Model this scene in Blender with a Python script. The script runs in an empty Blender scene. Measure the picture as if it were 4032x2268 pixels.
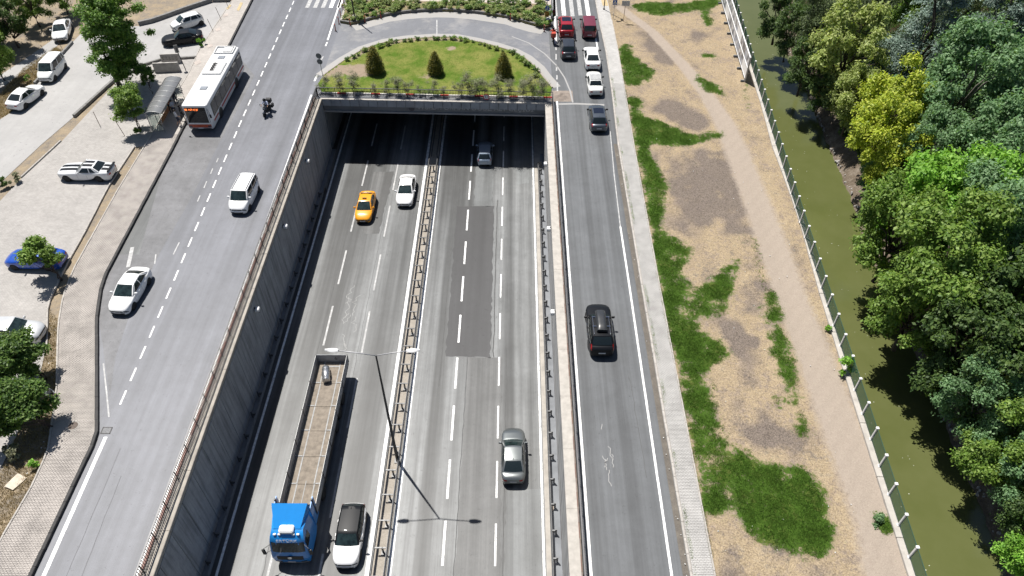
import bpy, bmesh, math, random
import numpy as np
from mathutils import Vector, Matrix, geometry
from mathutils.bvhtree import BVHTree
random.seed(7); np.random.seed(7)
S = bpy.context.scene
C = S.collection
R = math.radians

# ------------------------------------------------------------------ camera, world, sun, exposure
cam_d = bpy.data.cameras.new('camera'); cam = bpy.data.objects.new('camera', cam_d); C.objects.link(cam)
cam.location = (0, 0, 41.0)
cam.rotation_euler = (math.pi / 2 - 0.78904, 0, 0.003812)
cam_d.sensor_width = 36; cam_d.lens = 25.82609; cam_d.clip_end = 2000; cam_d.clip_start = 0.5
S.camera = cam
SUN_EL = R(65.0); SUN_DIR = Vector((-0.60, 0.80, 0)).normalized()      # towards the sun, on the ground
w = bpy.data.worlds.new('World'); S.world = w; w.use_nodes = True
nt = w.node_tree; nt.nodes.clear()
sky = nt.nodes.new('ShaderNodeTexSky'); sky.sky_type = 'NISHITA'; sky.sun_disc = False
sky.sun_elevation = SUN_EL; sky.sun_rotation = math.atan2(SUN_DIR.x, SUN_DIR.y)
bg = nt.nodes.new('ShaderNodeBackground'); bg.inputs[1].default_value = 0.05
wo = nt.nodes.new('ShaderNodeOutputWorld')
nt.links.new(sky.outputs[0], bg.inputs[0]); nt.links.new(bg.outputs[0], wo.inputs[0])
sun_d = bpy.data.lights.new('sun', 'SUN'); sun_d.energy = 5.0; sun_d.angle = R(0.53); sun_d.color = (1, .96, .90)
sun = bpy.data.objects.new('sun', sun_d); C.objects.link(sun)
to_sun = Vector((SUN_DIR.x * math.cos(SUN_EL), SUN_DIR.y * math.cos(SUN_EL), math.sin(SUN_EL)))
sun.rotation_euler = to_sun.to_track_quat('Z', 'Y').to_euler()
sun.location = (0, 0, 80)
vs = S.view_settings; vs.view_transform = 'Standard'; vs.look = 'None'; vs.gamma = 1; vs.exposure = 0.52; vs.use_curve_mapping = False
S.cycles.max_bounces = 6; S.cycles.diffuse_bounces = 3; S.cycles.glossy_bounces = 3; S.cycles.transmission_bounces = 4
S.cycles.transparent_max_bounces = 8

# ------------------------------------------------------------------ helpers
def tag(o, label=None, cat=None, group=None, kind=None):
    if label: o['label'] = label
    if cat: o['category'] = cat
    if group: o['group'] = group
    if kind: o['kind'] = kind
    return o
def empty(name, loc=(0, 0, 0), rz=0.0, label=None, cat=None, group=None, kind=None, parent=None):
    o = bpy.data.objects.new(name, None); C.objects.link(o)
    o.location = loc; o.rotation_euler = (0, 0, rz); o.empty_display_size = .2
    if parent: o.parent = parent
    return tag(o, label, cat, group, kind)
def link(name, me, parent=None, loc=None, rot=None, scale=None):
    o = bpy.data.objects.new(name, me); C.objects.link(o)
    if parent: o.parent = parent
    if loc is not None: o.location = loc
    if rot is not None: o.rotation_euler = rot
    if scale is not None: o.scale = scale if hasattr(scale, '__len__') else (scale,) * 3
    return o
def copy_tree(o, parent=None):
    c = o.copy(); C.objects.link(c); c.parent = parent
    for ch in o.children: copy_tree(ch, c)
    return c

class MB:
    """collects shapes, builds ONE mesh object"""
    def __init__(s): s.v = []; s.f = []; s.m = []; s.cur = 0
    def add(s, vs, fs):
        b = len(s.v); s.v += [tuple(v) for v in vs]
        for f in fs: s.f.append([b + i for i in f]); s.m.append(s.cur)
        return s
    def box(s, c, d, rz=0.0, rx=0.0, ry=0.0):
        hx, hy, hz = d[0] / 2, d[1] / 2, d[2] / 2
        vs = [Vector((x, y, z)) for z in (-hz, hz) for y in (-hy, hy) for x in (-hx, hx)]
        if rx or ry or rz:
            m = Matrix.Rotation(rz, 3, 'Z') @ Matrix.Rotation(ry, 3, 'Y') @ Matrix.Rotation(rx, 3, 'X')
            vs = [m @ v for v in vs]
        c = Vector(c)
        return s.add([c + v for v in vs], [(0, 2, 3, 1), (4, 5, 7, 6), (0, 1, 5, 4), (2, 6, 7, 3), (0, 4, 6, 2), (1, 3, 7, 5)])
    def rbox(s, c, d, b=.03, rz=0.0):
        """box with chamfered vertical and top edges"""
        hx, hy, hz = d[0] / 2, d[1] / 2, d[2] / 2; b = min(b, hx * .9, hy * .9, hz * .9)
        def ring(ix, z): 
            x, y = hx - ix, hy - ix
            k = max(b - ix, b * .4)
            return [(x - k, -y, z), (x, -y + k, z), (x, y - k, z), (x - k, y, z), (-x + k, y, z), (-x, y - k, z), (-x, -y + k, z), (-x + k, -y, z)]
        rs = [ring(0, -hz), ring(0, hz - b), ring(b, hz)]
        m = Matrix.Rotation(rz, 3, 'Z'); c = Vector(c)
        vs = [c + m @ Vector(p) for r in rs for p in r]
        fs = [tuple(reversed(range(8))), tuple(range(16, 24))]
        for r in range(2):
            for i in range(8):
                j = (i + 1) % 8; fs.append((r * 8 + i, r * 8 + j, r * 8 + 8 + j, r * 8 + 8 + i))
        return s.add(vs, fs)
    def tube(s, pts, rad, n=8, cap=True):
        pts = [Vector(p) for p in pts]; rads = rad if hasattr(rad, '__len__') else [rad] * len(pts)
        vs = []; fs = []
        for i, p in enumerate(pts):
            d = (pts[min(i + 1, len(pts) - 1)] - pts[max(i - 1, 0)])
            d = d.normalized() if d.length > 1e-6 else Vector((0, 0, 1))
            a = d.orthogonal() if abs(d.z) > .98 else d.cross(Vector((0, 0, 1)))
            a.normalize(); b = d.cross(a)
            for k in range(n):
                t = 2 * math.pi * k / n
                vs.append(p + (a * math.cos(t) + b * math.sin(t)) * rads[i])
        for i in range(len(pts) - 1):
            for k in range(n):
                j = (k + 1) % n; fs.append((i * n + k, i * n + j, i * n + n + j, i * n + n + k))
        if cap:
            fs.append(tuple(reversed(range(n)))); fs.append(tuple(range((len(pts) - 1) * n, len(pts) * n)))
        return s.add(vs, fs)
    def lathe(s, prof, n=20, axis='Z', c=(0, 0, 0)):
        vs = []; fs = []; c = Vector(c)
        for r, h in prof:
            for k in range(n):
                t = 2 * math.pi * k / n; a, b = r * math.cos(t), r * math.sin(t)
                vs.append(c + (Vector((a, b, h)) if axis == 'Z' else Vector((h, a, b)) if axis == 'X' else Vector((b, h, a))))
        for i in range(len(prof) - 1):
            for k in range(n):
                j = (k + 1) % n; fs.append((i * n + k, i * n + j, i * n + n + j, i * n + n + k))
        if prof[0][0] > 1e-4: fs.append(tuple(reversed(range(n))))
        if prof[-1][0] > 1e-4: fs.append(tuple(range((len(prof) - 1) * n, len(prof) * n)))
        return s.add(vs, fs)
    def grid(s, fn, nu, nv):
        vs = [fn(i / nu, j / nv) for j in range(nv + 1) for i in range(nu + 1)]
        return s.add(vs, [(j * (nu + 1) + i, j * (nu + 1) + i + 1, (j + 1) * (nu + 1) + i + 1, (j + 1) * (nu + 1) + i) for j in range(nv) for i in range(nu)])
    def prism(s, poly, z0, z1):
        n = len(poly); tris = geometry.tessellate_polygon([[Vector((p[0], p[1], 0)) for p in poly]])
        vs = [(p[0], p[1], z0) for p in poly] + [(p[0], p[1], z1) for p in poly]
        area = sum(poly[i][0] * poly[(i + 1) % n][1] - poly[(i + 1) % n][0] * poly[i][1] for i in range(n))
        fs = []
        for t in tris:
            a, b, c = (Vector(vs[i][:2]) for i in t)
            if (b - a).cross(c - a) < 0: t = (t[0], t[2], t[1])
            fs.append((t[0] + n, t[1] + n, t[2] + n)); fs.append((t[2], t[1], t[0]))
        for i in range(n):
            j = (i + 1) % n
            fs.append((i, j, n + j, n + i) if area > 0 else (j, i, n + i, n + j))
        return s.add(vs, fs)
    def sheet(s, poly, z):
        tris = geometry.tessellate_polygon([[Vector((p[0], p[1], 0)) for p in poly]]); fs = []
        for t in tris:
            a, b, c = (Vector(poly[i][:2]) for i in t)
            fs.append(t if (b - a).cross(c - a) > 0 else (t[0], t[2], t[1]))
        return s.add([(p[0], p[1], z) for p in poly], fs)
    def mesh(s, name, mats, smooth=False, sharp=None, merge=False):
        me = bpy.data.meshes.new(name); me.from_pydata(s.v, [], s.f)
        for m in (mats if isinstance(mats, (list, tuple)) else [mats]): me.materials.append(m)
        if any(s.m): me.polygons.foreach_set('material_index', s.m)
        if merge:
            bm = bmesh.new(); bm.from_mesh(me); bmesh.ops.remove_doubles(bm, verts=bm.verts, dist=1e-4)
            bmesh.ops.recalc_face_normals(bm, faces=bm.faces); bm.to_mesh(me); bm.free()
        if smooth:
            me.polygons.foreach_set('use_smooth', [True] * len(me.polygons))
            if sharp: me.set_sharp_from_angle(angle=R(sharp))
        me.update(); return me
    def build(s, name, mats, parent=None, smooth=False, sharp=None, merge=False, **kw):
        return link(name, s.mesh(name, mats, smooth, sharp, merge), parent, **kw)

def poly_at(pts, d):
    """point and direction at arc length d along a polyline"""
    for a, b in zip(pts[:-1], pts[1:]):
        a, b = Vector(a), Vector(b); l = (b - a).length
        if d <= l or b == Vector(pts[-1]): return a + (b - a) * (d / l), (b - a).normalized()
        d -= l
def plen(pts): return sum((Vector(b) - Vector(a)).length for a, b in zip(pts[:-1], pts[1:]))
def offset(pts, d):
    """offset polyline to its right by d"""
    out = []
    for i in range(len(pts)):
        a, b = Vector(pts[max(i - 1, 0)]), Vector(pts[min(i + 1, len(pts) - 1)])
        t = (b - a).normalized(); p = Vector(pts[i]); out.append((p.x + t.y * d, p.y - t.x * d))
    return out

# ------------------------------------------------------------------ materials
def nmat(name):
    m = bpy.data.materials.new(name); m.use_nodes = True; t = m.node_tree
    return m, t, t.nodes['Principled BSDF']
def node(t, typ, **kw):
    n = t.nodes.new(typ)
    for k, v in kw.items():
        if k.startswith('i_'): n.inputs[int(k[2:]) if k[2:].isdigit() else k[2:]].default_value = v
        else: setattr(n, k, v)
    return n
def noise(t, scale, detail=3.0, rough=.6, vec=None, sc=None, coord='Object'):
    n = node(t, 'ShaderNodeTexNoise'); n.inputs['Scale'].default_value = scale; n.inputs['Detail'].default_value = detail; n.inputs['Roughness'].default_value = rough
    if vec is None:
        tc = node(t, 'ShaderNodeNewGeometry'); vec = tc.outputs['Position']
    if sc:
        mp = node(t, 'ShaderNodeMapping'); mp.inputs['Scale'].default_value = sc; t.links.new(vec, mp.inputs[0]); vec = mp.outputs[0]
    t.links.new(vec, n.inputs['Vector']); return n.outputs['Fac']
def ramp(t, fac, stops, interp='LINEAR'):
    r = node(t, 'ShaderNodeValToRGB'); r.color_ramp.interpolation = interp; e = r.color_ramp.elements
    while len(e) < len(stops): e.new(.5)
    for i, (p, c) in enumerate(stops):
        e[i].position = p; e[i].color = (c, c, c, 1) if not hasattr(c, '__len__') else (*c, 1)
    t.links.new(fac, r.inputs[0]); return r.outputs[0]
def mix(t, fac, a, b, mode='MIX'):
    m = node(t, 'ShaderNodeMix', data_type='RGBA', blend_type=mode)
    for s, v in ((m.inputs[0], fac), (m.inputs[6], a), (m.inputs[7], b)):
        if hasattr(v, 'is_linked'): t.links.new(v, s)
        elif hasattr(v, '__len__'): s.default_value = (*v, 1) if len(v) == 3 else v
        else: s.default_value = v
    return m.outputs[2]
def bump(t, p, h, strength=.3, dist=.02):
    b = node(t, 'ShaderNodeBump'); b.inputs['Strength'].default_value = strength; b.inputs['Distance'].default_value = dist
    t.links.new(h, b.inputs['Height']); t.links.new(b.outputs[0], p.inputs['Normal'])
MATS = {}
def M(name, col, rough=.7, metal=0.0, var=.12, scale=1.5, spec=.5, bmp=0.0, bscale=40, coat=0.0, emis=None):
    """plain material with blotchy tone variation and optional fine relief"""
    if name in MATS: return MATS[name]
    m, t, p = nmat(name); MATS[name] = m
    if var:
        a = noise(t, scale, 5, .65)
        f = ramp(t, a, [(.25, 1 - var * 1.6), (.55, 1.0), (.8, 1 + var)])
        t.links.new(mix(t, 1.0, (*col, 1), f, 'MULTIPLY'), p.inputs['Base Color'])
    else: p.inputs['Base Color'].default_value = (*col, 1)
    p.inputs['Roughness'].default_value = rough; p.inputs['Metallic'].default_value = metal
    p.inputs['Specular IOR Level'].default_value = spec; p.inputs['Coat Weight'].default_value = coat; p.inputs['Coat Roughness'].default_value = .05
    if bmp: bump(t, p, noise(t, bscale, 3), bmp)
    if emis: p.inputs['Emission Color'].default_value = (*col, 1); p.inputs['Emission Strength'].default_value = emis
    return m
def asphalt(name, base, streak=.25, blot=.18, speck=.3, xscale=1.1, dust=None, drip=.55, dth=.60, rough=.62):
    m, t, p = nmat(name); MATS[name] = m
    tc = node(t, 'ShaderNodeTexCoord'); v = tc.outputs['Object']
    st = noise(t, 1.0, 2, .5, v, (xscale, .012, 1))
    st2 = noise(t, 1.0, 4, .7, v, (xscale * 4, .05, 1))
    bl = noise(t, .22, 5, .65, v)
    mid = noise(t, 1.6, 5, .7, v)
    sp = noise(t, 38, 2, .6, v)
    c = mix(t, 1.0, (*base, 1), ramp(t, st, [(.38, 1 - streak), (.5, 1.0), (.62, 1 + streak * .8)]), 'MULTIPLY')
    c = mix(t, 1.0, c, ramp(t, st2, [(.36, 1 - streak * .5), (.64, 1 + streak * .4)]), 'MULTIPLY')
    c = mix(t, 1.0, c, ramp(t, bl, [(.3, 1 - blot), (.7, 1 + blot)]), 'MULTIPLY')
    c = mix(t, 1.0, c, ramp(t, mid, [(.3, 1 - blot * .5), (.7, 1 + blot * .5)]), 'MULTIPLY')
    c = mix(t, 1.0, c, ramp(t, sp, [(.3, 1 - speck), (.72, 1 + speck)]), 'MULTIPLY')
    # small dark oil drips
    dr = noise(t, 2.3, 1, .4, v); dr2 = noise(t, 9.0, 1, .5, v)
    k = node(t, 'ShaderNodeMath', operation='MULTIPLY'); t.links.new(ramp(t, dr, [(dth, 0), (dth + .08, 1)]), k.inputs[0]); t.links.new(ramp(t, dr2, [(.58, 0), (.68, 1)]), k.inputs[1])
    k2 = node(t, 'ShaderNodeMath', operation='MULTIPLY'); t.links.new(k.outputs[0], k2.inputs[0]); k2.inputs[1].default_value = drip
    c = mix(t, k2.outputs[0], c, tuple(x * .35 for x in base))
    if dust:
        d = noise(t, .35, 5, .7, v); c = mix(t, ramp(t, d, [(.5, 0), (.75, .6)]), c, dust)
    t.links.new(c, p.inputs['Base Color']); p.inputs['Roughness'].default_value = rough; p.inputs['Specular IOR Level'].default_value = .5
    bump(t, p, sp, .25, .01)
    return m
def paint(name, col, wear=.45, rough=.6):
    """road paint with worn speckles (holes show grey)"""
    m, t, p = nmat(name); MATS[name] = m
    a = noise(t, 3.0, 5, .75); b = noise(t, 30, 3, .7)
    f = ramp(t, mix(t, .5, a, b), [(.38 + wear * .10, 0.0), (.46 + wear * .12, 1.0)])
    t.links.new(mix(t, f, (.30, .30, .30), col), p.inputs['Base Color']); p.inputs['Roughness'].default_value = rough
    return m
def paving(name, base, bw, bh, rz=0.0, var=.18, joint=.55):
    """small block paving seen from afar: brick pattern gives tone, stains on top"""
    m, t, p = nmat(name); MATS[name] = m
    tc = node(t, 'ShaderNodeTexCoord'); mp = node(t, 'ShaderNodeMapping'); mp.inputs['Rotation'].default_value = (0, 0, rz)
    t.links.new(tc.outputs['Object'], mp.inputs[0]); v = mp.outputs[0]
    br = node(t, 'ShaderNodeTexBrick'); t.links.new(v, br.inputs['Vector'])
    br.inputs['Scale'].default_value = 1; br.inputs['Brick Width'].default_value = bw; br.inputs['Row Height'].default_value = bh
    br.inputs['Mortar Size'].default_value = .006; br.inputs['Color1'].default_value = (*[c * (1 - var * .5) for c in base], 1); br.inputs['Color2'].default_value = (*[c * (1 + var * .5) for c in base], 1)
    br.inputs['Mortar'].default_value = (*[c * joint for c in base], 1)
    bl = noise(t, .35, 6, .7, tc.outputs['Object']); b2 = noise(t, 2.2, 5, .7, tc.outputs['Object'])
    c = mix(t, 1.0, br.outputs[0], ramp(t, bl, [(.3, .86), (.7, 1.12)]), 'MULTIPLY')
    c = mix(t, 1.0, c, ramp(t, b2, [(.25, .85), (.7, 1.08)]), 'MULTIPLY')
    t.links.new(c, p.inputs['Base Color']); p.inputs['Roughness'].default_value = .88
    bump(t, p, br.outputs['Fac'], -.3, .01)
    return m
def soil(name, cols, scale=.6, fine=14.0, bmp=.5):
    """soil / dry grass: several tones mixed by nested noise"""
    m, t, p = nmat(name); MATS[name] = m
    a = noise(t, scale, 8, .72); b = noise(t, fine, 4, .75); g = noise(t, scale * 6, 6, .75)
    n = len(cols)
    c = ramp(t, mix(t, .35, a, g), [(.32 + .36 * i / (n - 1), cols[i]) for i in range(n)])
    c = mix(t, 1.0, c, ramp(t, b, [(.25, .62), (.55, 1.0), (.8, 1.35)]), 'MULTIPLY')
    t.links.new(c, p.inputs['Base Color']); p.inputs['Roughness'].default_value = .95; p.inputs['Specular IOR Level'].default_value = .15
    bump(t, p, b, bmp, .03)
    return m
def leafmat(name, c1, c2, c3, trans=.35, rough=.55):
    """leaves: a tone per leaf, clump tone from noise, some light through"""
    m, t, p = nmat(name); MATS[name] = m
    g = node(t, 'ShaderNodeNewGeometry')
    col = ramp(t, g.outputs['Random Per Island'], [(.0, c1), (.5, c2), (1.0, c3)])
    col = mix(t, 1.0, col, ramp(t, noise(t, .9, 3, .6), [(.3, .78), (.7, 1.2)]), 'MULTIPLY')
    t.links.new(col, p.inputs['Base Color']); p.inputs['Roughness'].default_value = rough; p.inputs['Specular IOR Level'].default_value = .35
    tr = node(t, 'ShaderNodeBsdfTranslucent'); t.links.new(mix(t, 1.0, col, (1.25, 1.3, .6, 1), 'MULTIPLY'), tr.inputs[0])
    ms = node(t, 'ShaderNodeMixShader'); ms.inputs[0].default_value = trans
    out = t.nodes['Material Output']; t.links.new(p.outputs[0], ms.inputs[1]); t.links.new(tr.outputs[0], ms.inputs[2]); t.links.new(ms.outputs[0], out.inputs[0])
    return m
def carpaint(name, col, metal=.0, rough=.28):
    if name in MATS: return MATS[name]
    m, t, p = nmat(name); MATS[name] = m
    d = noise(t, 2.5, 4, .7)
    t.links.new(mix(t, 1.0, (*col, 1), ramp(t, d, [(.3, .93), (.7, 1.03)]), 'MULTIPLY'), p.inputs['Base Color'])
    if max(col) < .05: rough = .42
    p.inputs['Specular IOR Level'].default_value = .5 if max(col) > .05 else .12
    p.inputs['Roughness'].default_value = rough; p.inputs['Metallic'].default_value = metal; p.inputs['Coat Weight'].default_value = .8 if max(col) > .05 else .3; p.inputs['Coat Roughness'].default_value = .06
    return m

GLASS = M('tinted_glass', (.012, .018, .02), .06, var=0, spec=.6)
GLASS_T = M('windscreen_glass', (.02, .034, .034), .05, var=.5, scale=2.5, spec=.7)
BLACK = M('black_plastic', (.012, .012, .013), .55, var=.1)
RUBBER = M('rubber', (.015, .015, .016), .8, var=.2, scale=6)
ALLOY = M('alloy', (.42, .43, .45), .35, .7, var=.1)
CHROME = M('chrome', (.7, .7, .72), .15, 1.0, var=0)
GALV = M('galvanised_steel', (.13, .132, .135), .5, .4, var=.22, scale=3)
STEELD = M('dark_steel', (.035, .034, .036), .5, .3, var=.25, scale=4)
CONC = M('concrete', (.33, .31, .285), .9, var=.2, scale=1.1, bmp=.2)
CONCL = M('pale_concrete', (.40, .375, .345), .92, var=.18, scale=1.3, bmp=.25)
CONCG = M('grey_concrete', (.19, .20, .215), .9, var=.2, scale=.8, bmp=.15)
RED_L = M('red_lamp', (.35, .012, .012), .2, var=0)
LAMP_W = M('headlamp_glass', (.12, .13, .145), .1, .3, var=.5, scale=9)
PLATE = M('plate_white', (.6, .6, .6), .4, var=.1, scale=20)
WHITE_P = M('white_metal_paint', (.72, .72, .72), .4, var=.06)
WHITE_LINE = paint('white_road_paint', (.80, .80, .79), .35)
FADED_LINE = paint('faded_road_paint', (.55, .55, .54), 1.05)

# ================================================================== SETTING
ZU = -6.5                       # underpass road level
XL, XR = -20.37, 3.25           # inner faces of the retaining walls
Y0, Y1 = -30.0, 150.0
def YF(x): return 68.70 - .0359 * (x + 20.4)      # front edge of the portal (slightly skewed)
def struct(name, mb, mats, **kw): return tag(mb.build(name, mats, **kw), kind='structure')

A_LEFT = asphalt('asphalt_left', (.118, .123, .140), .18, .14, .30, .6, None, .55, .60, .54)
A_LOOP = asphalt('asphalt_loop', (.140, .145, .160), .03, .12, .2, .5, dust=(.33, .315, .295))
A_RIGHT = asphalt('asphalt_right', (.090, .095, .101), .24, .15, .32, .9, None, .55, .60, .64)
A_UNDER = asphalt('asphalt_underpass', (.112, .116, .117), .58, .2, .40, .62, None, .55, .60, .52)
A_PATCH = asphalt('asphalt_patch_dark', (.046, .046, .048), .18, .1, .25, .5)
A_PATCH2 = asphalt('asphalt_patch_mid', (.082, .083, .083), .38, .2, .36, .8, None, .55, .6, .54)
A_PATCH3 = asphalt('asphalt_patch_pale', (.135, .142, .144), .4, .18, .36, .6, None, .55, .6, .52)
A_STREET = asphalt('street_concrete', (.300, .294, .288), .04, .10, .15, .5)
SOIL = soil('dry_soil', [(.14, .12, .10), (.22, .19, .155), (.30, .24, .165), (.34, .29, .22)])
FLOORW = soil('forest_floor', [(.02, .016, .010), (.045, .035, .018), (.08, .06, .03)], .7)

EDGE_KERB = [(-27.14, 17.63), (-27.14, 26.65), (-27.29, 27.29), (-31.36, 37.39), (-32.30, 40.60), (-32.52, 42.13), (-32.96, 60.41), (-33.06, 61.92), (-33.22, 80.50), (-33.63, 92.24)]
EDGE_KERB = [(-27.14, Y0)] + EDGE_KERB + [(-34.0, Y1)]
EDGING = [(-30.07, 19.67), (-29.86, 23.08), (-29.99, 25.71), (-31.67, 30.79), (-33.22, 34.44), (-34.21, 36.89), (-35.08, 39.72), (-35.52, 42.81), (-35.70, 47.47), (-35.90, 52.85), (-35.94, 60.06), (-36.07, 74.03), (-36.55, 79.23), (-36.47, 83.99), (-36.33, 92.23)]
EDGING = [(EDGING[0][0] + .1, Y0)] + EDGING + [(-38.2, Y1)]
PARK_EDGE = [(-32.33, 22.26), (-32.52, 25.91), (-32.87, 30.01), (-34.03, 34.44), (-35.88, 38.74), (-36.37, 43.27), (-36.55, 47.46), (-37.02, 53.43), (-36.95, 59.85)]
KERB_R = [(9.99, Y0)] + [(9.99, 17.77), (10.01, 40.76), (10.06, 60.57), (10.36, 70.24), (10.49, 79.22), (10.31, 87.34)] + [(10.4, Y1)]
WALK_R = [(11.45, Y0)] + [(11.45, 17.77), (11.49, 27.38), (11.51, 40.77), (11.69, 60.58), (11.86, 69.60), (12.01, 79.70), (12.00, 87.13)] + [(12.0, Y1)]
CANAL_L = [(20.6, Y0)] + [(22.35, 17.81), (22.95, 27.42), (23.86, 40.82), (24.53, 47.70), (24.85, 53.49), (25.03, 60.09), (25.67, 66.75), (26.19, 75.15)] + [(28.1, 100), (33.0, Y1)]
BANK = [(27.6, Y0), (29.5, 17)] + [(29.84, 22.75), (29.97, 26.1), (30.28, 30.7), (30.41, 34.5), (30.5, 37.9), (31.04, 48.9), (31.73, 54.8), (32.2, 64.2), (33.0, 73.6), (32.6, 79.6), (34.0, 88.5), (37, 102), (43, Y1)]

# ---- terrain: dry soil sheets round everything
g = MB(); g.sheet([(-320, -120), (-21.3, -120), (-21.3, 420), (-320, 420)], -.06); g.sheet([(-21.3, 69.4), (3.9, 68.5), (3.9, 420), (-21.3, 420)], -.06)
g.sheet([(3.9, -120)] + [(x + .1, y) for x, y in CANAL_L[::1]] + [(33, 420), (3.9, 420)], -.06)
struct('terrain', g, SOIL)
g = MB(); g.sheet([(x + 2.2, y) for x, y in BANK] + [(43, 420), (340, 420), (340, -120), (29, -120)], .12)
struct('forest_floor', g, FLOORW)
# ---- roads
g = MB(); g.sheet(EDGE_KERB + [(-21.2, Y1), (-21.2, Y0)], 0); struct('road_left', g, A_LEFT)
g = MB(); g.sheet([(-21.2, YF(-21.2) + .35), (4.1, YF(4.1) + .35), (4.1, Y1), (-21.2, Y1)], 0); struct('road_loop', g, A_LOOP)
g = MB(); g.sheet([(4.1, Y0)] + KERB_R + [(4.1, Y1)], 0); struct('road_right', g, A_RIGHT)
g = MB(); g.sheet([(XL - .3, Y0), (XR + .3, Y0), (XR + .3, 125), (XL - .3, 125)], ZU); struct('underpass_road', g, A_UNDER)
STREET = [(-53.71, 58.14), (-52.41, 64.73), (-51.93, 66.08), (-52.17, 71.66), (-52.10, 79.17), (-52.10, 81.11), (-51.97, 84.76), (-48.12, 85.41), (-45.74, 85.52), (-44.13, 86.49), (-41.63, 89.35), (-38.72, 92.22)]
KERB_STREET = [(-36.32, 77.72), (-40.22, 77.15), (-42.65, 75.15), (-43.80, 72.71), (-45.15, 65.20)]
STRIP_L = [(-45.15, 65.13), (-46.16, 60.36), (-47.07, 54.71), (-47.87, 49.27)]
STRIP_R = [(-43.41, 71.69), (-44.42, 60.84), (-45.51, 54.90), (-45.85, 51.49), (-46.28, 46.91)]
ed_up = [p for p in EDGING if 74 < p[1] < 93]
g = MB(); g.sheet(STREET + ed_up[::-1] + KERB_STREET[:-1] + STRIP_L, -.03); struct('side_street', g, A_STREET)
ed_mid = [p for p in EDGING if 60 < p[1] < 78]
g = MB(); g.sheet(PARK_EDGE + ed_mid + KERB_STREET[:4] + STRIP_R + [(-75, 15)], -.02)
struct('parking_lot', g, paving('block_paving_parking', (.345, .328, .310), .22, .11, R(0), .14, .6))
struct('footpath', MB().sheet([(-57.44, 69.74), (-56.85, 73.69), (-55.82, 77.10), (-54.69, 82.19), (-54.59, 85.80), (-53.50, 84.97), (-53.54, 80.13), (-54.01, 77.10), (-55.42, 70.81), (-56.01, 66.98)], -.035), A_STREET)
# ---- asphalt repairs in the underpass
for i, (poly, m) in enumerate([([(-5.86, 58.9), (-2.05, 58.95), (-1.95, 39.0), (-5.72, 39.1)], A_PATCH), ([(-4.15, 65.9), (-2.3, 65.9), (-2.25, 58.96), (-4.15, 58.94)], A_PATCH3),
        ([(-3.8, 38.98), (-.95, 38.98), (-.85, 14), (-3.9, 14)], A_PATCH2), ([(-.5, 26.9), (1.9, 26.9), (1.9, 14), (-.75, 14)], A_PATCH3),
        ([(-15.2, 64.8), (-13.0, 64.8), (-13.3, 54.6), (-15.0, 54.6)], A_PATCH2), ([(.2, 65.2), (1.7, 65.2), (1.6, 62.8), (.3, 62.7)], A_PATCH3)]):
    rag = []
    for a_, b_ in zip(poly, poly[1:] + poly[:1]):
        L_ = math.hypot(b_[0] - a_[0], b_[1] - a_[1]); n_ = max(2, int(L_ / .5))
        rag += [(a_[0] + (b_[0] - a_[0]) * k_ / n_ + random.gauss(0, .05), a_[1] + (b_[1] - a_[1]) * k_ / n_ + random.gauss(0, .05)) for k_ in range(n_)]
    struct('asphalt_repair', MB().sheet(rag, ZU + .004), m)
struct('asphalt_repair', MB().sheet([(-36.02, 56.60), (-32.93, 56.30), (-30.89, 44.48), (-32.53, 44.48)], .004), A_PATCH3)
bay_in = [(-27.67, 30.03), (-28.64, 33.53), (-29.23, 38.22), (-29.25, 44.49), (-28.92, 51.84), (-28.88, 59.75), (-28.72, 65.56), (-28.70, 73.62)]
struct('lay_by', MB().sheet([q_ for q_ in EDGE_KERB if 28 < q_[1] < 82] + [q_ for q_ in bay_in[::-1]], .003), asphalt('asphalt_bay', (.118, .119, .126), .10, .3, .36, .5, None, .75, .54))
# ---- road markings (thin sheets)
def line(mb, pts, wd, z):
    a, b = offset(pts, -wd / 2), offset(pts, wd / 2); n = len(pts)
    mb.add([(x, y, z) for x, y in a] + [(x, y, z) for x, y in b], [(n + i, n + i + 1, i + 1, i) for i in range(n - 1)])
def marking(name, segs, wd, z, m):
    mb = MB()
    for s in segs: line(mb, s, wd, z)
    return struct(name, mb, m)
zl = ZU + .008
marking('road_marking', [[(-19.48, Y0), (-19.48, 110)]], .18, zl, WHITE_LINE)
marking('road_marking', [[(-9.60, Y0), (-9.66, 110)]], .26, zl, WHITE_LINE)
marking('road_marking', [[(-8.10, Y0), (-8.18, 110)]], .24, zl, WHITE_LINE)
marking('road_marking', [[(2.04, Y0), (2.04, 110)]], .16, zl, WHITE_LINE)
def dashes(x0, x1, ystart, ln, period, ya, yb): 
    out = []; y = ystart
    while y > ya: y -= period
    while y < yb:
        t = (y - ya) / (yb - ya); x = x0 + (x1 - x0) * t; out.append([(x, y - ln), (x + (x1 - x0) * ln / (yb - ya) * 0, y)]); y += period
    return out
for d in dashes(-16.12, -16.08, 52.19, 4.6, 7.35, 14, 100): marking('lane_dash', [d], .16, zl, FADED_LINE)
for d in dashes(-12.75, -12.72, 51.6, 4.8, 7.4, 14, 100): marking('lane_dash', [d], .15, zl, FADED_LINE)
for d in dashes(-4.70, -4.68, 43.81, 3.2, 4.85, 14, 100): marking('lane_dash', [d], .17, zl, WHITE_LINE)
for d in dashes(-1.20, -1.22, 44.0, 3.0, 4.95, 14, 100): marking('lane_dash', [d], .13, zl, WHITE_LINE)
DASH = [(-28.36, 91.82), (-28.15, 81.70), (-27.92, 72.77), (-27.74, 64.18), (-27.50, 55.99), (-27.30, 50.15), (-27.04, 42.24), (-26.88, 36.20), (-26.76, 30.38), (-26.72, 28.37)]
DASH = [(-28.6, 105)] + DASH
n_d = 0; tot = plen(DASH); d = .4
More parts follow.
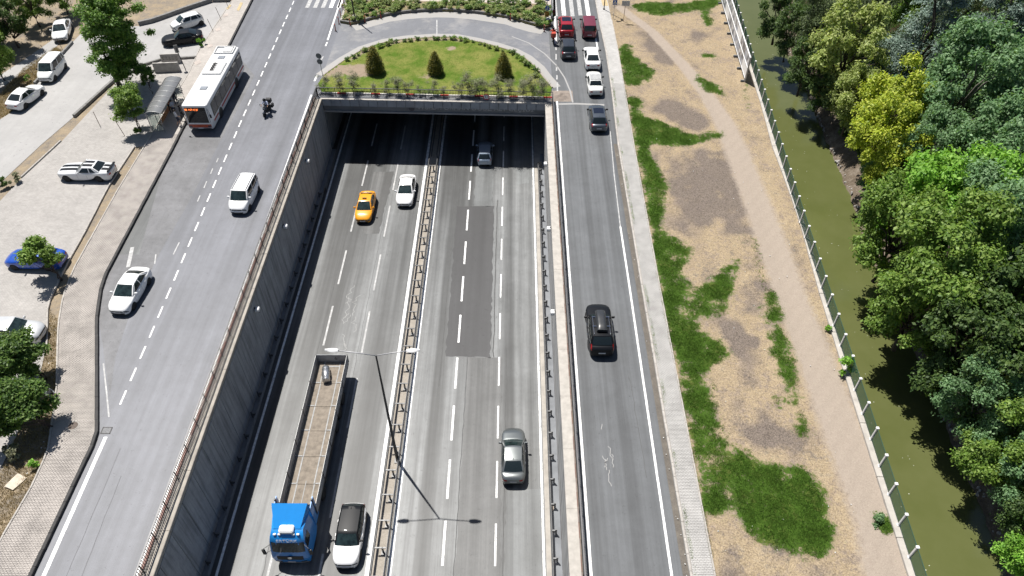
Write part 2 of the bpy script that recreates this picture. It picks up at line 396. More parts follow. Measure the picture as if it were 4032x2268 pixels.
while d < tot - 1:
    p, t = poly_at(DASH, d); marking('lane_dash', [[tuple(p), tuple(p + t * 1.18)]], .13, .006, WHITE_LINE); d += 2.0; n_d += 1
marking('road_marking', [[(-26.58, Y0), (-26.58, 17.63), (-26.70, 26.87)]], .24, .006, WHITE_LINE)
marking('road_marking', [[(-29.29, 33.01), (-28.09, 30.53), (-27.10, 28.43)]], .10, .006, FADED_LINE)
marking('road_marking', [[(-31.77, 45.36), (-31.24, 42.96)]], .3, .006, FADED_LINE)
for x0, y0, x1, y1 in ((548, 398, 543, 412), (534, 425, 528, 438), (518, 455, 512, 473), (502, 490, 497, 508), (452, 610, 437, 640)):
    pass
FAINT = [[(-28.24, 58.04), (-28.21, 57.39)], [(-28.29, 56.38), (-28.24, 55.57)], [(-28.26, 54.42), (-28.22, 53.41)], [(-28.24, 52.30), (-28.20, 51.44)], [(-28.06, 45.97), (-28.07, 44.50)], [(-29.51, 44.49), (-29.21, 43.35)]]
for f in FAINT: marking('worn_lane_dash', [f], .10, .006, FADED_LINE)
marking('road_marking', [[(-21.34, Y0), (-21.34, 40), (-21.45, 56), (-21.62, 69.6)]], .2, .006, WHITE_LINE)
marking('road_marking', [[(-21.84, 72.45), (-21.81, 73.65)]], .2, .006, WHITE_LINE)
marking('road_marking', [[(-22.12, 81.92), (-22.41, 93.46), (-22.64, 101.68)]], .2, .006, WHITE_LINE)
marking('road_marking', [[(-21.98, 77.22), (-21.91, 77.97)]], .16, .006, FADED_LINE); marking('road_marking', [[(-22.09, 80.44), (-22.08, 81.42)]], .16, .006, WHITE_LINE)
marking('road_marking', [[(4.36, Y0), (4.48, 68.4)]], .16, .006, WHITE_LINE)
for a, b in ((257, 240), (228, 207), (200, 188), (178, 170), (160, 150), (140, 132)):
    pass
for f in [[(4.60, 70.22), (4.66, 72.30)], [(4.64, 72.89), (4.68, 73.84)], [(4.67, 74.80), (4.72, 75.96)], [(4.72, 77.33), (4.77, 78.63)], [(4.81, 79.58), (4.82, 80.35)]]: marking('lane_dash', [f], .16, .006, FADED_LINE)
marking('road_marking', [[(4.82, 81.13), (5.07, 92.97), (5.18, 100.45)]], .3, .006, WHITE_LINE)
marking('road_marking', [[(8.98, Y0)] + [(8.98, 17.76), (9.10, 40.74), (9.11, 48.16)]], .15, .006, WHITE_LINE)
marking('road_marking', [[(9.11, 48.16), (9.27, 55.53), (9.56, 62.79)]], .09, .006, FADED_LINE)
marking('road_marking', [[(9.67, 79.22), (9.61, 83.35)]], .18, .006, WHITE_LINE)
for i, x in enumerate((5.0, 6.05, 7.1, 8.1, 9.1)):
    marking('crossing_stripe', [[(x + .1, 88.3 + .25 * (i % 2)), (x + .1, 94.5)]], .5, .006, WHITE_LINE if i in (1, 4) else FADED_LINE)
for i in range(5): marking('crossing_stripe', [[(-22.3 - 1.0 * i, 90.6), (-22.3 - 1.0 * i, 94.5)]], .5, .006, WHITE_LINE if i < 2 else FADED_LINE)
marking('asphalt_joint', [[(-9.60, 87.26), (-9.28, 83.07)]], .14, .006, FADED_LINE)
SEAM = paint('dusty_seam', (.29, .28, .265), .9)
marking('asphalt_joint', [[(-0.32, 82.90), (1.65, 81.32), (3.45, 78.72), (4.72, 75.96), (5.49, 73.32), (5.96, 70.55), (6.12, 68.15)]], .16, .006, SEAM)
marking('asphalt_joint', [[(4.61, 67.83), (6.48, 67.92), (9.38, 67.69)]], .3, .006, SEAM)

DUST = paint('road_dust', (.30, .285, .265), .55); DUST.node_tree.nodes['Mix'].inputs[6].default_value = (.145, .149, .162, 1)
TAR = M('sealed_joint', (.07, .07, .07), .7, var=.3, scale=3); SEAMD = M('hairline_joint', (.10, .10, .108), .7, var=.3, scale=3)
def wiggle(x0, y0, x1, y1, amp=.02, step=.7):
    n_ = max(3, int(math.hypot(x1 - x0, y1 - y0) / step)); return [(x0 + (x1 - x0) * k_ / n_ + random.gauss(0, amp), y0 + (y1 - y0) * k_ / n_) for k_ in range(n_ + 1)]
for s_, w_ in ((wiggle(-3.85, 39, -3.95, 14), .05), (wiggle(-.62, 40, -.72, 14), .05), (wiggle(-6.1, 60, -6.0, 36), .04), (wiggle(-1.75, 60, -1.7, 39), .09), (wiggle(-16.45, 66, -16.5, 14, .03), .04), (wiggle(-13.05, 66, -13.1, 30, .03), .03)): marking('asphalt_joint', [s_], w_, zl - .002, TAR)
for i in range(9):
    y_ = random.uniform(34, 49); x_ = random.gauss(-14.5, .35); marking('crack', [wiggle(x_, y_, x_ + random.uniform(-.4, .4), y_ - random.uniform(1, 2.6), .14, .22)], .035, zl - .002, SEAM)
for i in range(7):
    y_ = random.uniform(24.5, 28.5); x_ = random.gauss(5.9, .18); marking('crack', [wiggle(x_, y_, x_ + random.uniform(-.2, .2), y_ - random.uniform(.4, 1.2), .06, .15)], .04, .005, SEAM)
marking('asphalt_joint', [wiggle(-24.6, 24, -24.2, 10, .015)], .03, .005, SEAMD); marking('asphalt_joint', [wiggle(-25.4, 26, -25.2, 10, .015)], .03, .005, SEAMD)
marking('asphalt_joint', [wiggle(8.1, 32, 8.35, 24, .02)], .03, .005, TAR)
# ---- kerbs: every stone its own piece
def kerb(name, pts, wd, h, m, stone=1.0, side=1, z0=-.02, gap=.02, label=None, jitter=.008, mats=None, depth=0):
    root = empty(name); tag(root, kind='structure'); n = max(1, int(plen(pts) / stone)); L = plen(pts) / n
    for i in range(n):
        a, _ = poly_at(pts, i * L + gap / 2); b, _ = poly_at(pts, (i + 1) * L - gap / 2)
        t = (b - a).normalized(); nr = Vector((t.y, -t.x)) * side
        j = random.uniform(-jitter, jitter); jz = random.uniform(-jitter, jitter)
        p = [a + nr * j, b + nr * j, b + nr * (wd + j), a + nr * (wd + j)]
        mb = MB(); zt = z0 + h + jz; ch = .025
        q_ = [a + nr * (j + ch), b + nr * (j + ch), b + nr * (wd + j - ch), a + nr * (wd + j - ch)]
        vs = [(v.x, v.y, z0 - depth) for v in p] + [(v.x, v.y, zt - ch) for v in p] + [(v.x, v.y, zt) for v in q_]
        fs = [(8, 9, 10, 11)] + [(k, (k + 1) % 4, 4 + (k + 1) % 4, 4 + k) for k in range(4)] + [(4 + k, 4 + (k + 1) % 4, 8 + (k + 1) % 4, 8 + k) for k in range(4)]
        mb.add(vs, fs); mm = mats[i % len(mats)] if mats else m
        me = mb.mesh('kerb_stone', mm, merge=True); link('kerb_stone', me, root)
    return root
KERBG = M('kerb_grey', (.20, .195, .188), .85, var=.25, scale=3, bmp=.2)
KERBL = M('kerb_pale', (.40, .375, .345), .88, var=.2, scale=3, bmp=.2)
def clipY(pts, a, b): return [p for p in pts if a <= p[1] <= b]
kerb('kerb', [(-27.14, 10)] + clipY(EDGE_KERB, 12, 100) + [(-33.8, 104)], .22, .24, M('kerb_dark', (.04, .039, .039), .8, var=.3, scale=3), side=-1)
kerb('kerb', [(9.99, 10)] + clipY(KERB_R, 12, 92) + [(10.35, 104)], .16, .16, KERBL, side=1)
kerb('pavement_edging', [(11.45, 10)] + clipY(WALK_R, 12, 90), .10, .18, KERBL, side=-1)
kerb('pavement_edging', [(EDGING[0][0], 10)] + clipY(EDGING, 12, 96), .12, .19, KERBL, side=1)
kerb('parking_edging', PARK_EDGE[3:], .12, .14, KERBL, side=1)
kerb('kerb', [(-45.15, 65.20), (-43.80, 72.71)], .3, .3, KERBG, side=1)
kerb('kerb', [(-42.65, 75.15), (-40.22, 77.15), (-36.32, 77.72)], .25, .25, KERBG, side=1)
kerb('kerb', [(-52.17, 71.66), (-52.10, 79.17), (-52.10, 81.11)], .25, .28, KERBG, side=1)
kerb('garden_kerb', [(-45.74, 85.52), (-44.13, 86.49), (-41.63, 89.35), (-38.72, 92.22)], .35, .5, KERBG, side=-1, stone=1.6)
kerb('garden_kerb', [(-38.72, 92.22), (-36.46, 92.35)], .35, .5, KERBG, side=-1, stone=1.6)
kerb('strip_edging', [(-44.42, 60.84), (-45.51, 54.90)], .14, .14, KERBL, side=1)
# ---- pavements with their blocks
PAV_L = M('paver_tan', (.405, .372, .342), .9, var=.2, scale=.9)
PAV_R = M('paver_grey', (.415, .405, .39), .9, var=.16, scale=.9)
JOINT = M('joint_sand', (.33, .305, .28), .95, var=.2)
def interp_x(pts, y): return float(np.interp(y, [p[1] for p in pts], [p[0] for p in pts]))
def pave(name, left, right, ya, yb, m, bw=.20, bh=.10, z=.13, gap=.012):
    base = struct(name, MB().sheet([(interp_x(left, y), y) for y in np.arange(ya, yb + .5, 1.0)] + [(interp_x(right, y), y) for y in np.arange(yb, ya - .5, -1.0)], z - .03), JOINT)
    vs, fs, near = [], [], []
    rows = np.arange(ya, yb, bh)
    for r, y in enumerate(rows):
        xa, xb = interp_x(left, y), interp_x(right, y); x = xa + .02 - (bw / 2 if r % 2 else 0)
        while x < xb - .02:
            x0, x1 = max(x, xa + .01) + gap / 2, min(x + bw, xb - .01) - gap / 2
            if x1 - x0 > .04:
                near.append((x0, x1, y + gap / 2, y + bh - gap / 2))
            x += bw
    vis = [n for n in near if n[2] > 17.8 and abs(n[0]) < 28.5]
    vis.sort(key=lambda n: n[2]); single = set(vis[:300])
    uni = MB(); uni.rbox((0, 0, 0), (bw - gap, bh - gap, .05), .008); pm = uni.mesh('paver', m)
    for n in near:
        dz = random.uniform(-.004, .004)
        if n in single:
            sx = (n[1] - n[0]) / (bw - gap)
            link('paver', pm, base, ((n[0] + n[1]) / 2, (n[2] + n[3]) / 2, z - .025 + dz), None, (sx, 1, 1)); continue
        b = len(vs); zz = z + dz; c = .006
        vs += [(n[0], n[2], zz - .02), (n[1], n[2], zz - .02), (n[1], n[3], zz - .02), (n[0], n[3], zz - .02), (n[0] + c, n[2] + c, zz), (n[1] - c, n[2] + c, zz), (n[1] - c, n[3] - c, zz), (n[0] + c, n[3] - c, zz)]
        fs += [(b + 4, b + 5, b + 6, b + 7), (b, b + 1, b + 5, b + 4), (b + 1, b + 2, b + 6, b + 5), (b + 2, b + 3, b + 7, b + 6), (b + 3, b, b + 4, b + 7)]
    me = bpy.data.meshes.new('paver_field'); me.from_pydata(vs, [], fs); me.materials.append(m)
    tag(link('paver_field', me, base), kind='stuff')
    return base
pave('pavement_left', [(x + .12, y) for x, y in EDGING], [(x - .2, y) for x, y in EDGE_KERB], 14, 62, PAV_L)
pave('pavement_right', [(x + .16, y) for x, y in KERB_R], [(x - .1, y) for x, y in WALK_R], 14, 72, PAV_R)
yy = np.arange(61.9, 102, 2.0)
struct('pavement_left_far', MB().sheet([(interp_x(EDGING, y) + .1, y) for y in yy] + [(interp_x(EDGE_KERB, y) - .18, y) for y in yy[::-1]], .125), paving('block_paving_left', (.395, .366, .338), .22, .11, 0, .14, .6))
yy = np.arange(71.9, 102, 2.0)
struct('pavement_right_far', MB().sheet([(interp_x(KERB_R, y) + .15, y) for y in yy] + [(interp_x(WALK_R, y) - .08, y) for y in yy[::-1]], .125), paving('block_paving_right', (.405, .396, .382), .22, .11, 0, .14, .6))
struct('gutter', MB().sheet([(x - .38, y) for x, y in clipY(KERB_R, 12, 70)] + [(x - .02, y) for x, y in clipY(KERB_R, 12, 70)[::-1]], .004), soil('gutter_dirt', [(.10, .092, .082), (.14, .125, .108), (.2, .18, .15)], 1.2, 20))
# pale pink tiled walk beyond the hedge bed and tactile tiles
TILE = paving('pink_tiles', (.42, .37, .335), .4, .4, 0, .1, .7)
struct('crossing_walk', MB().sheet([(-21.81, 92.64), (-9.92, 92.21), (-0.35, 91.78), (4.61, 91.34), (4.91, 100.45), (-21.35, 100.35)], .14), TILE)
struct('tactile_strip', MB().sheet([(11.09, 92.76), (11.81, 92.76), (11.86, 91.02), (11.15, 91.02)], .142), M('tactile_yellow', (.46, .36, .20), .8, var=.15))
for (a, b, c_, d_) in ((1512, 2, 3, 3),):
    pass
for px in ([(-36.43, 90.04), (-36.30, 91.18), (-35.93, 90.96), (-36.04, 89.70)], [(-34.91, 89.60), (-35.01, 91.88), (-34.65, 91.65), (-34.55, 89.37)]): struct('tactile_strip', MB().sheet(px, .15), M('tactile_yellow', (.46, .36, .20), .8, var=.15))
for px in ([(-36.19, 76.26), (-35.71, 76.90), (-35.29, 76.26), (-35.72, 75.63)], [(-35.92, 80.20), (-35.46, 80.68), (-35.10, 80.10), (-35.56, 79.62)], [(-36.11, 84.41), (-35.68, 84.93), (-35.33, 84.20), (-35.74, 83.79)], [(-36.28, 88.25), (-35.81, 88.70), (-35.53, 88.04), (-35.95, 87.60)]): struct('tactile_strip', MB().sheet(px, .15), TILE)
# drain grate and manhole
def grate(x, y, z, label):
    t = empty('drain_grate', (x, y, z), 0, label, 'drain'); fr = MB()
    for s in (-1, 1): fr.box((s * .3, 0, .01), (.05, .5, .03)); fr.box((0, s * .24, .01), (.6, .05, .03))
    fr.build('frame', STEELD, t)
    for i in range(6): MB().box((-.22 + i * .088, 0, .008), (.035, .46, .02)).build('bar', GALV, t)
gx = (-26.84, 27.36); grate(gx[0], gx[1], .004, 'rusty steel drain grate in the gutter where the white edge line begins')
mh = (-29.11, 27.63); t = empty('manhole_cover', (mh[0], mh[1], .13), 0, 'round brown manhole cover set into the tan paved footway', 'manhole')
MB().lathe([(.0, .012), (.30, .012), (.30, 0)], 24).build('lid', M('rust_iron', (.11, .085, .07), .8, var=.3, scale=8), t); MB().lathe([(.31, 0), (.31, .015), (.38, .015), (.38, 0)], 24).build('ring', CONC, t)

# ---- retaining walls (panels, copings) and railings
def stained(name, col):
    m, t, p = nmat(name); a_ = noise(t, 1.0, 4, .65, None, (2.6, 2.6, .16)); b_ = noise(t, .7, 5, .7); c_ = noise(t, 6, 4, .7)
    c = mix(t, 1.0, (*col, 1), ramp(t, a_, [(.36, .66), (.5, 1.0), (.66, 1.12)]), 'MULTIPLY'); c = mix(t, 1.0, c, ramp(t, b_, [(.3, .82), (.7, 1.1)]), 'MULTIPLY'); c = mix(t, 1.0, c, ramp(t, c_, [(.3, .92), (.7, 1.06)]), 'MULTIPLY')
    t.links.new(c, p.inputs['Base Color']); p.inputs['Roughness'].default_value = .9; bump(t, p, c_, .15); return m
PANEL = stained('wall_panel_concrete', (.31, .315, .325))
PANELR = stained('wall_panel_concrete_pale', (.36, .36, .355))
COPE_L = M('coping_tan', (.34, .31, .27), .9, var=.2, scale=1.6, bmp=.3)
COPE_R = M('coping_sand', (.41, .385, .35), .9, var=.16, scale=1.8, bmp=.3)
def wall(x, sgn, label, pm, cm, cx0, cx1, ya=-20.0):
    """sgn +1: face looks to +X"""
    yb = YF(x) + .1
    root = empty('retaining_wall', (x, ya, ZU), 0, label, 'wall')
    H_ = -ZU; Ly = yb - ya
    MB().box((-sgn * .38, Ly / 2, H_ / 2 - .2), (.62, Ly, H_ - .36)).build('wall_core', CONCG, root)
    n = int(Ly / 2.0); pw = Ly / n
    mb = MB(); mb.rbox((0, 0, 0), (.1, pw - .035, H_ - .55), .02); me = mb.mesh('wall_panel', pm)
    for i in range(n): link('wall_panel', me, root, (-sgn * .05 + random.uniform(-.008, .008), (i + .5) * pw, (H_ - .55) / 2 + .12))
    nc = int(Ly / 4.0); cw = Ly / nc
    for i in range(nc):
        c = MB(); c.rbox(((cx0 + cx1) / 2 - x, (i + .5) * cw, H_ - .16 + random.uniform(-.002, .002)), (abs(cx1 - cx0), cw - .002, .34), .03 if sgn > 0 else .012); c.build('coping', cm, root)
    MB().box((sgn * .22, Ly / 2, .08), (.42, Ly, .22)).build('gutter_ledge', CONCG, root)
    return root
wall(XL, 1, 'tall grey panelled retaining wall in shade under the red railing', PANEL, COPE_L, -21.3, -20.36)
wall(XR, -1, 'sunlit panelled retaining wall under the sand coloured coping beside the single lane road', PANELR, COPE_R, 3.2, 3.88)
def railing(name, a, b, z, label, red=True, first=0.0, bars_single=True):
    """steel railing: top rail, bottom rail, posts and pickets"""
    a, b = Vector(a), Vector(b); L = (b - a).length; ang = math.atan2(b.y - a.y, b.x - a.x)
    root = empty(name, (a.x, a.y, z), ang, label, 'railing')
    MB().box((L / 2, 0, 1.0), (L, .085, .055)).build('top_rail', M('rail_grey', (.10, .10, .105), .45, .3, var=.2, scale=2), root)
    MB().box((L / 2, 0, .13), (L, .05, .045)).build('bottom_rail', STEELD, root)
    pm = MB().box((0, 0, .5), (.07, .05, 1.0)).mesh('post', STEELD)
    n = int(round(L / 1.97)); sp = L / n
    for i in range(n + 1): link('post', pm, root, (i * sp, 0, 0))
    pb = MB().box((0, 0, .56), (.03, .03, .84)).mesh('picket', STEELD); cand = []
    for i in range(n):
        for k in range(1, 12): cand.append(i * sp + k * sp / 12)
    wx = [(((root.matrix_basis @ Vector((c, 0, 0))).xy).length, c) for c in cand]; wx.sort()
    vis = [c for d, c in wx if (root.matrix_basis @ Vector((c, 0, 0))).y > 16.5][:300]; sv = set(vis)
    rest = MB()
    for c in cand:
        if c in sv: link('picket', pb, root, (c, 0, 0))
        else: rest.box((c, 0, .56), (.03, .03, .84))
    if rest.v: tag(rest.build('pickets', STEELD, root), kind='stuff')
    return root
railing('railing', (-20.92, 9.9), (-20.92, 69.3), 0, 'long dark picket railing with faded red kerb above the shaded wall')
railing('railing', (-20.86, 69.36), (3.98, 68.50), 0, 'dark picket railing across the portal carrying the round height sign')
railing('railing', (3.98, 68.40), (3.98, 8.0), 0, 'dark picket railing along the sand coloured coping of the single lane road')
REDK = [M('kerb_faded_red', (.25, .15, .13), .85, var=.25, scale=4), M('kerb_faded_red', (.3, .1, .09), .85), M('kerb_faded_pink', (.33, .27, .245), .85, var=.2, scale=4)]
kerb('painted_kerb', [(-21.04, 10), (-21.04, 69.0)], .16, .12, None, 1.0, -1, 0, mats=[REDK[0], REDK[2], REDK[0]])
kerb('painted_kerb', [(-20.7, 69.82), (4.0, 68.95)], .18, .14, None, .9, -1, 0, mats=[M('kerb_white', (.6, .57, .55), .8), M('kerb_white', (.6, .57, .55), .8), M('kerb_red', (.42, .05, .05), .8, var=.2, scale=4), M('kerb_white', (.6, .57, .55), .8)])
kerb('painted_kerb', [(3.885, 10), (3.885, 68.0)], .05, .05, None, 1.0, 1, -.02, mats=[REDK[0], REDK[2]])

# ---- portal and tunnel
portal = empty('underpass_portal', (-8.5, YF(-8.5), 0), math.atan(-.0359), 'grey concrete underpass portal with panelled fascia and raised lettering', 'underpass')
hw = (XR - XL) / 2 + .02; pc = (XL + XR) / 2 + 8.5
n = 24; pw = 2 * hw / n
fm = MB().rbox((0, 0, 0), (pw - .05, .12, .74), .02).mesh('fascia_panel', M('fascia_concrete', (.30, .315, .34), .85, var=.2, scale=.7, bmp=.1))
for i in range(n): link('fascia_panel', fm, portal, (pc - hw + (i + .5) * pw, .07, -.40))
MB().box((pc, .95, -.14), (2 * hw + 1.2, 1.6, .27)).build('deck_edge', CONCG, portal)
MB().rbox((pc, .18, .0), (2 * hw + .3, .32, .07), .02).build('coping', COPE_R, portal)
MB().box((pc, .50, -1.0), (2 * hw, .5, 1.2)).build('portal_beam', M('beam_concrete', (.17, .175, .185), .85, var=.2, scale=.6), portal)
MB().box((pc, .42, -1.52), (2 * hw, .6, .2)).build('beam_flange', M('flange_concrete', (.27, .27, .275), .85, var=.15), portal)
def text_mesh(body, size, ext=.02, align='CENTER'):
    cu = bpy.data.curves.new('lettering', 'FONT'); cu.body = body; cu.size = size; cu.extrude = ext; cu.align_x = align; cu.align_y = 'CENTER'
    o = bpy.data.objects.new('tmp', cu); C.objects.link(o)
    me = bpy.data.meshes.new_from_object(o.evaluated_get(bpy.context.evaluated_depsgraph_get()))
    bpy.data.objects.remove(o); bpy.data.curves.remove(cu); return me
def text(body, size, mat, parent, loc, rot, name='lettering', ext=.02, width=None):
    me = text_mesh(body, size, ext); me.materials.clear(); me.materials.append(mat)
    o = link(name, me, parent, loc, rot)
    if width:
        xs = [v.co.x for v in me.vertices]; s = width / (max(xs) - min(xs)); o.scale = (s, 1, 1)
    return o
text('Prof.Dr. ORHAN OĞUZ ALT GEÇİDİ', .78, M('letter_grey', (.42, .42, .42), .6), portal, (4.4, .235, -.84), (math.pi / 2, 0, 0), width=12.2, ext=.015)
MB().lathe([(.0, 0), (.32, 0), (.32, .03), (0, .03)], 16, 'Y', (-2.45, .21, -1.0)).build('emblem', M('emblem_dark', (.06, .06, .07), .6), portal)
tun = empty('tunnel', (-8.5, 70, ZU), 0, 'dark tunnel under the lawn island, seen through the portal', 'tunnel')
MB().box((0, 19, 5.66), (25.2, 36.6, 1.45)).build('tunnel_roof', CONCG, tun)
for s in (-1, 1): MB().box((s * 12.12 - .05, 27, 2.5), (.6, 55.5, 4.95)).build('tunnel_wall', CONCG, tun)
MB().box((0, 54.5, 2.5), (24, .5, 5.2)).build('added_end_cap', CONCG, tun)  # added cap across the unseen far end, keeps sky light out of the tunnel
MB().box((.05, .75, 4.82), (.8, .25, .2)).box((.05, .8, 4.62), (.45, .2, .3)).build('camera_bracket', WHITE_P, tun)

# ---- median and margins
SAND = soil('median_sand', [(.25, .225, .19), (.32, .29, .25), (.39, .355, .31)], 1.2, 18, .2)
struct('median_strip', MB().box((-8.86, 35, ZU + .03), (.98, 150, .07)), SAND)
struct('margin_strip', MB().sheet([(2.2, Y0), (XR, Y0), (XR, 110), (2.2, 110)], ZU + .005), M('margin_concrete', (.36, .335, .30), .92, var=.2, scale=1.2, bmp=.2))
def wbeam_profile(): return [(.0, -.155), (.035, -.13), (.085, -.085), (.035, -.04), (.03, 0), (.035, .04), (.085, .085), (.035, .13), (.0, .155)]
def guardrail(name, x, ya, yb, face, label, group=None, posts=True, base=0.0, spacer=.22):
    """W-beam guard rail; face = +1: rail face looks to +X"""
    root = empty(name, (x, ya, ZU + base), 0, label, 'guardrail', group); L = yb - ya
    n = max(1, int(round(L / 3.9))); seg = L / n; pr = wbeam_profile()
    for i in range(n):
        mb = MB(); k = len(pr)
        vs = [(face * (.02 + p), y, .62 + z) for y in (i * seg, (i + 1) * seg + .02) for p, z in pr] + [(face * (.004 + p), y, .62 + z) for y in (i * seg, (i + 1) * seg + .02) for p, z in pr]
        fs = []
        for j in range(k - 1): fs += [(j, j + 1, k + j + 1, k + j), (2 * k + j, 3 * k + j, 3 * k + j + 1, 2 * k + j + 1)]
        fs += [(0, k, 3 * k, 2 * k), (k - 1, 3 * k - 1, 4 * k - 1, 2 * k - 1)]
        mb.add(vs, fs); mb.build('beam', GALV, root)
    if posts:
        pm = MB().box((0, 0, .42), (.12, .06, .85)).mesh('post', GALV); sm = MB().box((0, 0, .62), (spacer, .10, .22)).mesh('spacer', GALV)
        m = int(round(L / 1.95))
        for i in range(m + 1):
            y = min(i * 1.95 + .02, L - .05); link('post', pm, root, (-face * (spacer + .06), y, 0)); link('spacer', sm, root, (-face * (spacer / 2 - .005), y, 0))
    return root
ym = 8.5
guardrail('guardrail', -9.22, ym, 66.7, -1, 'steel guard rail on the sandy median facing the oncoming trucks and taxi', posts=False)
guardrail('guardrail', -8.42, ym, 66.7, 1, 'steel guard rail on the sandy median facing the silver saloon', posts=False)
t = empty('median_post_row', (-8.82, 0, ZU + .05), 0, 'row of steel crossbar posts carrying both median guard rails', 'guardrail post')
pm = MB().box((.12, 0, .36), (.12, .07, .74)).mesh('post', GALV); cm_ = MB().box((0, 0, .70), (.74, .09, .06)).mesh('crossbar', GALV); bm_ = MB().box((.12, -.05, .05), (.26, .3, .03)).mesh('base_plate', GALV)
y = 22.11 - 1.95 * 6
while y < 66.6: link('post', pm, t, (0, y, 0)); link('crossbar', cm_, t, (0, y, 0)); link('base_plate', bm_, t, (0, y, 0)); y += 1.945
guardrail('guardrail', 2.62, 9.7, 65.6, -1, 'steel guard rail standing on the pale margin below the sunlit right hand wall')
guardrail('guardrail', -20.02 + .25, 9.4, 60.3, 1, 'steel guard rail in the shadow at the foot of the tall grey wall', spacer=.3)
guardrail('guardrail', -19.62, 61.0, 105, 1, 'guard rail running along the dark tunnel side wall', posts=False, spacer=.3)
guardrail('guardrail', -9.05, 66.9, 105, -1, 'median guard rail inside the dark tunnel beside the oncoming lanes', posts=False)
guardrail('guardrail', -8.55, 66.9, 105, 1, 'median guard rail inside the dark tunnel beside the outgoing lanes', posts=False)
# loose carton on the margin
MB().rbox((0, 0, .06), (.55, .5, .12), .02, .2).build('carton', M('carton', (.62, .50, .38), .9), None, loc=(3.0, 25.4, ZU))
tag(bpy.data.objects['carton'], 'flattened pale carton lying behind the right hand guard rail', 'carton')

# ================================================================== PARK, CANAL, ISLANDS
def inside(poly, X, Y):
    r = np.zeros(X.shape, bool); n = len(poly)
    for i in range(n):
        x0, y0 = poly[i]; x1, y1 = poly[(i + 1) % n]
        if y0 == y1: continue
        c = ((y0 > Y) != (y1 > Y)) & (X < (x1 - x0) * (Y - y0) / (y1 - y0) + x0); r ^= c
    return r
def blur(a, k):
    for _ in range(k):
        p = np.pad(a, 1, mode='edge'); a = (p[1:-1, :-2] + p[1:-1, 2:] + p[:-2, 1:-1] + p[2:, 1:-1] + p[1:-1, 1:-1] * 2) / 6
    return a
GREEN = [[(12.08, 81.36), (13.76, 80.97), (13.81, 77.36), (15.55, 75.11), (15.54, 73.36), (14.05, 71.91), (12.08, 71.65), (11.96, 75.54)],
 [(11.91, 69.20), (12.47, 69.36), (13.55, 67.86), (12.81, 66.86), (13.81, 64.98), (14.46, 65.35), (16.21, 63.53), (17.71, 61.77), (20.86, 62.83), (20.92, 62.13), (17.28, 60.40), (13.36, 60.04), (13.15, 58.39), (13.42, 56.17), (13.99, 53.74), (13.74, 52.00), (12.57, 48.70), (12.43, 47.65), (13.70, 47.14), (14.67, 44.90), (14.31, 43.70), (13.51, 42.76), (14.01, 40.96), (13.74, 37.56), (13.76, 35.96), (14.86, 35.58), (15.53, 34.25), (15.14, 33.33), (13.90, 32.78), (13.39, 31.54), (13.58, 28.87), (13.49, 26.38), (13.37, 22.70), (13.27, 21.65), (11.43, 21.38), (11.58, 27.29), (11.54, 40.77), (11.77, 60.58)],
 [(18.13, 44.19), (18.36, 43.72), (17.12, 40.09), (16.35, 38.60), (14.94, 37.56), (13.92, 37.76), (13.87, 39.22), (15.74, 41.86)],
 [(19.82, 40.62), (20.33, 40.32), (20.18, 38.82), (20.31, 36.38), (19.90, 33.71), (19.70, 30.88), (19.26, 28.25), (19.22, 27.16), (18.72, 27.16), (18.90, 29.21), (18.78, 31.91), (18.80, 34.83), (19.18, 37.58)],
 [(13.75, 26.39), (14.42, 26.54), (14.97, 25.50), (16.26, 25.07), (17.79, 24.65), (18.33, 24.79), (18.97, 23.54), (19.19, 21.41), (18.92, 20.15), (18.20, 19.30), (17.21, 19.05), (16.20, 18.69), (15.46, 19.41), (14.19, 19.89), (13.39, 21.65), (13.53, 24.07)],
 [(17.82, 30.37), (18.39, 30.47), (18.82, 30.04), (18.67, 29.54), (18.02, 29.34), (17.71, 29.80)], [(18.39, 38.48), (19.02, 38.57), (19.02, 38.07), (18.45, 37.82)],
 [(14.59, 91.61), (17.59, 92.43), (21.57, 91.87), (25.45, 93.65), (27.01, 92.47), (24.30, 90.16), (20.12, 89.02), (17.56, 88.46), (15.24, 89.79)], [(23.80, 90.73), (24.61, 90.50), (23.98, 85.79), (23.12, 85.05), (23.30, 88.48)],
 [(19.70, 73.98), (20.45, 73.98), (21.77, 71.69), (22.72, 70.05), (22.35, 69.24), (21.03, 70.04), (19.97, 71.27)], [(21.21, 79.07), (23.07, 78.51), (22.93, 77.77), (21.11, 77.76)],
 [(23.73, 65.02), (24.13, 65.02), (25.68, 73.83), (25.24, 73.40)], [(18.94, 46.75), (19.61, 46.76), (19.69, 46.05), (18.89, 45.90)], [(21.65, 21.63), (22.16, 21.73), (22.59, 20.91), (22.24, 20.29), (21.65, 20.46)]]
PATHL = [(13.34, 90.69), (16.51, 84.19), (19.02, 76.01), (20.39, 70.04), (21.28, 63.91), (21.45, 59.08), (21.56, 52.03), (21.59, 45.66), (21.50, 39.68), (21.64, 33.72), (21.67, 28.26), (21.75, 24.10), (21.79, 20.66), (21.36, 17.81)]
PATHW = [.8, .9, 1.0, 1.1, 1.5, 1.7, 1.7, 1.8, 1.8, 1.9, 2.0, 2.0, 2.1, 2.2]
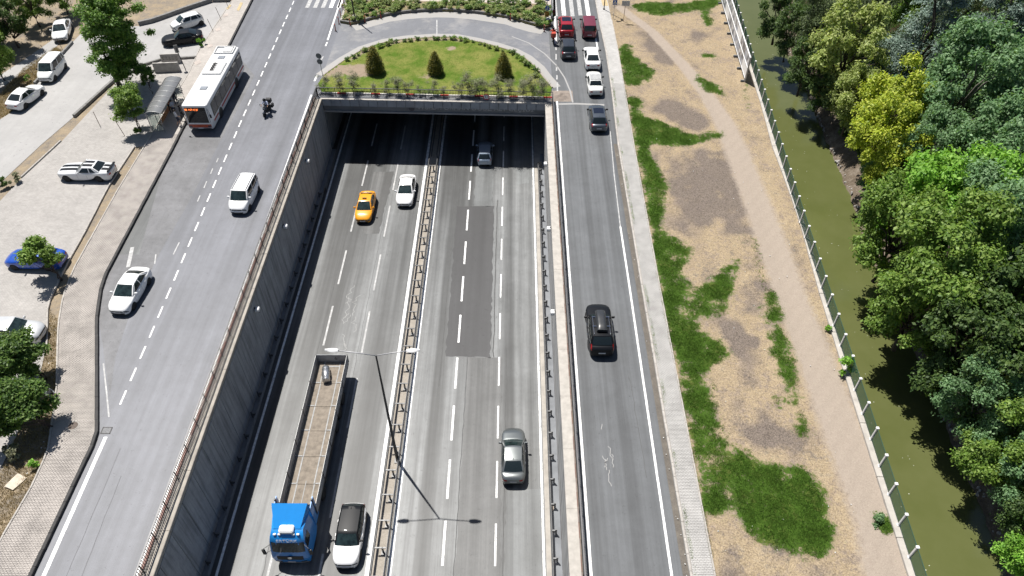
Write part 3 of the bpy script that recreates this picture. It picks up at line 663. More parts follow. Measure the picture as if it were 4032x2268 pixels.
BROWN = [[(15.05, 58.40), (17.88, 59.39), (21.06, 58.10), (21.23, 53.77), (20.46, 48.73), (18.65, 46.65), (15.64, 46.64), (13.94, 48.71), (13.99, 53.74)], [(14.64, 37.56), (17.17, 36.77), (17.36, 33.70), (16.16, 30.87), (14.09, 31.55), (15.93, 33.70)], [(14.91, 28.88), (17.05, 28.88), (18.50, 27.32), (18.20, 25.23), (16.17, 25.22), (14.71, 26.69)],
 [(14.51, 68.81), (18.57, 68.04), (19.94, 64.27), (17.24, 62.47), (14.92, 65.73)], [(21.16, 86.31), (22.34, 84.73), (22.18, 81.20), (20.62, 80.22)], [(15.09, 88.45), (17.98, 81.18), (18.80, 74.68), (16.40, 76.46), (14.48, 83.16)], [(20.33, 46.66), (20.85, 44.68), (20.28, 40.98), (18.78, 39.24), (18.70, 42.32)]]
px0, px1, py0, py1, stp = 10.8, 28.6, 12.0, 104.0, .2
nx, ny = int((px1 - px0) / stp) + 1, int((py1 - py0) / stp) + 1
GX, GY = np.meshgrid(px0 + stp * np.arange(nx), py0 + stp * np.arange(ny))
gw = np.zeros(GX.shape); bw_ = np.zeros(GX.shape); pw_ = np.zeros(GX.shape)
for p in GREEN: gw = np.maximum(gw, inside(p, GX, GY))
for p in BROWN: bw_ = np.maximum(bw_, inside(p, GX, GY))
for (a, b, wa, wb) in zip(PATHL[:-1], PATHL[1:], PATHW[:-1], PATHW[1:]):
    ax, ay = a; dx, dy = b[0] - ax, b[1] - ay; t = np.clip(((GX - ax) * dx + (GY - ay) * dy) / (dx * dx + dy * dy), 0, 1)
    dist = np.hypot(GX - ax - t * dx, GY - ay - t * dy); wd = wa + (wb - wa) * t
    pw_ = np.maximum(pw_, np.clip(1.15 - dist / wd, 0, 1))
gw_s, bw_s = blur(gw, 12), blur(bw_, 40)
def field(k):
    f = blur(np.random.RandomState(k).normal(size=GX.shape), k); return f / f.std()
NZ = .5 * field(2) + .6 * field(6) + .5 * field(30)
gw_s = gw_s + .19 * NZ * np.clip(gw_s * 3, 0, 1); bw_s = bw_s + .22 * (field(12) + .8 * field(60))
wl = np.array([interp_x(WALK_R, y) for y in GY[:, 0]])[:, None]; wr = np.array([interp_x(CANAL_L, y) for y in GY[:, 0]])[:, None]
und = .035 * np.sin(GX * 1.9 + GY * .7) * np.sin(GY * .9 - GX * .4) + .02 * np.sin(GX * 5.1 + 2) * np.sin(GY * 4.3)
Z = .05 + und - .05 * np.clip(pw_, 0, 1) + .04 * gw_s
ok = (GX > wl - .3) & (GX < wr + .25)
idx = -np.ones(GX.shape, int); idx[ok] = np.arange(ok.sum())
fq = ok[:-1, :-1] & ok[1:, :-1] & ok[:-1, 1:] & ok[1:, 1:]
J, I = np.nonzero(fq)
faces = np.stack([idx[J, I], idx[J, I + 1], idx[J + 1, I + 1], idx[J + 1, I]], 1)
me = bpy.data.meshes.new('park_ground'); me.from_pydata(np.stack([GX[ok], GY[ok], Z[ok]], 1).tolist(), [], faces.tolist())
for nm, arr in (('green', gw_s), ('path', pw_), ('brown', bw_s)):
    at_ = me.attributes.new(nm, 'FLOAT', 'POINT'); at_.data.foreach_set('value', arr[ok].astype(np.float32))
me.polygons.foreach_set('use_smooth', [True] * len(me.polygons))
m, t, p = nmat('park_ground')
def attr(nm): a = node(t, 'ShaderNodeAttribute'); a.attribute_name = nm; return a.outputs['Fac']
def madd(a, k, c):
    n = node(t, 'ShaderNodeMath', operation='MULTIPLY_ADD'); n.inputs[1].default_value = k
    if hasattr(a, 'is_linked'): t.links.new(a, n.inputs[0])
    if hasattr(c, 'is_linked'): t.links.new(c, n.inputs[2])
    else: n.inputs[2].default_value = c
    return n.outputs[0]
n1 = noise(t, .5, 8, .72); n2 = noise(t, 3.2, 7, .75); n3 = noise(t, 11, 4, .75); n4 = noise(t, 30, 2, .7)
c = ramp(t, mix(t, .45, n1, n2), [(.30, (.17, .135, .108)), (.42, (.235, .19, .15)), (.52, (.325, .255, .165)), (.60, (.30, .245, .175)), (.7, (.20, .16, .13))])
c = mix(t, ramp(t, madd(n2, 1.5, madd(n1, 1.2, madd(attr('brown'), .75, -1.0))), [(.52, 0), (.95, .9)]), c, mix(t, n3, (.075, .062, .058), (.21, .175, .15)))
c = mix(t, 1.0, c, ramp(t, n3, [(.3, .45), (.5, 1.0), (.7, 1.45)]), 'MULTIPLY')
pathc = mix(t, n2, (.265, .220, .180), (.37, .315, .262)); pathc = mix(t, 1.0, pathc, ramp(t, n3, [(.3, .9), (.7, 1.08)]), 'MULTIPLY')
c = mix(t, ramp(t, madd(n2, .8, madd(attr('path'), 1.0, -.5)), [(.18, 0), (.5, 1)]), c, pathc)
grass = mix(t, n3, (.018, .050, .006), (.075, .135, .018)); grass = mix(t, ramp(t, mix(t, .5, n1, n2), [(.53, 0), (.70, .7)]), grass, (.19, .175, .06))
c = mix(t, ramp(t, madd(n2, 2.2, madd(n3, 1.5, madd(attr('green'), 1.0, -1.87))), [(.34, 0), (.66, 1)]), c, grass)
c = mix(t, 1.0, c, ramp(t, n4, [(.3, .8), (.7, 1.2)]), 'MULTIPLY')
t.links.new(c, p.inputs['Base Color']); p.inputs['Roughness'].default_value = .95; p.inputs['Specular IOR Level'].default_value = .1
bump(t, p, n3, .6, .05)
me.materials.append(m); tag(link('park_ground', me), kind='structure')

# grass: blades, nobody could count them
def blades(name, label, X, Y, Zb, h, wd, mat, per=3, cat='grass'):
    n = len(X); vs = np.zeros((n * per, 3, 3)); k = 0
    for j in range(per):
        a = np.random.rand(n) * 6.283; hh = h * (.55 + .8 * np.random.rand(n)); lean = hh * (.2 + .7 * np.random.rand(n)); ox, oy = (np.random.rand(2, n) - .5) * .16
        ca, sa = np.cos(a), np.sin(a); bx, by = X + ox, Y + oy
        vs[j * n:(j + 1) * n, 0] = np.stack([bx - sa * wd, by + ca * wd, Zb - .01], 1); vs[j * n:(j + 1) * n, 1] = np.stack([bx + sa * wd, by - ca * wd, Zb - .01], 1)
        vs[j * n:(j + 1) * n, 2] = np.stack([bx + ca * lean, by + sa * lean, Zb + hh], 1)
    V = vs.reshape(-1, 3); me = bpy.data.meshes.new(name); me.vertices.add(len(V)); me.vertices.foreach_set('co', V.ravel())
    nf = len(V) // 3; me.loops.add(nf * 3); me.loops.foreach_set('vertex_index', np.arange(nf * 3)); me.polygons.add(nf); me.polygons.foreach_set('loop_start', np.arange(nf) * 3); me.polygons.foreach_set('loop_total', np.full(nf, 3))
    me.update(); me.validate(); me.materials.append(mat); return tag(link(name, me), label, cat, None, 'stuff')
GRASS = leafmat('grass_blades', (.025, .075, .008), (.055, .12, .014), (.11, .16, .03), .35, .6)
STRAW = leafmat('straw_blades', (.22, .165, .085), (.33, .25, .135), (.42, .34, .20), .2, .8)
def sample(wt, n):
    pr = wt.ravel() / wt.sum(); k = np.random.choice(pr.size, n, p=pr); jx, jy = (np.random.rand(2, n) - .5) * stp * 1.1
    return GX.ravel()[k] + jx, GY.ravel()[k] + jy, Z.ravel()[k]
dens = np.clip(gw_s + .25 * np.sin(GX * 2.3 + GY) * np.sin(GY * 1.7 - GX) - .5, 0, 1) ** .7 * ok * (1.5 - np.clip((GY - 20) / 90, 0, 1))
blades('park_grass', 'green lawn patches on the dry park strip between footway and canal', *sample(dens, 52000), .08, .011, GRASS)
dens = np.clip(1 - pw_ * 3, 0, 1) * np.clip(1 - gw_s * 2, 0, 1) * ok * (.4 + .6 * (np.sin(GX * 1.1 + GY * .33) * np.sin(GY * .41) > -.1)) * np.clip(1.1 - bw_s, .15, 1)
blades('dry_grass', 'straw coloured dry grass on the park strip', *sample(dens, 30000), .05, .008, STRAW, 2)

# ---- canal
m, t, p = nmat('canal_water')
wn = noise(t, .25, 4, .6)
t.links.new(mix(t, ramp(t, wn, [(.3, 0), (.7, 1)]), (.082, .094, .030), (.102, .112, .042)), p.inputs['Base Color'])
p.inputs['Roughness'].default_value = .12; p.inputs['Specular IOR Level'].default_value = .5
bump(t, p, noise(t, 5, 3, .6), .06, .05)
struct('canal_water', MB().sheet([(x - .3, y) for x, y in CANAL_L] + [(x + 1.5, y) for x, y in BANK[::-1]], -1.9), m)
# bank: uneven slope from the water to the wood
mb = MB(); ys = np.arange(-10, 120, .6); k = 7
for y in ys:
    xb = interp_x(BANK, y)
    for i in range(k):
        f = i / (k - 1); mb.v.append((xb - .5 + f * 3.2 + random.uniform(-.18, .18), y + random.uniform(-.1, .1), -2.3 + 2.5 * f ** .7 + random.uniform(-.12, .12)))
for j in range(len(ys) - 1):
    for i in range(k - 1): mb.f.append((j * k + i, j * k + i + 1, (j + 1) * k + i + 1, (j + 1) * k + i)); mb.m.append(0)
struct('canal_bank', mb, soil('bank_soil', [(.07, .055, .04), (.15, .12, .09), (.30, .26, .22)], 1.5), smooth=True)
mb = MB()
for i in range(700):
    y = random.uniform(15, 100); x = interp_x(BANK, y) + random.uniform(-.15, .55); r = random.uniform(.06, .2)
    mb.rbox((x, y, -1.88 + random.uniform(0, .35)), (r * 1.4, r, r * .9), r * .3, random.uniform(0, 3))
tag(mb.build('bank_rubble', M('rubble', (.36, .34, .32), .9, var=.3, scale=4)), 'pale stone rubble at the foot of the wooded canal bank', 'rubble', None, 'stuff')
mb = MB()
for i in range(150):
    y = random.uniform(17, 92); a = interp_x(CANAL_L, y); b = interp_x(BANK, y); x = a + (b - a) * min(.98, abs(random.gauss(.3, .18))); r = random.uniform(.015, .045); a0 = random.uniform(0, 6)
    mb.add([(x + r * math.cos(a0 + k_ * 1.26), y + r * .7 * math.sin(a0 + k_ * 1.26), -1.893) for k_ in range(5)], [(0, 1, 2, 3, 4)])
tag(mb.build('floating_scum', M('scum', (.45, .45, .38), .7)), 'pale flecks of scum floating on the green canal', 'scum', None, 'stuff')
# canal wall (concrete upstand) and fence
cw = empty('canal_wall', (0, 0, 0)); tag(cw, 'low concrete canal wall carrying the green mesh fence', 'wall')
cl = [(21.2, 0)] + clipY(CANAL_L, 10, 90) + [(28.1, 100)]
n = int(plen(cl) / 3.9); L = plen(cl) / n
for i in range(n):
    a, _ = poly_at(cl, i * L + .01); b, _ = poly_at(cl, (i + 1) * L - .01); c_ = (a + b) / 2; ang = math.atan2(b.y - a.y, b.x - a.x)
    s = MB(); s.rbox((0, 0, -.95), ((b - a).length, .42, 2.3 + random.uniform(-.01, .01)), .03); s.build('wall_block', COPE_R, cw, loc=(c_.x + .17, c_.y, 0), rot=(0, 0, ang))
CP = [(22.71, 18.68), (25.2, 57.65)]
fence = empty('canal_fence', (22.7, 18.7, .2), 0, 'green mesh fence on white concrete posts beside the canal', 'fence')
WHITEC = M('white_concrete', (.66, .66, .66), .7, var=.08)
MESHG = M('green_mesh', (.018, .075, .058), .5, .2, var=.1)
pm = MB().rbox((0, 0, .62), (.13, .13, 1.3), .015).rbox((0, 0, 1.32), (.19, .19, .1), .02).rbox((0, 0, .04), (.2, .2, .12), .02).mesh('post', WHITEC)
fl = [(21.5, 1.0), (22.71, 18.68), (23.2, 26.48), (23.91, 38.13), (24.52, 47.84), (25.2, 57.65), (25.75, 65.4), (26.45, 75.2), (27.6, 90), (28.4, 100)]
n = int(plen(fl) / 1.95); L = plen(fl) / n
mm = MB()
for i in range(36): mm.box((L * (i + .5) / 36, 0, .68), (.012, .008, 1.16))
for i in range(16): mm.box((L / 2, 0, .12 + i * .075), (L, .008, .011))
mm.box((L / 2, 0, 1.26), (L, .03, .035)); mesh_me = mm.mesh('mesh_panel', MESHG)
for i in range(n + 1):
    p_, t_ = poly_at(fl, min(i * L, plen(fl) - .01)); ang = math.atan2(t_.y, t_.x)
    link('post', pm, fence, (p_.x - 22.7, p_.y - 18.7, -.05), (0, 0, ang))
    if i < n:
        p2, _ = poly_at(fl, (i + 1) * L - .005); a2 = math.atan2(p2.y - p_.y, p2.x - p_.x); link('mesh_panel', mesh_me, fence, (p_.x - 22.7, p_.y - 18.7, -.05), (0, 0, a2))

# ---- islands
LAWN_EDGE = [(-21.04, 73.48), (-20.52, 74.53), (-19.21, 77.05), (-17.46, 79.59), (-15.22, 81.25), (-12.97, 82.05), (-9.38, 82.57), (-7.11, 82.48), (-4.72, 81.59), (-2.35, 80.42), (-0.30, 79.08), (1.15, 77.50), (2.38, 75.32), (3.08, 73.31), (4.01, 71.04)]
lawn_poly = LAWN_EDGE + [(3.8, 69.2), (-20.6, 70.05), (-21.33, 71.78)]
def isl(name, poly, z, mat, st=.3):
    xs = [p[0] for p in poly]; ysx = [p[1] for p in poly]; gx = np.arange(min(xs), max(xs) + st, st); gy = np.arange(min(ysx), max(ysx) + st, st); X, Y = np.meshgrid(gx, gy)
    return X, Y, inside(poly, X, Y)
m, t, p = nmat('island_lawn')
n1 = noise(t, .35, 6, .7); n2 = noise(t, 2.5, 6, .75); n3 = noise(t, 14, 4, .75)
gc = mix(t, n3, (.045, .10, .012), (.115, .175, .022)); gc = mix(t, ramp(t, n1, [(.40, 0), (.60, .85)]), gc, (.21, .21, .06))
sep = node(t, 'ShaderNodeSeparateXYZ'); tc = node(t, 'ShaderNodeTexCoord'); t.links.new(tc.outputs['Object'], sep.inputs[0])
dirt = mix(t, n2, (.19, .145, .105), (.34, .275, .21))
at2 = node(t, 'ShaderNodeAttribute'); at2.attribute_name = 'dirt'
f = node(t, 'ShaderNodeMath', operation='MULTIPLY_ADD'); t.links.new(n2, f.inputs[0]); f.inputs[1].default_value = .8; t.links.new(at2.outputs['Fac'], f.inputs[2])
c = mix(t, ramp(t, f.outputs[0], [(.66, 0), (.86, 1)]), gc, dirt)
c = mix(t, 1.0, c, ramp(t, noise(t, 25, 2, .7), [(.3, .75), (.7, 1.2)]), 'MULTIPLY')
t.links.new(c, p.inputs['Base Color']); p.inputs['Roughness'].default_value = .95; p.inputs['Specular IOR Level'].default_value = .1; bump(t, p, n3, .6, .05)
def island(name, poly, z, mat, dirtfn, st=.3):
    X, Y, _ = isl(name, poly, z, mat, st); ins = inside(poly, X, Y); g_ = MB(); g_.sheet(poly, z)
    struct(name + '_bed', g_, mat)
    D = dirtfn(X, Y)
    ind = -np.ones(X.shape, int); ind[ins] = np.arange(ins.sum()); fq = ins[:-1, :-1] & ins[1:, :-1] & ins[:-1, 1:] & ins[1:, 1:]; J, I = np.nonzero(fq)
    zz = z + .04 + .05 * np.sin(X * .9) * np.sin(Y * .8)
    me = bpy.data.meshes.new(name); me.from_pydata(np.stack([X[ins], Y[ins], zz[ins]], 1).tolist(), [], np.stack([ind[J, I], ind[J, I + 1], ind[J + 1, I + 1], ind[J + 1, I]], 1).tolist())
    a_ = me.attributes.new('dirt', 'FLOAT', 'POINT'); a_.data.foreach_set('value', D[ins].astype(np.float32)); me.materials.append(mat)
    me.polygons.foreach_set('use_smooth', [True] * len(me.polygons))
    return tag(link(name, me), kind='structure'), X, Y, ins, D, zz
BED = soil('island_soil', [(.20, .155, .115), (.30, .24, .18), (.38, .31, .24)], .9, 14)
def edge_d(X, Y, pts):
    d = np.full(X.shape, 99.)
    for a, b in zip(pts[:-1], pts[1:]):
        dx, dy = b[0] - a[0], b[1] - a[1]; tt = np.clip(((X - a[0]) * dx + (Y - a[1]) * dy) / (dx * dx + dy * dy), 0, 1); d = np.minimum(d, np.hypot(X - a[0] - tt * dx, Y - a[1] - tt * dy))
    return d
def blob(X, Y, c, r): return np.clip(1.2 - np.hypot((X - c[0]) / r[0], (Y - c[1]) / r[1]), 0, 1)
def lawn_dirt(X, Y):
    d = .30 * np.clip(1.6 - edge_d(X, Y, LAWN_EDGE), 0, 1) * (X < -6) + .18 * np.clip(1.3 - edge_d(X, Y, LAWN_EDGE), 0, 1)
    d = np.maximum(d, .75 * blob(X, Y, (-17.21, 74.54), (2.6, 2.0))); d = np.maximum(d, .7 * blob(X, Y, (-19.67, 74.71), (2.6, 2.2))); d = np.maximum(d, .6 * blob(X, Y, (-7.32, 79.73), (.9, .8))); d = np.maximum(d, .42 * blob(X, Y, (-9.37, 73.27), (2.2, 1.0)))
    return np.maximum(d, .45 * np.clip(1.3 - (Y - YF(0)), 0, 1))
lo = island('lawn_island', lawn_poly, .08, m, lawn_dirt)
_, X, Y, ins, D, zz = lo
def isl_blades(nm, lab, X, Y, zz, wgt, n, h, mat):
    pr = wgt.ravel() / wgt.sum(); k = np.random.choice(pr.size, n, p=pr); j = (np.random.rand(2, n) - .5) * .33
    blades(nm, lab, X.ravel()[k] + j[0], Y.ravel()[k] + j[1], zz.ravel()[k], h, .012, mat, 2)
GRASS2 = leafmat('lawn_blades', (.05, .11, .012), (.085, .15, .018), (.14, .19, .03), .3, .6)
isl_blades('island_grass', 'bright green mown lawn on the half round island above the tunnel', X, Y, zz, ins * np.clip(.5 - D, 0, 1), 15000, .05, GRASS2)
struct('dust_band', (lambda mb: (line(mb, offset(LAWN_EDGE, -.55), 1.0, .004), mb)[1])(MB()), DUST)
kerb('island_kerb', LAWN_EDGE, .18, .16, M('kerb_dusty', (.34, .30, .265), .9, var=.3, scale=3), side=-1)
HEDGE = [(-21.37, 86.36), (-19.92, 85.83), (-18.93, 86.37), (-16.10, 88.22), (-13.71, 89.01), (-11.26, 89.46), (-9.67, 89.58), (-7.52, 89.48), (-5.01, 89.04), (-2.51, 88.27), (-0.33, 87.52), (1.13, 86.44), (2.43, 85.60), (3.77, 85.08), (4.41, 85.61)]
hedge_poly = HEDGE + [(4.60, 91.22), (-0.35, 91.55), (-9.91, 91.98), (-21.67, 92.40)]
struct('hedge_bed', MB().prism(hedge_poly, -.02, .24), soil('hedge_soil', [(.16, .12, .085), (.26, .20, .14), (.14, .15, .05), (.30, .24, .17)], 1.2, 14))
struct('dust_band', (lambda mb: (line(mb, offset(HEDGE[1:-1], .85), 1.6, .004), mb)[1])(MB()), DUST)
kerb('island_kerb', HEDGE, .30, .36, M('kerb_bed_grey', (.15, .145, .14), .85, var=.3, scale=3), side=-1, stone=1.3)
kerb('island_kerb', [(-21.62, 92.40), (-21.37, 86.36)], .25, .30, M('kerb_bed_pale', (.38, .35, .32), .85, var=.3, scale=3), side=-1)
kerb('island_kerb', [(4.41, 85.61), (4.55, 91.11)], .3, .36, M('kerb_bed_pale', (.38, .35, .32), .85), side=-1)
# soil heap at the end of the portal railing
mb = MB()
hc = (4.80, 69.33)
mb.grid(lambda u, v: (hc[0] - 1.0 + 2.4 * u, hc[1] - 1.0 + 2.2 * v, .005 + .28 * max(0, 1 - ((u - .4) ** 2 + (v - .5) ** 2) * 5.0) * (.75 + .5 * math.sin(u * 17) * math.sin(v * 13))), 16, 16)
tag(mb.build('soil_heap', soil('heap_soil', [(.16, .135, .115), (.26, .22, .19), (.33, .29, .25)], 1.5), smooth=True), 'small heap of grey rubble and soil at the end of the portal railing', 'soil heap')

# ================================================================== VEHICLES
def evalmesh(me, lev):
    o = bpy.data.objects.new('tmp', me); C.objects.link(o); md = o.modifiers.new('s', 'SUBSURF'); md.levels = lev; md.render_levels = lev
    bpy.context.view_layer.update()
    r = bpy.data.meshes.new_from_object(o.evaluated_get(bpy.context.evaluated_depsgraph_get())); bpy.data.objects.remove(o); return r
def bvh_of(meshes):
    vs, fs = [], []
    for me in meshes:
        b = len(vs); vs += [v.co.copy() for v in me.vertices]; fs += [[b + i for i in p.vertices] for p in me.polygons]
    return BVHTree.FromPolygons(vs, fs)
def conform(bvh, o, du, dv, d, nu=6, nv=3, off=.008, thick=0.0):
    """grid of rays from o (+u*du +v*dv) along d, laid onto the surface and lifted by off"""
    o, du, dv, d = Vector(o), Vector(du), Vector(dv), Vector(d).normalized(); mb = MB(); vs = {}; 
    for j in range(nv + 1):
        for i in range(nu + 1):
            h = bvh.ray_cast(o + du * (i / nu) + dv * (j / nv), d)
            if h[0] is not None: vs[(i, j)] = len(mb.v); mb.v.append(tuple(h[0] - d * off))
    nrm = du.cross(dv).dot(d) > 0
    for j in range(nv):
        for i in range(nu):
            k = [(i, j), (i + 1, j), (i + 1, j + 1), (i, j + 1)]
            if all(q_ in vs for q_ in k):
                f = [vs[q_] for q_ in k]; mb.f.append(f[::-1] if nrm else f); mb.m.append(0)
    return mb
WHEEL_ME = {}
def wheel_meshes(rim):
    if rim in WHEEL_ME: return WHEEL_ME[rim]
    ty = MB().lathe([(.62, -.32), (.88, -.34), (.97, -.26), (1.0, -.12), (1.0, .12), (.97, .26), (.88, .34), (.62, .32)], 24, 'X').mesh('wheel', RUBBER, True, 50)
    r = MB(); r.lathe([(.66, .20), (.66, .30), (.60, .30), (.58, .16), (0, .15)], 24, 'X')
    for k in range(5 if rim != 'steel' else 9):
        a = 2 * math.pi * k / (5 if rim != 'steel' else 9); r.box((.22, .34 * math.cos(a), .34 * math.sin(a)), (.08, .5 if rim != 'steel' else .12, .13), 0, a)
    r.lathe([(.13, .2), (.13, .28), (0, .29)], 10, 'X')
    mt = {'alloy': ALLOY, 'dark': M('rim_dark', (.07, .07, .075), .4, .5), 'steel': M('rim_steel', (.3, .3, .31), .5, .4)}[rim]
    WHEEL_ME[rim] = (ty, r.mesh('rim', mt)); return WHEEL_ME[rim]
def add_wheel(parent, x, y, rad, rim='alloy', wd=1.0):
    ty, rm = wheel_meshes(rim); s = 1 if x > 0 else -1
    o = link('wheel', ty, parent, (x, y, rad), (0, 0, 0 if s > 0 else math.pi), (rad * wd, rad, rad)); link('rim', rm, o); return o

KINDS = {  # lengths in metres; y forward
 'sedan': dict(L=4.6, W=1.80, H=1.46, wb=2.68, fo=.92, hood=.93, nose=.70, trunk=1.02, tail=.95, ws0=1.02, ws1=.14, rw1=-.92, rw0=-1.72, belt=.94, R=.315, roofw=.69),
 'hatch': dict(L=4.1, W=1.76, H=1.50, wb=2.56, fo=.82, hood=.96, nose=.74, trunk=.98, tail=.92, ws0=.98, ws1=.28, rw1=-1.45, rw0=-1.86, belt=.96, R=.31, roofw=.70),
 'suv': dict(L=4.5, W=1.86, H=1.64, wb=2.66, fo=.92, hood=1.06, nose=.86, trunk=1.10, tail=1.0, ws0=.95, ws1=.30, rw1=-1.55, rw0=-2.02, belt=1.07, R=.355, roofw=.72),
 'van': dict(L=4.2, W=1.80, H=1.78, wb=2.62, fo=.84, hood=1.08, nose=.80, trunk=1.12, tail=1.05, ws0=1.22, ws1=.62, rw1=-1.86, rw0=-2.02, belt=1.08, R=.31, roofw=.80),
 'coupe': dict(L=4.7, W=1.86, H=1.38, wb=2.78, fo=.90, hood=.90, nose=.68, trunk=.98, tail=.90, ws0=.72, ws1=.05, rw1=-.85, rw0=-1.72, belt=.90, R=.33, roofw=.66),
 'muscle': dict(L=5.02, W=1.92, H=1.45, wb=2.95, fo=.95, hood=.98, nose=.82, trunk=1.03, tail=.96, ws0=.55, ws1=-.08, rw1=-1.0, rw0=-1.62, belt=.98, R=.355, roofw=.66),
 'classic': dict(L=4.35, W=1.66, H=1.42, wb=2.50, fo=.75, hood=.90, nose=.76, trunk=.95, tail=.88, ws0=.72, ws1=.22, rw1=-.90, rw0=-1.30, belt=.92, R=.29, roofw=.74),
}
def car_shape(k):
    L, W, H, Rw = k['L'], k['W'], k['H'], k['R']; hl, hw = L / 2, W / 2; fa = hl - k['fo']; ra = fa - k['wb']
    arch = Rw * 1.16
    ys = [-hl, -hl + .05, -hl + .18, -hl + .38]
    for c in (ra, fa): ys += [c - arch * 1.02, c - arch * .96, c - arch * .7, c - arch * .35, c, c + arch * .35, c + arch * .7, c + arch * .96, c + arch * 1.02]
    ys += [(ra + fa) / 2 - .5, (ra + fa) / 2 + .5, k['ws0'], k['rw0'], hl - .38, hl - .18, hl - .05, hl]
    ys = sorted(set(round(y, 3) for y in ys))
    o = [ys[0]]
    for y in ys[1:]:
        if y - o[-1] > .035: o.append(y)
    ys = o
    topy = [-hl, -hl + .06, -hl + .25, k['rw0'] - .02, k['rw0'] + .1, k['ws0'] - .1, k['ws0'] + .05, hl - .55, hl - .22, hl - .06, hl]
    if k['rw0'] < -hl + .3: topy[1:4] = [-hl + .04, -hl + .08, -hl + .12]; 
    topz = [k['tail'] - .16, k['tail'] - .03, k['trunk'] - .02, k['trunk'], k['belt'] + .02, k['belt'] + .01, k['hood'], k['hood'] - .07, k['nose'] + .02, k['nose'] - .06, k['nose'] - .2]
    if k['rw0'] < -hl + .3: topz[:4] = [k['tail'] - .12, k['tail'], k['tail'] + .04, k['belt']]
    wy = [-hl, -hl + .05, -hl + .2, -hl + .6, -.3, hl - .75, hl - .32, hl - .1, hl]; wz = [.66, .79, .90, .985, 1.0, .985, .90, .74, .56]
    rows = []
    for y in ys:
        zt = float(np.interp(y, topy, topz)); wv = hw * float(np.interp(y, wy, wz)); zb = float(np.interp(y, [-hl, -hl + .15, hl - .15, hl], [.34, .22, .20, .30]))
        inarch = False
        for c in (ra, fa):
            if abs(y - c) < arch: zb = max(zb, Rw + math.sqrt(arch * arch - (y - c) ** 2) * .98); inarch = True
        hood_y = y > k['ws0'] or y < k['rw0']; cr = .055 if hood_y else .02; zs = zt - (.10 if hood_y else .03)
        zs = max(zs, zb + .06); zm = zb + (zs - zb) * .5
        rows.append([(wv * (.955 if not inarch else .99), zb), (wv * 1.0, zb + (zs - zb) * .25), (wv * 1.0, zm), (wv * .985, zs - .02), (wv * .93, zt - .015), (wv * .55, zt + cr * .75), (0, zt + cr)])
    mb = MB(); m = len(rows[0])
    for y, r in zip(ys, rows): mb.v += [(-x, y, z) for x, z in r[:-1]] + [(x, y, z) for x, z in r[::-1]]
    n = 2 * m - 1
    for i in range(len(ys) - 1):
        for j in range(n - 1): mb.f.append((i * n + j, i * n + j + 1, (i + 1) * n + j + 1, (i + 1) * n + j)); mb.m.append(0)
    # closed ends
    for e in (0, len(ys) - 1):
        for j in range(m - 1):
            f = (e * n + j, e * n + j + 1, e * n + n - 2 - j, e * n + n - 1 - j)
            if len(set(f)) == 4 or True:
                f = tuple(dict.fromkeys(f)); 
                if len(f) > 2: mb.f.append(f if e == 0 else f[::-1]); mb.m.append(0)
    me = mb.mesh('body', BLACK, merge=True); body = evalmesh(me, 1); body.polygons.foreach_set('use_smooth', [True] * len(body.polygons))
    # cabin
    wbf, wbr, wr = hw * .90, hw * .88, hw * k['roofw']; zr = H - .045; zf, zb_ = k['hood'] - .03, (k['trunk'] if k['rw0'] > -hl + .3 else k['belt']) - .02
    def front(u, v): s = u * 2 - 1; return Vector((s * (wbf + (wr - wbf) * v), k['ws0'] + .14 * (1 - s * s) + (k['ws1'] + .05 * (1 - s * s) - k['ws0'] - .14 * (1 - s * s)) * v, zf + (zr - zf) * v + .03 * math.sin(math.pi * v) + .035 * (1 - s * s) * v))
    def rear(u, v): s = 1 - u * 2; return Vector((s * (wbr + (wr * .97 - wbr) * v), k['rw0'] - .08 * (1 - s * s) * (1 - v) + (k['rw1'] - k['rw0']) * v - .04 * (1 - s * s) * v, zb_ + (zr - .02 - zb_) * v + .03 * math.sin(math.pi * v) + .035 * (1 - s * s) * v))
    def side(sg):
        def f(u, v):   # u front->rear
            xb = wbf + (wbr - wbf) * u + .05 * math.sin(math.pi * u); xt = wr * (1 - .03 * u) ; yb = k['ws0'] + (k['rw0'] - k['ws0']) * u; yt = k['ws1'] + (k['rw1'] - k['ws1']) * u
            zbl = zf + (zb_ - zf) * u; return Vector((sg * (xb + (xt - xb) * v + .03 * math.sin(math.pi * v)), yb + (yt - yb) * v, zbl + (zr - .02 * u - zbl) * v + .012 * math.sin(math.pi * u) * v))
        return f
    def roof(u, v): s = u * 2 - 1; y = k['ws1'] + (k['rw1'] - k['ws1']) * v; return Vector((s * wr * (1 - .03 * v), y + (.05 * (1 - v) - .04 * v) * (1 - s * s), zr - .02 * v + .035 * (1 - s * s) + .012 * math.sin(math.pi * v)))
    cb = MB(); cb.grid(front, 8, 4); cb.grid(rear, 8, 4); cb.grid(roof, 8, 8); cb.grid(side(1), 8, 4); cb.grid(side(-1), 8, 4)
    cab = cb.mesh('cabin', BLACK, True, 38, True)
    def panel(fn, u0, u1, v0, v1, nu=6, nv=4, off=.012, trim=None):
        g_ = MB(); V = lambda a, b: fn(min(max(a, 0), 1), min(max(b, 0), 1))
        def pt(a, b):
            uu, vv = u0 + (u1 - u0) * a, v0 + (v1 - v0) * b
            if trim: uu = trim(uu, vv)
            e = .01; nn = (V(uu + e, vv) - V(uu - e, vv)).cross(V(uu, vv + e) - V(uu, vv - e)).normalized(); c_ = V(uu, vv)
            if nn.dot(c_ - Vector((0, (k['ws0'] + k['rw0']) / 2, k['belt'] - .3))) < 0: nn = -nn
            return c_ + nn * off
        g_.grid(pt, nu, nv); return g_
    return dict(body=body, cab=cab, front=front, rear=rear, side=side, roof=roof, panel=panel, fa=fa, ra=ra, bvh=bvh_of([body]), bvh2=bvh_of([body, cab]))
SHAPES = {}
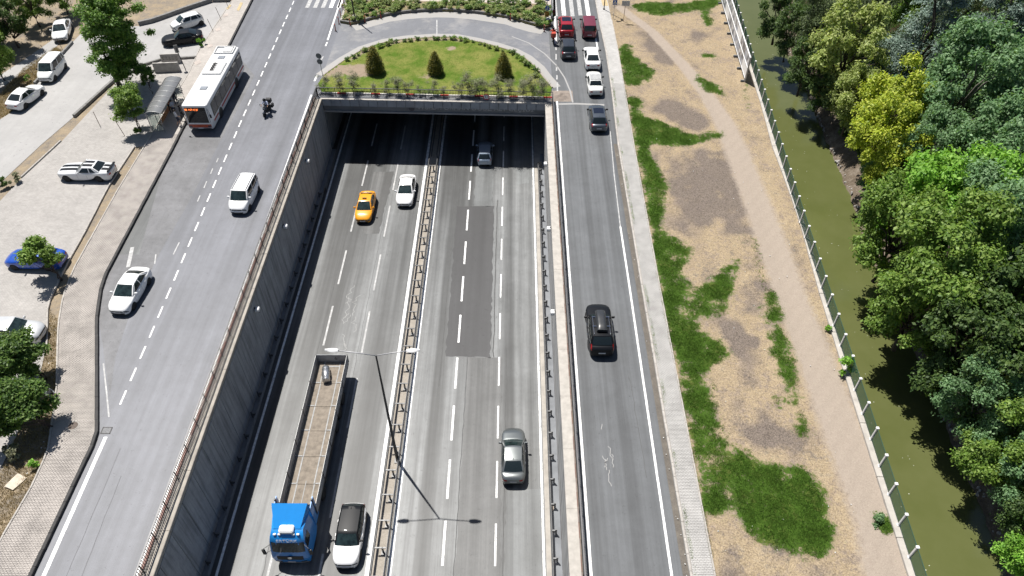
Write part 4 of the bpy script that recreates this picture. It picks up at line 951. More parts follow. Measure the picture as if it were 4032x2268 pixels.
def car(name, kind, paintm, pos, heading, label, z=0.0, scale=1.0, rim='alloy', roofm=None, plate=True, opts=(), lampm=None, over=None, lowm=None, cat='car', group=None, side2=True, glass=None):
    """heading: degrees, direction the car points to (0 = +Y). pos: ground centre"""
    k = dict(KINDS[kind]); k.update(over or {}); key = kind + str(sorted((over or {}).items()))
    if key not in SHAPES: SHAPES[key] = car_shape(k)
    sh = SHAPES[key]; L, W, H, hl, hw = k['L'], k['W'], k['H'], k['L'] / 2, k['W'] / 2
    root = empty(name, (pos[0], pos[1], z), R(heading), label, cat, group); root.scale = (scale,) * 3
    def put(nm, me, mat, parent=root):
        me = me.copy(); me.materials.clear(); me.materials.append(mat); return link(nm, me, parent)
    body = put('body', sh['body'], paintm); cab = put('cabin', sh['cab'], roofm or paintm)
    b, b2, pn = sh['bvh'], sh['bvh2'], sh['panel']
    MB().box((0, (sh['fa'] + sh['ra']) / 2 * 0, .42), (W * .72, L * .86, .42)).build('underbody', BLACK, root)
    gl = glass or GLASS
    pn(sh['front'], .05, .95, .04, .94).build('windscreen', GLASS_T, root, True)
    pn(sh['rear'], .07, .93, .10, .90).build('rear_window', gl, root, True)
    van3 = kind in ('suv', 'van', 'hatch')
    for sg in (1, -1):
        f = sh['side'](sg)
        segs = [(.09, .43), (.47, .80), (.835, .95)] if van3 else [(.10, .48), (.52, .90)]
        if 'panel' in opts: segs = segs[:1]
        if kind in ('coupe', 'muscle'): segs = [(.12, .60), (.64, .88)]
        for a, c in segs: pn(f, a, c, .10, .90, 3, 3).build('side_window', gl, root, True)
    if 'sunroof' in opts: pn(sh['roof'], .10, .90, .08, .62, 6, 5, .012).build('roof_glass', M('roof_glass', (.012, .016, .03), .08, var=0), root, True)
    # lamps, grille, plates
    zf = k['nose']; lw = .34 * W / 1.8
    for sg in (1, -1):
        o = conform(b, (sg * hw * .92, hl + 1.0, zf + 1.02), (-sg * lw, 0, -.03), (0, 0, -.17), (0, -1, -1), 5, 3); o.build('headlight', lampm or LAMP_W, root, True)
        if van3 and kind != 'hatch': o = conform(b2, (sg * hw * .95, -hl - .5, k['tail'] - .18), (-sg * .16, 0, 0), (0, 0, .36 if kind == 'suv' else .45), (0, 1, 0), 3, 5)
        elif kind == 'hatch': o = conform(b2, (sg * hw * .95, -hl - .5, k['tail'] - .12), (-sg * .22, 0, 0), (0, 0, .26), (0, 1, 0), 3, 4)
        else: o = conform(b, (sg * hw * .93, -hl - .5, k['tail'] - .24), (-sg * .40, 0, 0), (0, 0, .15), (0, 1, 0), 5, 2)
        if o.f: o.build('taillight', RED_L, root, True)
        for a in (sh['fa'], sh['ra']): add_wheel(root, sg * (hw - .045 - k['R'] * .33 + .02), a, k['R'], rim, 1.0)
        ma = Vector((sg * (hw * .93), k['ws0'] - .30, k['belt'] + .05))
        mm = MB(); mm.rbox((ma.x + sg * .13, ma.y, ma.z + .05), (.22, .12, .15), .03); mm.box((ma.x + sg * .02, ma.y, ma.z), (.1, .06, .05)); mm.build('wing_mirror', BLACK if 'blackmirror' in opts else paintm, root)
        for y in ([.15, -.85] if kind not in ('coupe', 'muscle') else [-.35]):
            h = b.ray_cast(Vector((sg * 3, y, k['belt'] - .13)), Vector((-sg, 0, 0)))
            if h[0] is not None: MB().rbox((h[0].x + sg * .012, y, k['belt'] - .13), (.03, .2, .035), .01).build('door_handle', paintm if 'chrome' not in opts else CHROME, root)
    gm = conform(b, (-hw * .50, hl + 1.0, zf + .93), (hw * 1.0, 0, 0), (0, 0, -.13), (0, -1, -1), 8, 3, .010)
    if gm.f: gm.build('grille', BLACK, root, True)
    gm = conform(b, (-hw * .60, hl + .5, .30), (hw * 1.2, 0, 0), (0, 0, .12), (0, -1, 0), 8, 2, .010)
    if gm.f: gm.build('lower_intake', BLACK, root, True)
    gm = conform(b, (-hw * .8, -hl - .5, .28), (hw * 1.6, 0, 0), (0, 0, .12), (0, 1, 0), 8, 2, .010)
    if gm.f: gm.build('rear_valance', lowm or BLACK, root, True)
    if plate:
        for sg, z_ in ((1, .46), (-1, .62 if kind not in ('sedan', 'classic', 'coupe', 'muscle') else .66)):
            h = b.ray_cast(Vector((0, sg * 5, z_)), Vector((0, -sg, 0)))
            if h[0] is not None: MB().box((0, h[0].y + sg * .012, z_), (.50, .02, .11)).build('licence_plate', PLATE, root)
    # bonnet shut line and door shut lines: narrow dark gaps
    for sg in (1, -1):
        for y in (k['ws0'] - .12, (k['ws0'] + k['rw0']) / 2 + .12, k['rw0'] + .45):
            g_ = conform(b, (sg * 3, y, .32), (0, .012, 0), (0, 0, k['belt'] - .36), (-sg, 0, 0), 1, 6, .004)
            if g_.f: g_.build('door_gap', BLACK, root, True)
    if 'rails' in opts:
        for sg in (1, -1):
            pts = [sh['roof'](.5 + sg * .43, v) + Vector((0, 0, .05 if 0 < v < 1 else .0)) for v in (0.02, .08, .3, .6, .88, .96)]; MB().tube(pts, .022, 6).build('roof_rail', CHROME if 'chrome' in opts else BLACK, root, True)
    if 'antenna' in opts: c_ = sh['roof'](.5, .9); MB().tube([c_, c_ + Vector((0, -.12, .07))], [.03, .008], 6).build('antenna', BLACK, root)
    root['_k'] = 0; del root['_k']
    return root, sh, k
def near_end(px, heading, L, front):
    """centre of a vehicle from the ground point under its near bumper"""
    a = R(heading); f = Vector((-math.sin(a), math.cos(a))); s = -1 if front else 1
    return Vector(px) + f * (s * L / 2)

WH = carpaint('paint_white', (.80, .80, .80)); WH2 = carpaint('paint_white_warm', (.74, .75, .74)); BK = carpaint('paint_black', (.008, .009, .011), 0, .2)
SILV = carpaint('paint_silver', (.20, .215, .215), .7, .3); GREY = carpaint('paint_grey', (.10, .115, .135), .6, .3); DGREY = carpaint('paint_dark_grey', (.045, .05, .06), .5, .3)
TAXI = carpaint('paint_taxi', (.78, .33, .012)); RED = carpaint('paint_red', (.33, .010, .018), .15); BURG = carpaint('paint_burgundy', (.20, .030, .050), .35, .35); BLUE = carpaint('paint_blue', (.012, .075, .42), .2)
LBLUE = carpaint('paint_ice_blue', (.36, .43, .52), .5)

# --- underpass
r, sh, k = car('taxi', 'sedan', TAXI, near_end((-15.03, 55.97), 180, 4.35, True), 180, 'yellow taxi saloon driving out of the underpass', ZU, over=dict(L=4.35, W=1.74, H=1.47))
ts = MB(); c_ = sh['roof'](.5, .28); ts.rbox((0, c_.y, c_.z + .075), (.42, .13, .13), .03).build('taxi_sign', M('taxi_sign_dark', (.12, .075, .02), .5), r)
MB().box((0, c_.y + .067, c_.z + .08), (.3, .006, .05)).build('sign_band', M('taxi_letter', (.5, .3, .05), .5), r)
car('white_saloon', 'sedan', WH, near_end((-11.20, 58.49), 180, 4.67, True), 180, 'white saloon with dark grille driving beside the sandy median', ZU, over=dict(L=4.67, W=1.81, rw0=-1.75, rw1=-1.0))
r, sh, k = car('ice_blue_hatchback', 'hatch', LBLUE, near_end((-3.23, 65.60), 0, 4.0, False), 0, 'pale blue hatchback entering the tunnel shadow, red tail lamps showing', ZU, over=dict(L=4.0, W=1.71))
car('silver_saloon', 'sedan', SILV, near_end((-0.02, 27.04), 0, 4.6, False), 0, 'silver saloon with dark flanks driving alone towards the tunnel', ZU, over=dict(W=1.80), opts=('antenna', 'chrome'), lowm=BK)
r, sh, k = car('white_crossover', 'suv', WH, near_end((-11.01, 20.87), 180, 4.35, True), 180, 'white crossover with black roof driving beside the blue truck', ZU, over=dict(L=4.35, W=1.82, H=1.60, roofw=.71), roofm=BK, opts=('blackmirror', 'antenna'))
for s_ in ((.43, .0), (.43, 1)): pass
# --- left road
r, sh, k = car('white_minivan', 'van', WH, near_end((-24.02, 49.43), 177, 4.16, True), 177, 'white passenger minivan driving on the open road left of the long railing', 0, over=dict(L=4.16, W=1.77, H=1.75), opts=('rails',))
car('white_saloon', 'sedan', WH, near_end((-29.84, 37.52), 176, 4.55, True), 176, 'white saloon standing in the lay-by beside the dark kerb', 0)
# --- parking lot
r, sh, k = car('muscle_coupe', 'muscle', carpaint('paint_pearl', (.66, .67, .68)), (-39.35, 55.15), 89, 'white muscle coupe with twin black bonnet stripes in the parking lot', 0, rim='dark')
b2 = sh['bvh2']
for sx in (-.27, .27):
    for y0_, y1_ in ((.62, 2.42), (-.02, -.95), (-1.68, -2.40)):
        g_ = conform(b2, (sx - .17, y0_, 3), (.34, 0, 0), (0, y1_ - y0_, 0), (0, 0, -1), 4, 8, .008)
        if g_.f: g_.build('racing_stripe', BK, r, True)
MB().rbox((0, -2.40, 1.09), (1.6, .22, .06), .02).build('rear_spoiler', BK, r)
pb = (-38.83, 42.93)
car('blue_saloon', 'sedan', BLUE, (-38.65, 43.35), 88, 'bright blue saloon parked half hidden under the small tree', 0, over=dict(L=4.7, W=1.80))
car('white_estate', 'suv', carpaint('paint_pale_silver', (.55, .56, .57), .3), (-36.65, 35.4), -90, 'white car parked nose towards the footway behind the bushy tree', 0, lowm=BLACK)
car('white_hatchback', 'hatch', WH, (-36.3, 30.15), -84, 'white hatchback mostly hidden behind the two bushy trees', 0)
# --- side street
def from_wheels(fw, rw, side, W, k_, heading):
    """centre from the ground points of the two near-side wheels; side=+1 if they are the car's right wheels"""
    f = Vector((-math.sin(R(heading)), math.cos(R(heading)))); rt = Vector((f.y, -f.x)); m_ = (Vector(fw) + Vector(rw)) / 2
    off = (k_['L'] / 2 - k_['fo']) - k_['wb'] / 2
    return m_ - rt * side * (W / 2 - .05) - f * off
def hd(a, b): d = Vector(a) - Vector(b); return math.degrees(math.atan2(-d.x, d.y))
fw, rw = (-50.09, 69.36), (-50.56, 66.85); h_ = hd(fw, rw)
car('white_saloon', 'sedan', WH, from_wheels(fw, rw, 1, 1.77, KINDS['sedan'], h_), h_, 'white saloon parked behind the white van on the side street, rear lamps facing out', 0, over=dict(L=4.55, W=1.77))
fw, rw = (-50.05, 72.34), (-50.05, 75.21); h_ = hd(fw, rw)
car('white_van', 'van', WH2, from_wheels(fw, rw, -1, 1.74, KINDS['van'], h_), h_, 'older white van with grey bumpers parked on the side street', 0, over=dict(L=4.15, W=1.74, H=1.82), rim='steel', lowm=BLACK, cat='van', opts=('blackmirror',))
car('white_saloon', 'sedan', WH, near_end((-53.28, 81.00), h_ + 16, 4.6, True), h_ + 16, 'white saloon half hidden behind the tall leafy tree', 0, opts=())
fw, rw = (-40.16, 80.03), (-37.36, 80.97); h_ = hd(fw, rw)
car('black_coupe', 'coupe', BK, from_wheels(fw, rw, -1, 1.86, KINDS['coupe'], h_), h_, 'glossy black coupe parked beside the white hatchback', 0, over=dict(L=4.65))
fw, rw = (-40.37, 83.77), (-37.94, 85.71); h2 = hd(fw, rw)
car('white_hatchback', 'hatch', WH2, from_wheels(fw, rw, -1, 1.66, KINDS['hatch'], h2), h2, 'white hatchback parked by the garden kerb beyond the black coupe', 0, over=dict(L=3.85, W=1.68, H=1.46), rim='steel')
# --- right road
car('red_suv', 'suv', RED, near_end((6.14, 82.17), 0, 4.45, False), 0, 'bright red SUV with dark panoramic roof waiting at the crossing', 0, opts=('sunroof', 'blackmirror'))
car('black_hatchback', 'hatch', DGREY, near_end((6.11, 76.95), 0, 4.3, False), 0, 'charcoal hatchback waiting right behind the red SUV', 0, over=dict(L=4.3, W=1.80, H=1.52), opts=('antenna', 'blackmirror'))
car('burgundy_van', 'van', BURG, near_end((8.83, 82.03), 0, 4.1, False), 0, 'burgundy passenger van waiting beside the red SUV', 0, over=dict(L=4.1, W=1.74, H=1.76), cat='van', opts=('blackmirror',))
car('white_saloon', 'sedan', WH, near_end((8.70, 74.53), 0, 4.6, False), 0, 'white saloon waiting behind the burgundy van', 0, opts=('blackmirror',))
r, sh, k = car('white_classic_saloon', 'classic', carpaint('paint_old_white', (.66, .66, .64), 0, .4), near_end((8.59, 69.08), 0, 4.3, False), 0, 'boxy old white saloon with slatted roof rack waiting in the queue', 0, rim='steel', opts=('blackmirror',))
for i in range(5):
    c_ = sh['roof'](.5, .08 + i * .2); MB().rbox((0, c_.y, c_.z + .05), (1.16, .09, .03), .01).build('roof_rack_slat', WHITE_P, r)
for sg in (1, -1): MB().tube([sh['roof'](.5 + sg * .42, .0) + Vector((0, 0, .03)), sh['roof'](.5 + sg * .42, .95) + Vector((0, 0, .03))], .015, 6).build('roof_rack_rail', GALV, r)
car('grey_crossover', 'hatch', GREY, near_end((8.38, 62.26), 0, 4.35, False), 0, 'dark grey crossover at the tail of the queue on the right hand road', 0, over=dict(L=4.35, W=1.80, H=1.54, R=.33), opts=('sunroof', 'antenna', 'blackmirror'))
r, sh, k = car('black_suv', 'suv', BK, near_end((6.29, 33.56), 0, 4.70, False), 0, 'black SUV with roof box and bright roof rails driving alone', 0, over=dict(L=4.70, W=1.90, H=1.66), opts=('rails', 'chrome', 'blackmirror'))
bx_ = MB(); bx_.grid(lambda u, v: Vector(((u - .5) * .78 * (1 - .35 * max(0, v - .75) ** 1.2 * 3), -1.25 + 2.0 * v, 1.72 + .30 * (1 - (2 * u - 1) ** 4) ** .5 * (1 - max(0, (v - .55) / .45) ** 2 * .6) * min(1, .6 + v * 3))), 10, 10); bx_.box((0, -.25, 1.72), (.72, 1.95, .1)); bx_.box((0, -1.24, 1.82), (.70, .03, .2))
bx_.build('roof_box', M('roof_box_black', (.03, .032, .036), .35, var=.1), r, True, 40)
for y in (.18, -.72): MB().rbox((0, y, 1.69), (1.28, .07, .05), .01).build('roof_bar', CHROME, r)

# --- bus
def rounded_shell(L, W, H, z0, r=.12, tap=.0, n=5):
    """box body with rounded roof edges and corners; local +Y forward"""
    mb = MB(); prof = []
    hw, hl = W / 2, L / 2
    def ring(z, ins):
        x, y = hw - ins, hl - ins; rr = max(r * 1.6 - ins * .5, .03); pts = []
        for cx_, cy_, a0 in ((x - rr, y - rr, 0), (-x + rr, y - rr, 90), (-x + rr, -y + rr, 180), (x - rr, -y + rr, 270)):
            for i in range(n): a = R(a0 + 90 * i / (n - 1)); pts.append((cx_ + rr * math.cos(a), cy_ + rr * math.sin(a), z))
        return pts
    levels = [(z0, .03), (z0 + .1, 0), (H * .5, 0), (H - r * 1.2, .01)] + [(H - r + r * math.sin(R(a)), r * (1 - math.cos(R(a))) + .01) for a in (20, 45, 70, 90)]
    rs = [ring(z, i) for z, i in levels]; m = len(rs[0])
    for r_ in rs: mb.v += r_
    for i in range(len(rs) - 1):
        for j in range(m): k_ = (j + 1) % m; mb.f.append((i * m + j, i * m + k_, (i + 1) * m + k_, (i + 1) * m + j)); mb.m.append(0)
    mb.f.append(tuple(range((len(rs) - 1) * m, len(rs) * m))); mb.m.append(0); mb.f.append(tuple(reversed(range(m)))); mb.m.append(0)
    return mb
BL, BW, BH = 12.0, 2.5, 2.95
bus = empty('city_bus', (-31.12, 62.55 + BL / 2, 0), math.pi, 'white city bus with orange front and red side stripe at the bus stop', 'bus')
bme = rounded_shell(BL, BW, BH, .32, .14).mesh('bus_body', carpaint('bus_white', (.76, .76, .76)), True, 40); link('bus_body', bme, bus); bb = bvh_of([bme]); hl = BL / 2
DARKG = M('bus_glass', (.02, .022, .024), .07, var=.3, scale=1.2, spec=.6)
conform(bb, (-1.15, hl + 2, 1.02), (2.3, 0, 0), (0, 0, 1.25), (0, -1, 0), 12, 4, .015).build('windscreen', DARKG, bus, True)
conform(bb, (-1.15, hl + 2, 2.28), (2.3, 0, 0), (0, 0, .44), (0, -1, 0), 12, 2, .015).build('destination_box', BLACK, bus, True)
led = MB()
led.box((.86, hl + .03, 2.5), (.24, .012, .2))
for i_ in range(26):
    led.box((.60 - i_ * .036, hl + .03, 2.5 + random.choice((-.06, -.03, 0, .03, .06))), (.026, .012, random.choice((.05, .09, .14, .17))))
led.build('destination_leds', M('led_orange', (1.0, .22, .05), .5, var=0, emis=1.0), bus)
ORANGE = M('bus_orange', (.55, .085, .035), .4, var=.1)
conform(bb, (-1.12, hl + 2, .50), (2.24, 0, 0), (0, 0, .34), (0, -1, 0), 12, 2, .012).build('front_panel', ORANGE, bus, True)
conform(bb, (-1.05, hl + 2, .36), (2.1, 0, 0), (0, 0, .10), (0, -1, 0), 12, 1, .014).build('bumper', BLACK, bus, True)
MB().box((0, hl + .01, .42), (.52, .03, .11)).build('licence_plate', PLATE, bus)
for sg in (1, -1):
    conform(bb, (sg * 1.08, hl + 2, .55), (-sg * .3, 0, 0), (0, 0, .16), (0, -1, 0), 3, 2, .02).build('headlight', LAMP_W, bus, True)
    conform(bb, (sg * 3, 5.05, 1.14), (0, -10.75, 0), (0, 0, 1.42), (-sg, 0, 0), 14, 3, .006).build('window_band', BLACK, bus, True)
    ys_ = [(4.9, 3.75), (3.65, 2.2), (2.1, .65), (.55, -.9), (-1.0, -2.45), (-2.55, -4.0), (-4.1, -5.5)]
    for a, c in ys_:
        conform(bb, (sg * 3, a, 1.22 if sg < 0 else 1.22), (0, c - a, 0), (0, 0, 1.25), (-sg, 0, 0), 3, 3, .012).build('side_window', DARKG, bus, True)
    for a, c in ((5.3, 3.85), (2.65, -2.15), (-3.35, -5.75)):
        conform(bb, (sg * 3, a, .74), (0, c - a, 0), (0, 0, .2), (-sg, 0, 0), 4, 1, .012).build('side_stripe', M('bus_red', (.42, .04, .035), .4), bus, True)
    for y in (hl - 2.75, hl - 8.66):
        add_wheel(bus, sg * (BW / 2 - .15), y, .48, 'steel', .75); MB().lathe([(0, 0), (.57, 0), (.57, .012), (0, .012)], 20, 'X', (sg * (BW / 2 + .002) - (.006 if sg < 0 else .006), y, .50)).build('wheel_arch', BLACK, bus)
    mm = MB(); mm.tube([(sg * 1.2, hl - .1, 2.45), (sg * 1.42, hl + .18, 2.35), (sg * 1.44, hl + .2, 2.1)], .025, 6); mm.rbox((sg * 1.44, hl + .2, 1.9), (.18, .1, .38), .03); mm.build('mirror', BLACK, bus)
RW = M('roof_white', (.72, .72, .71), .5, var=.08); HATCH = M('hatch_grey', (.22, .24, .27), .4, var=.1)
for y in (2.75, -3.55): MB().rbox((-.05, y, BH + .03), (.72, .62, .09), .05).build('roof_hatch', HATCH, bus)
MB().rbox((0, -1.15, BH + .08), (1.95, 2.5, .2), .08).build('air_conditioner', RW, bus); MB().rbox((.05, -1.15, BH + .2), (.50, 1.75, .08), .03).build('fan_panel', M('fan_panel_grey', (.45, .45, .45), .5), bus)
for i in range(4): MB().lathe([(0, .02), (.16, .02), (.18, .05), (.2, 0)], 16, 'Z', (.05, -1.77 + i * .41, BH + .24)).build('fan', BLACK, bus)
fr_ = MB()
for c_, d_ in (((0, -4.35, BH + .09), (2.0, .09, .16)), ((0, -5.75, BH + .09), (2.0, .09, .16)), ((-.98, -5.05, BH + .09), (.09, 1.4, .16)), ((.98, -5.05, BH + .09), (.09, 1.4, .16))): fr_.rbox(c_, d_, .02)
fr_.build('roof_fairing', RW, bus); MB().rbox((-.35, -5.05, BH + .1), (.95, .9, .2), .06).build('roof_unit', RW, bus)

# --- truck with drop-side trailer
tr = empty('blue_truck', (-14.50, 21.2, ZU), math.pi, 'blue articulated truck with empty open drop-side trailer in the underpass', 'truck')
TB = carpaint('truck_blue', (.008, .225, .62), .0, .4)
# cab: local +Y is forward; front face at y=0
cabme = MB()
def ringc(pts): return pts
prof = [(0.00, .45), (.06, 1.0), (.04, 1.25), (-.06, 1.75), (-.28, 2.55), (-.45, 2.95), (-.80, 3.18), (-2.15, 3.28), (-2.25, 3.2), (-2.25, .9), (-1.9, .55)]
hwc = 1.22
ins = [.06, .0, .0, .03, .07, .14, .20, .20, .12, .0, .02]
nprof = len(prof)
vs = []
for i, (y, z) in enumerate(prof): vs += [(-(hwc - ins[i]), y - .10, z), (-(hwc - ins[i]) * .62, y, z + (.02 if 5 < i < 8 else 0)), ((hwc - ins[i]) * .62, y, z + (.02 if 5 < i < 8 else 0)), ((hwc - ins[i]), y - .10, z)]
cabme.v = vs
for i in range(nprof - 1):
    for j in range(3): cabme.f.append((i * 4 + j, i * 4 + j + 1, (i + 1) * 4 + j + 1, (i + 1) * 4 + j)); cabme.m.append(0)
for s_ in (0, 3): cabme.f.append(tuple((i * 4 + s_) for i in (range(nprof) if s_ == 0 else reversed(range(nprof))))); cabme.m.append(0)
cm2 = cabme.mesh('cab', TB, True, 35, True); link('cab', cm2, tr); cb_ = bvh_of([cm2])
conform(cb_, (-1.06, 3, 1.78), (2.12, 0, 0), (0, 0, .82), (0, -1, 0), 10, 4, .012).build('windscreen', GLASS_T, tr, True)
conform(cb_, (-.85, 3, .98), (1.7, 0, 0), (0, 0, .42), (0, -1, 0), 8, 3, .014).build('grille', BLACK, tr, True)
MB().lathe([(0, 0), (.13, 0), (.15, .02), (.12, .03), (0, .03)], 16, 'Y', (0, .09, 1.3)).build('badge', CHROME, tr)
conform(cb_, (-1.1, 3, .48), (2.2, 0, 0), (0, 0, .10), (0, -1, 0), 8, 1, .02).build('bumper_lip', M('bumper_grey', (.25, .26, .28), .5), tr, True)
MB().box((0, .08, .72), (.5, .03, .11)).build('licence_plate', PLATE, tr)
for sg in (1, -1):
    conform(cb_, (sg * .98, 3, .62), (-sg * .36, 0, 0), (0, 0, .14), (0, -1, 0), 3, 1, .018).build('headlight', LAMP_W, tr, True)
    conform(cb_, (sg * 3, -.42, 1.75), (0, -.85, 0), (0, 0, .78), (-sg, 0, 0), 3, 3, .012).build('side_window', GLASS, tr, True)
    MB().box((sg * 1.16, -.9, .85), (.06, .9, .5)).build('step_panel', TB, tr)
    mm = MB(); mm.tube([(sg * 1.1, -.25, 2.5), (sg * 1.42, .02, 2.5), (sg * 1.5, .05, 2.4)], .022, 6); mm.tube([(sg * 1.15, -.25, 1.75), (sg * 1.45, .0, 1.78)], .018, 6); mm.rbox((sg * 1.5, .05, 2.1), (.22, .12, .58), .03); mm.build('mirror', BLACK, tr)
    add_wheel(tr, sg * 1.06, -1.35, .52, 'steel', .62); add_wheel(tr, sg * 1.06, -5.0, .52, 'steel', .62)
    MB().box((sg * 1.2, -2.75, 2.2), (.05, .95, 2.2), 0, 0).build('side_deflector', TB, tr)
    for y in (-10.6, -11.9, -13.2): add_wheel(tr, sg * 1.06, y, .5, 'steel', .62)
# roof deflector: sloping blue wedge open at the back
df = MB(); df.add([(-.85, -.95, 3.25), (.85, -.95, 3.25), (1.16, -2.35, 3.95), (-1.16, -2.35, 3.95), (-1.02, -.98, 3.18), (1.02, -.98, 3.18), (1.22, -2.35, 3.2), (-1.22, -2.35, 3.2)], [(0, 1, 2, 3), (1, 5, 6, 2), (0, 3, 7, 4), (0, 4, 5, 1)])
df.build('roof_deflector', TB, tr)
MB().add([(-.80, -1.1, 3.22), (.80, -1.1, 3.22), (1.10, -2.33, 3.86), (-1.10, -2.33, 3.86)], [(3, 2, 1, 0)]).build('deflector_lining', BLACK, tr)
MB().rbox((0, -.88, 3.34), (.95, .55, .26), .09).build('roof_air_conditioner', M('ac_white', (.75, .75, .75), .45, var=.05), tr)
for x in (-.75, -.45, .45, .75): MB().rbox((x, -.62, 3.16), (.2, .14, .10), .04).build('roof_lamp', WHITE_P, tr)
text('ERTÜRK', .26, M('letter_white', (.72, .74, .76), .5), tr, (0, -.33, 2.78), (R(66), 0, math.pi), 'lettering', .006, 1.35)
MB().box((0, -2.55, 1.2), (1.0, .5, .9)).box((0, -4.6, .95), (.9, 5.2, .25)).build('chassis', STEELD, tr)
# trailer
TL0, TL1, th_, bz = -2.95, -16.1, .82, 1.48
WOOD = M('trailer_floor_wood', (.225, .192, .155), .9, var=.28, scale=2.2, bmp=.3)
STR = M('floor_steel_strip', (.27, .272, .27), .6, 0, var=.25, scale=5)
SIDEW = M('trailer_side', (.33, .335, .345), .7, .2, var=.3, scale=1.6)
MB().box((0, (TL0 + TL1) / 2, bz - .17), (2.44, TL0 - TL1, .25)).build('trailer_bed', STEELD, tr)
for i in range(6):
    ya = TL0 + (TL1 - TL0) * i / 6; yb = TL0 + (TL1 - TL0) * (i + 1) / 6
    for xa, xb in ((-1.2, -.62), (-.60, .60), (.62, 1.2)): MB().box(((xa + xb) / 2, (ya + yb) / 2, bz - .02 + random.uniform(-.003, .003)), (xb - xa, abs(yb - ya) - .03, .05)).build('floor_board', WOOD, tr)
for x in (-.61, .61):
    for i in range(6):
        ya = TL0 + (TL1 - TL0) * i / 6; MB().box((x + random.uniform(-.02, .02), ya + (TL1 - TL0) / 12, bz + .012), (.09, 2.16, .02)).build('floor_strip', STR, tr)
for y in (-5.2, -7.4, -9.6, -11.8, -14.0):
    for sg in (-1, 1): MB().box((sg * .93, y, bz + .01), (.5, .09, .02)).build('floor_cross_strip', STR, tr)
MB().box((.0, -4.2, bz + .01), (.05, 2.4, .02)).build('floor_strip', STR, tr); MB().box((0, TL1 + .5, bz + .01), (1.3, .12, .02)).build('floor_cross_strip', STR, tr)
for sg in (1, -1):
    n = 5; seg = (TL0 - TL1) / n
    for i in range(n):
        MB().rbox((sg * 1.23, TL1 + (i + .5) * seg, bz + th_ / 2), (.045, seg - .1, th_), .012).build('side_board', SIDEW, tr)
        MB().box((sg * 1.21, TL1 + (i + .5) * seg, bz + .14), (.03, seg - .3, .04)).build('board_rib', STEELD, tr)
    for i in range(n + 1): MB().box((sg * 1.235, TL1 + i * seg, bz + th_ / 2 + .01), (.07, .09, th_ + .06)).build('stake_post', STEELD, tr)
    MB().tube([(sg * 1.232, TL1, bz + th_ + .015), (sg * 1.232, TL0, bz + th_ + .015)], .02, 6).build('board_cap', M('cap_white', (.62, .62, .6), .5), tr)
    MB().rbox((sg * 1.12, -7.8, .85), (.06, 4.2, .5), .02).build('side_guard', STEELD, tr)
    for y in (-10.6, -11.9, -13.2): MB().lathe([(.0, 0), (.58, 0), (.58, .03), (0, .03)], 16, 'X', (sg * 1.0, y, .56)).build('mudguard', STEELD, tr)
MB().rbox((0, TL1, bz + th_ / 2 + .02), (2.42, .05, th_ + .03), .012).build('tailboard', SIDEW, tr)
MB().rbox((0, TL0 + .02, bz + .62), (2.5, .07, 1.3), .02).build('headboard', M('headboard_grey', (.16, .15, .14), .7, var=.3, scale=3), tr)
for x in (-1.2, 1.2): MB().box((x, TL0 + .02, bz + .95), (.09, .12, 2.0)).build('headboard_post', STEELD, tr)
text('6', .5, BLACK, tr, (-.3, TL1 + .035, bz + .45), (math.pi / 2, 0, math.pi), 'painted_number', .002)
# foil wrapped roll lying on the trailer
rl = MB(); pr_ = [(0, 0), (.22, 0), (.30, .04), (.31, .3), (.27, .42), (.33, .55), (.34, .85), (.29, 1.0), (.31, 1.15), (.27, 1.42), (.16, 1.5), (0, 1.5)]
rl.lathe([(r_ * (1 + random.uniform(-.04, .04)), h) for r_, h in pr_], 14, 'Y')
FOIL = M('foil_wrap', (.48, .49, .50), .25, .8, var=.35, scale=7, bmp=.6, bscale=9)
wb_ = (-14.69, 35.83)
ro = rl.build('wrapped_roll', FOIL, None, True, 60, loc=(wb_[0] + .1, wb_[1] - .75, ZU + bz + .33), rot=(0, 0, R(12))); tag(ro, 'silver foil wrapped roll lying on the empty trailer floor', 'roll')

# ================================================================== VEGETATION
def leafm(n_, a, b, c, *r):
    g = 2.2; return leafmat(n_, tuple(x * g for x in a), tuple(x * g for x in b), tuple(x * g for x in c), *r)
LM = dict(
 maple=leafm('leaf_maple', (.085, .115, .025), (.14, .17, .05), (.21, .23, .09)),
 lime=leafm('leaf_lime', (.085, .12, .010), (.16, .195, .018), (.235, .25, .035)),
 robinia=leafm('leaf_robinia', (.035, .075, .030), (.066, .118, .050), (.11, .17, .085)),
 bright=leafm('leaf_bright', (.045, .11, .010), (.08, .17, .018), (.135, .23, .04)),
 olive=leafm('leaf_olive', (.036, .070, .010), (.068, .115, .018), (.115, .16, .036)),
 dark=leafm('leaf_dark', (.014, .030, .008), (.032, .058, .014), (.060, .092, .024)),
 pine=leafm('leaf_pine', (.018, .030, .010), (.038, .055, .020), (.065, .085, .032), .15),
 cedar=leafm('leaf_cedar', (.030, .050, .038), (.062, .090, .072), (.105, .138, .115), .1),
 poplar=leafm('leaf_poplar', (.018, .040, .008), (.038, .072, .013), (.075, .115, .026)),
 tall=leafm('leaf_tall', (.026, .058, .010), (.052, .102, .017), (.10, .155, .034)),
 gold=leafm('leaf_gold', (.022, .034, .008), (.06, .062, .010), (.14, .11, .012), .15),
 grey=leafm('leaf_grey', (.045, .050, .028), (.085, .088, .05), (.12, .12, .075), .2),
 hedge=leafm('leaf_hedge', (.05, .075, .02), (.09, .12, .03), (.14, .155, .055), .25))
BARK = M('bark', (.075, .058, .045), .95, var=.35, scale=6, bmp=.6, bscale=14)
BARKG = M('bark_grey', (.16, .14, .12), .95, var=.3, scale=6, bmp=.5, bscale=14)
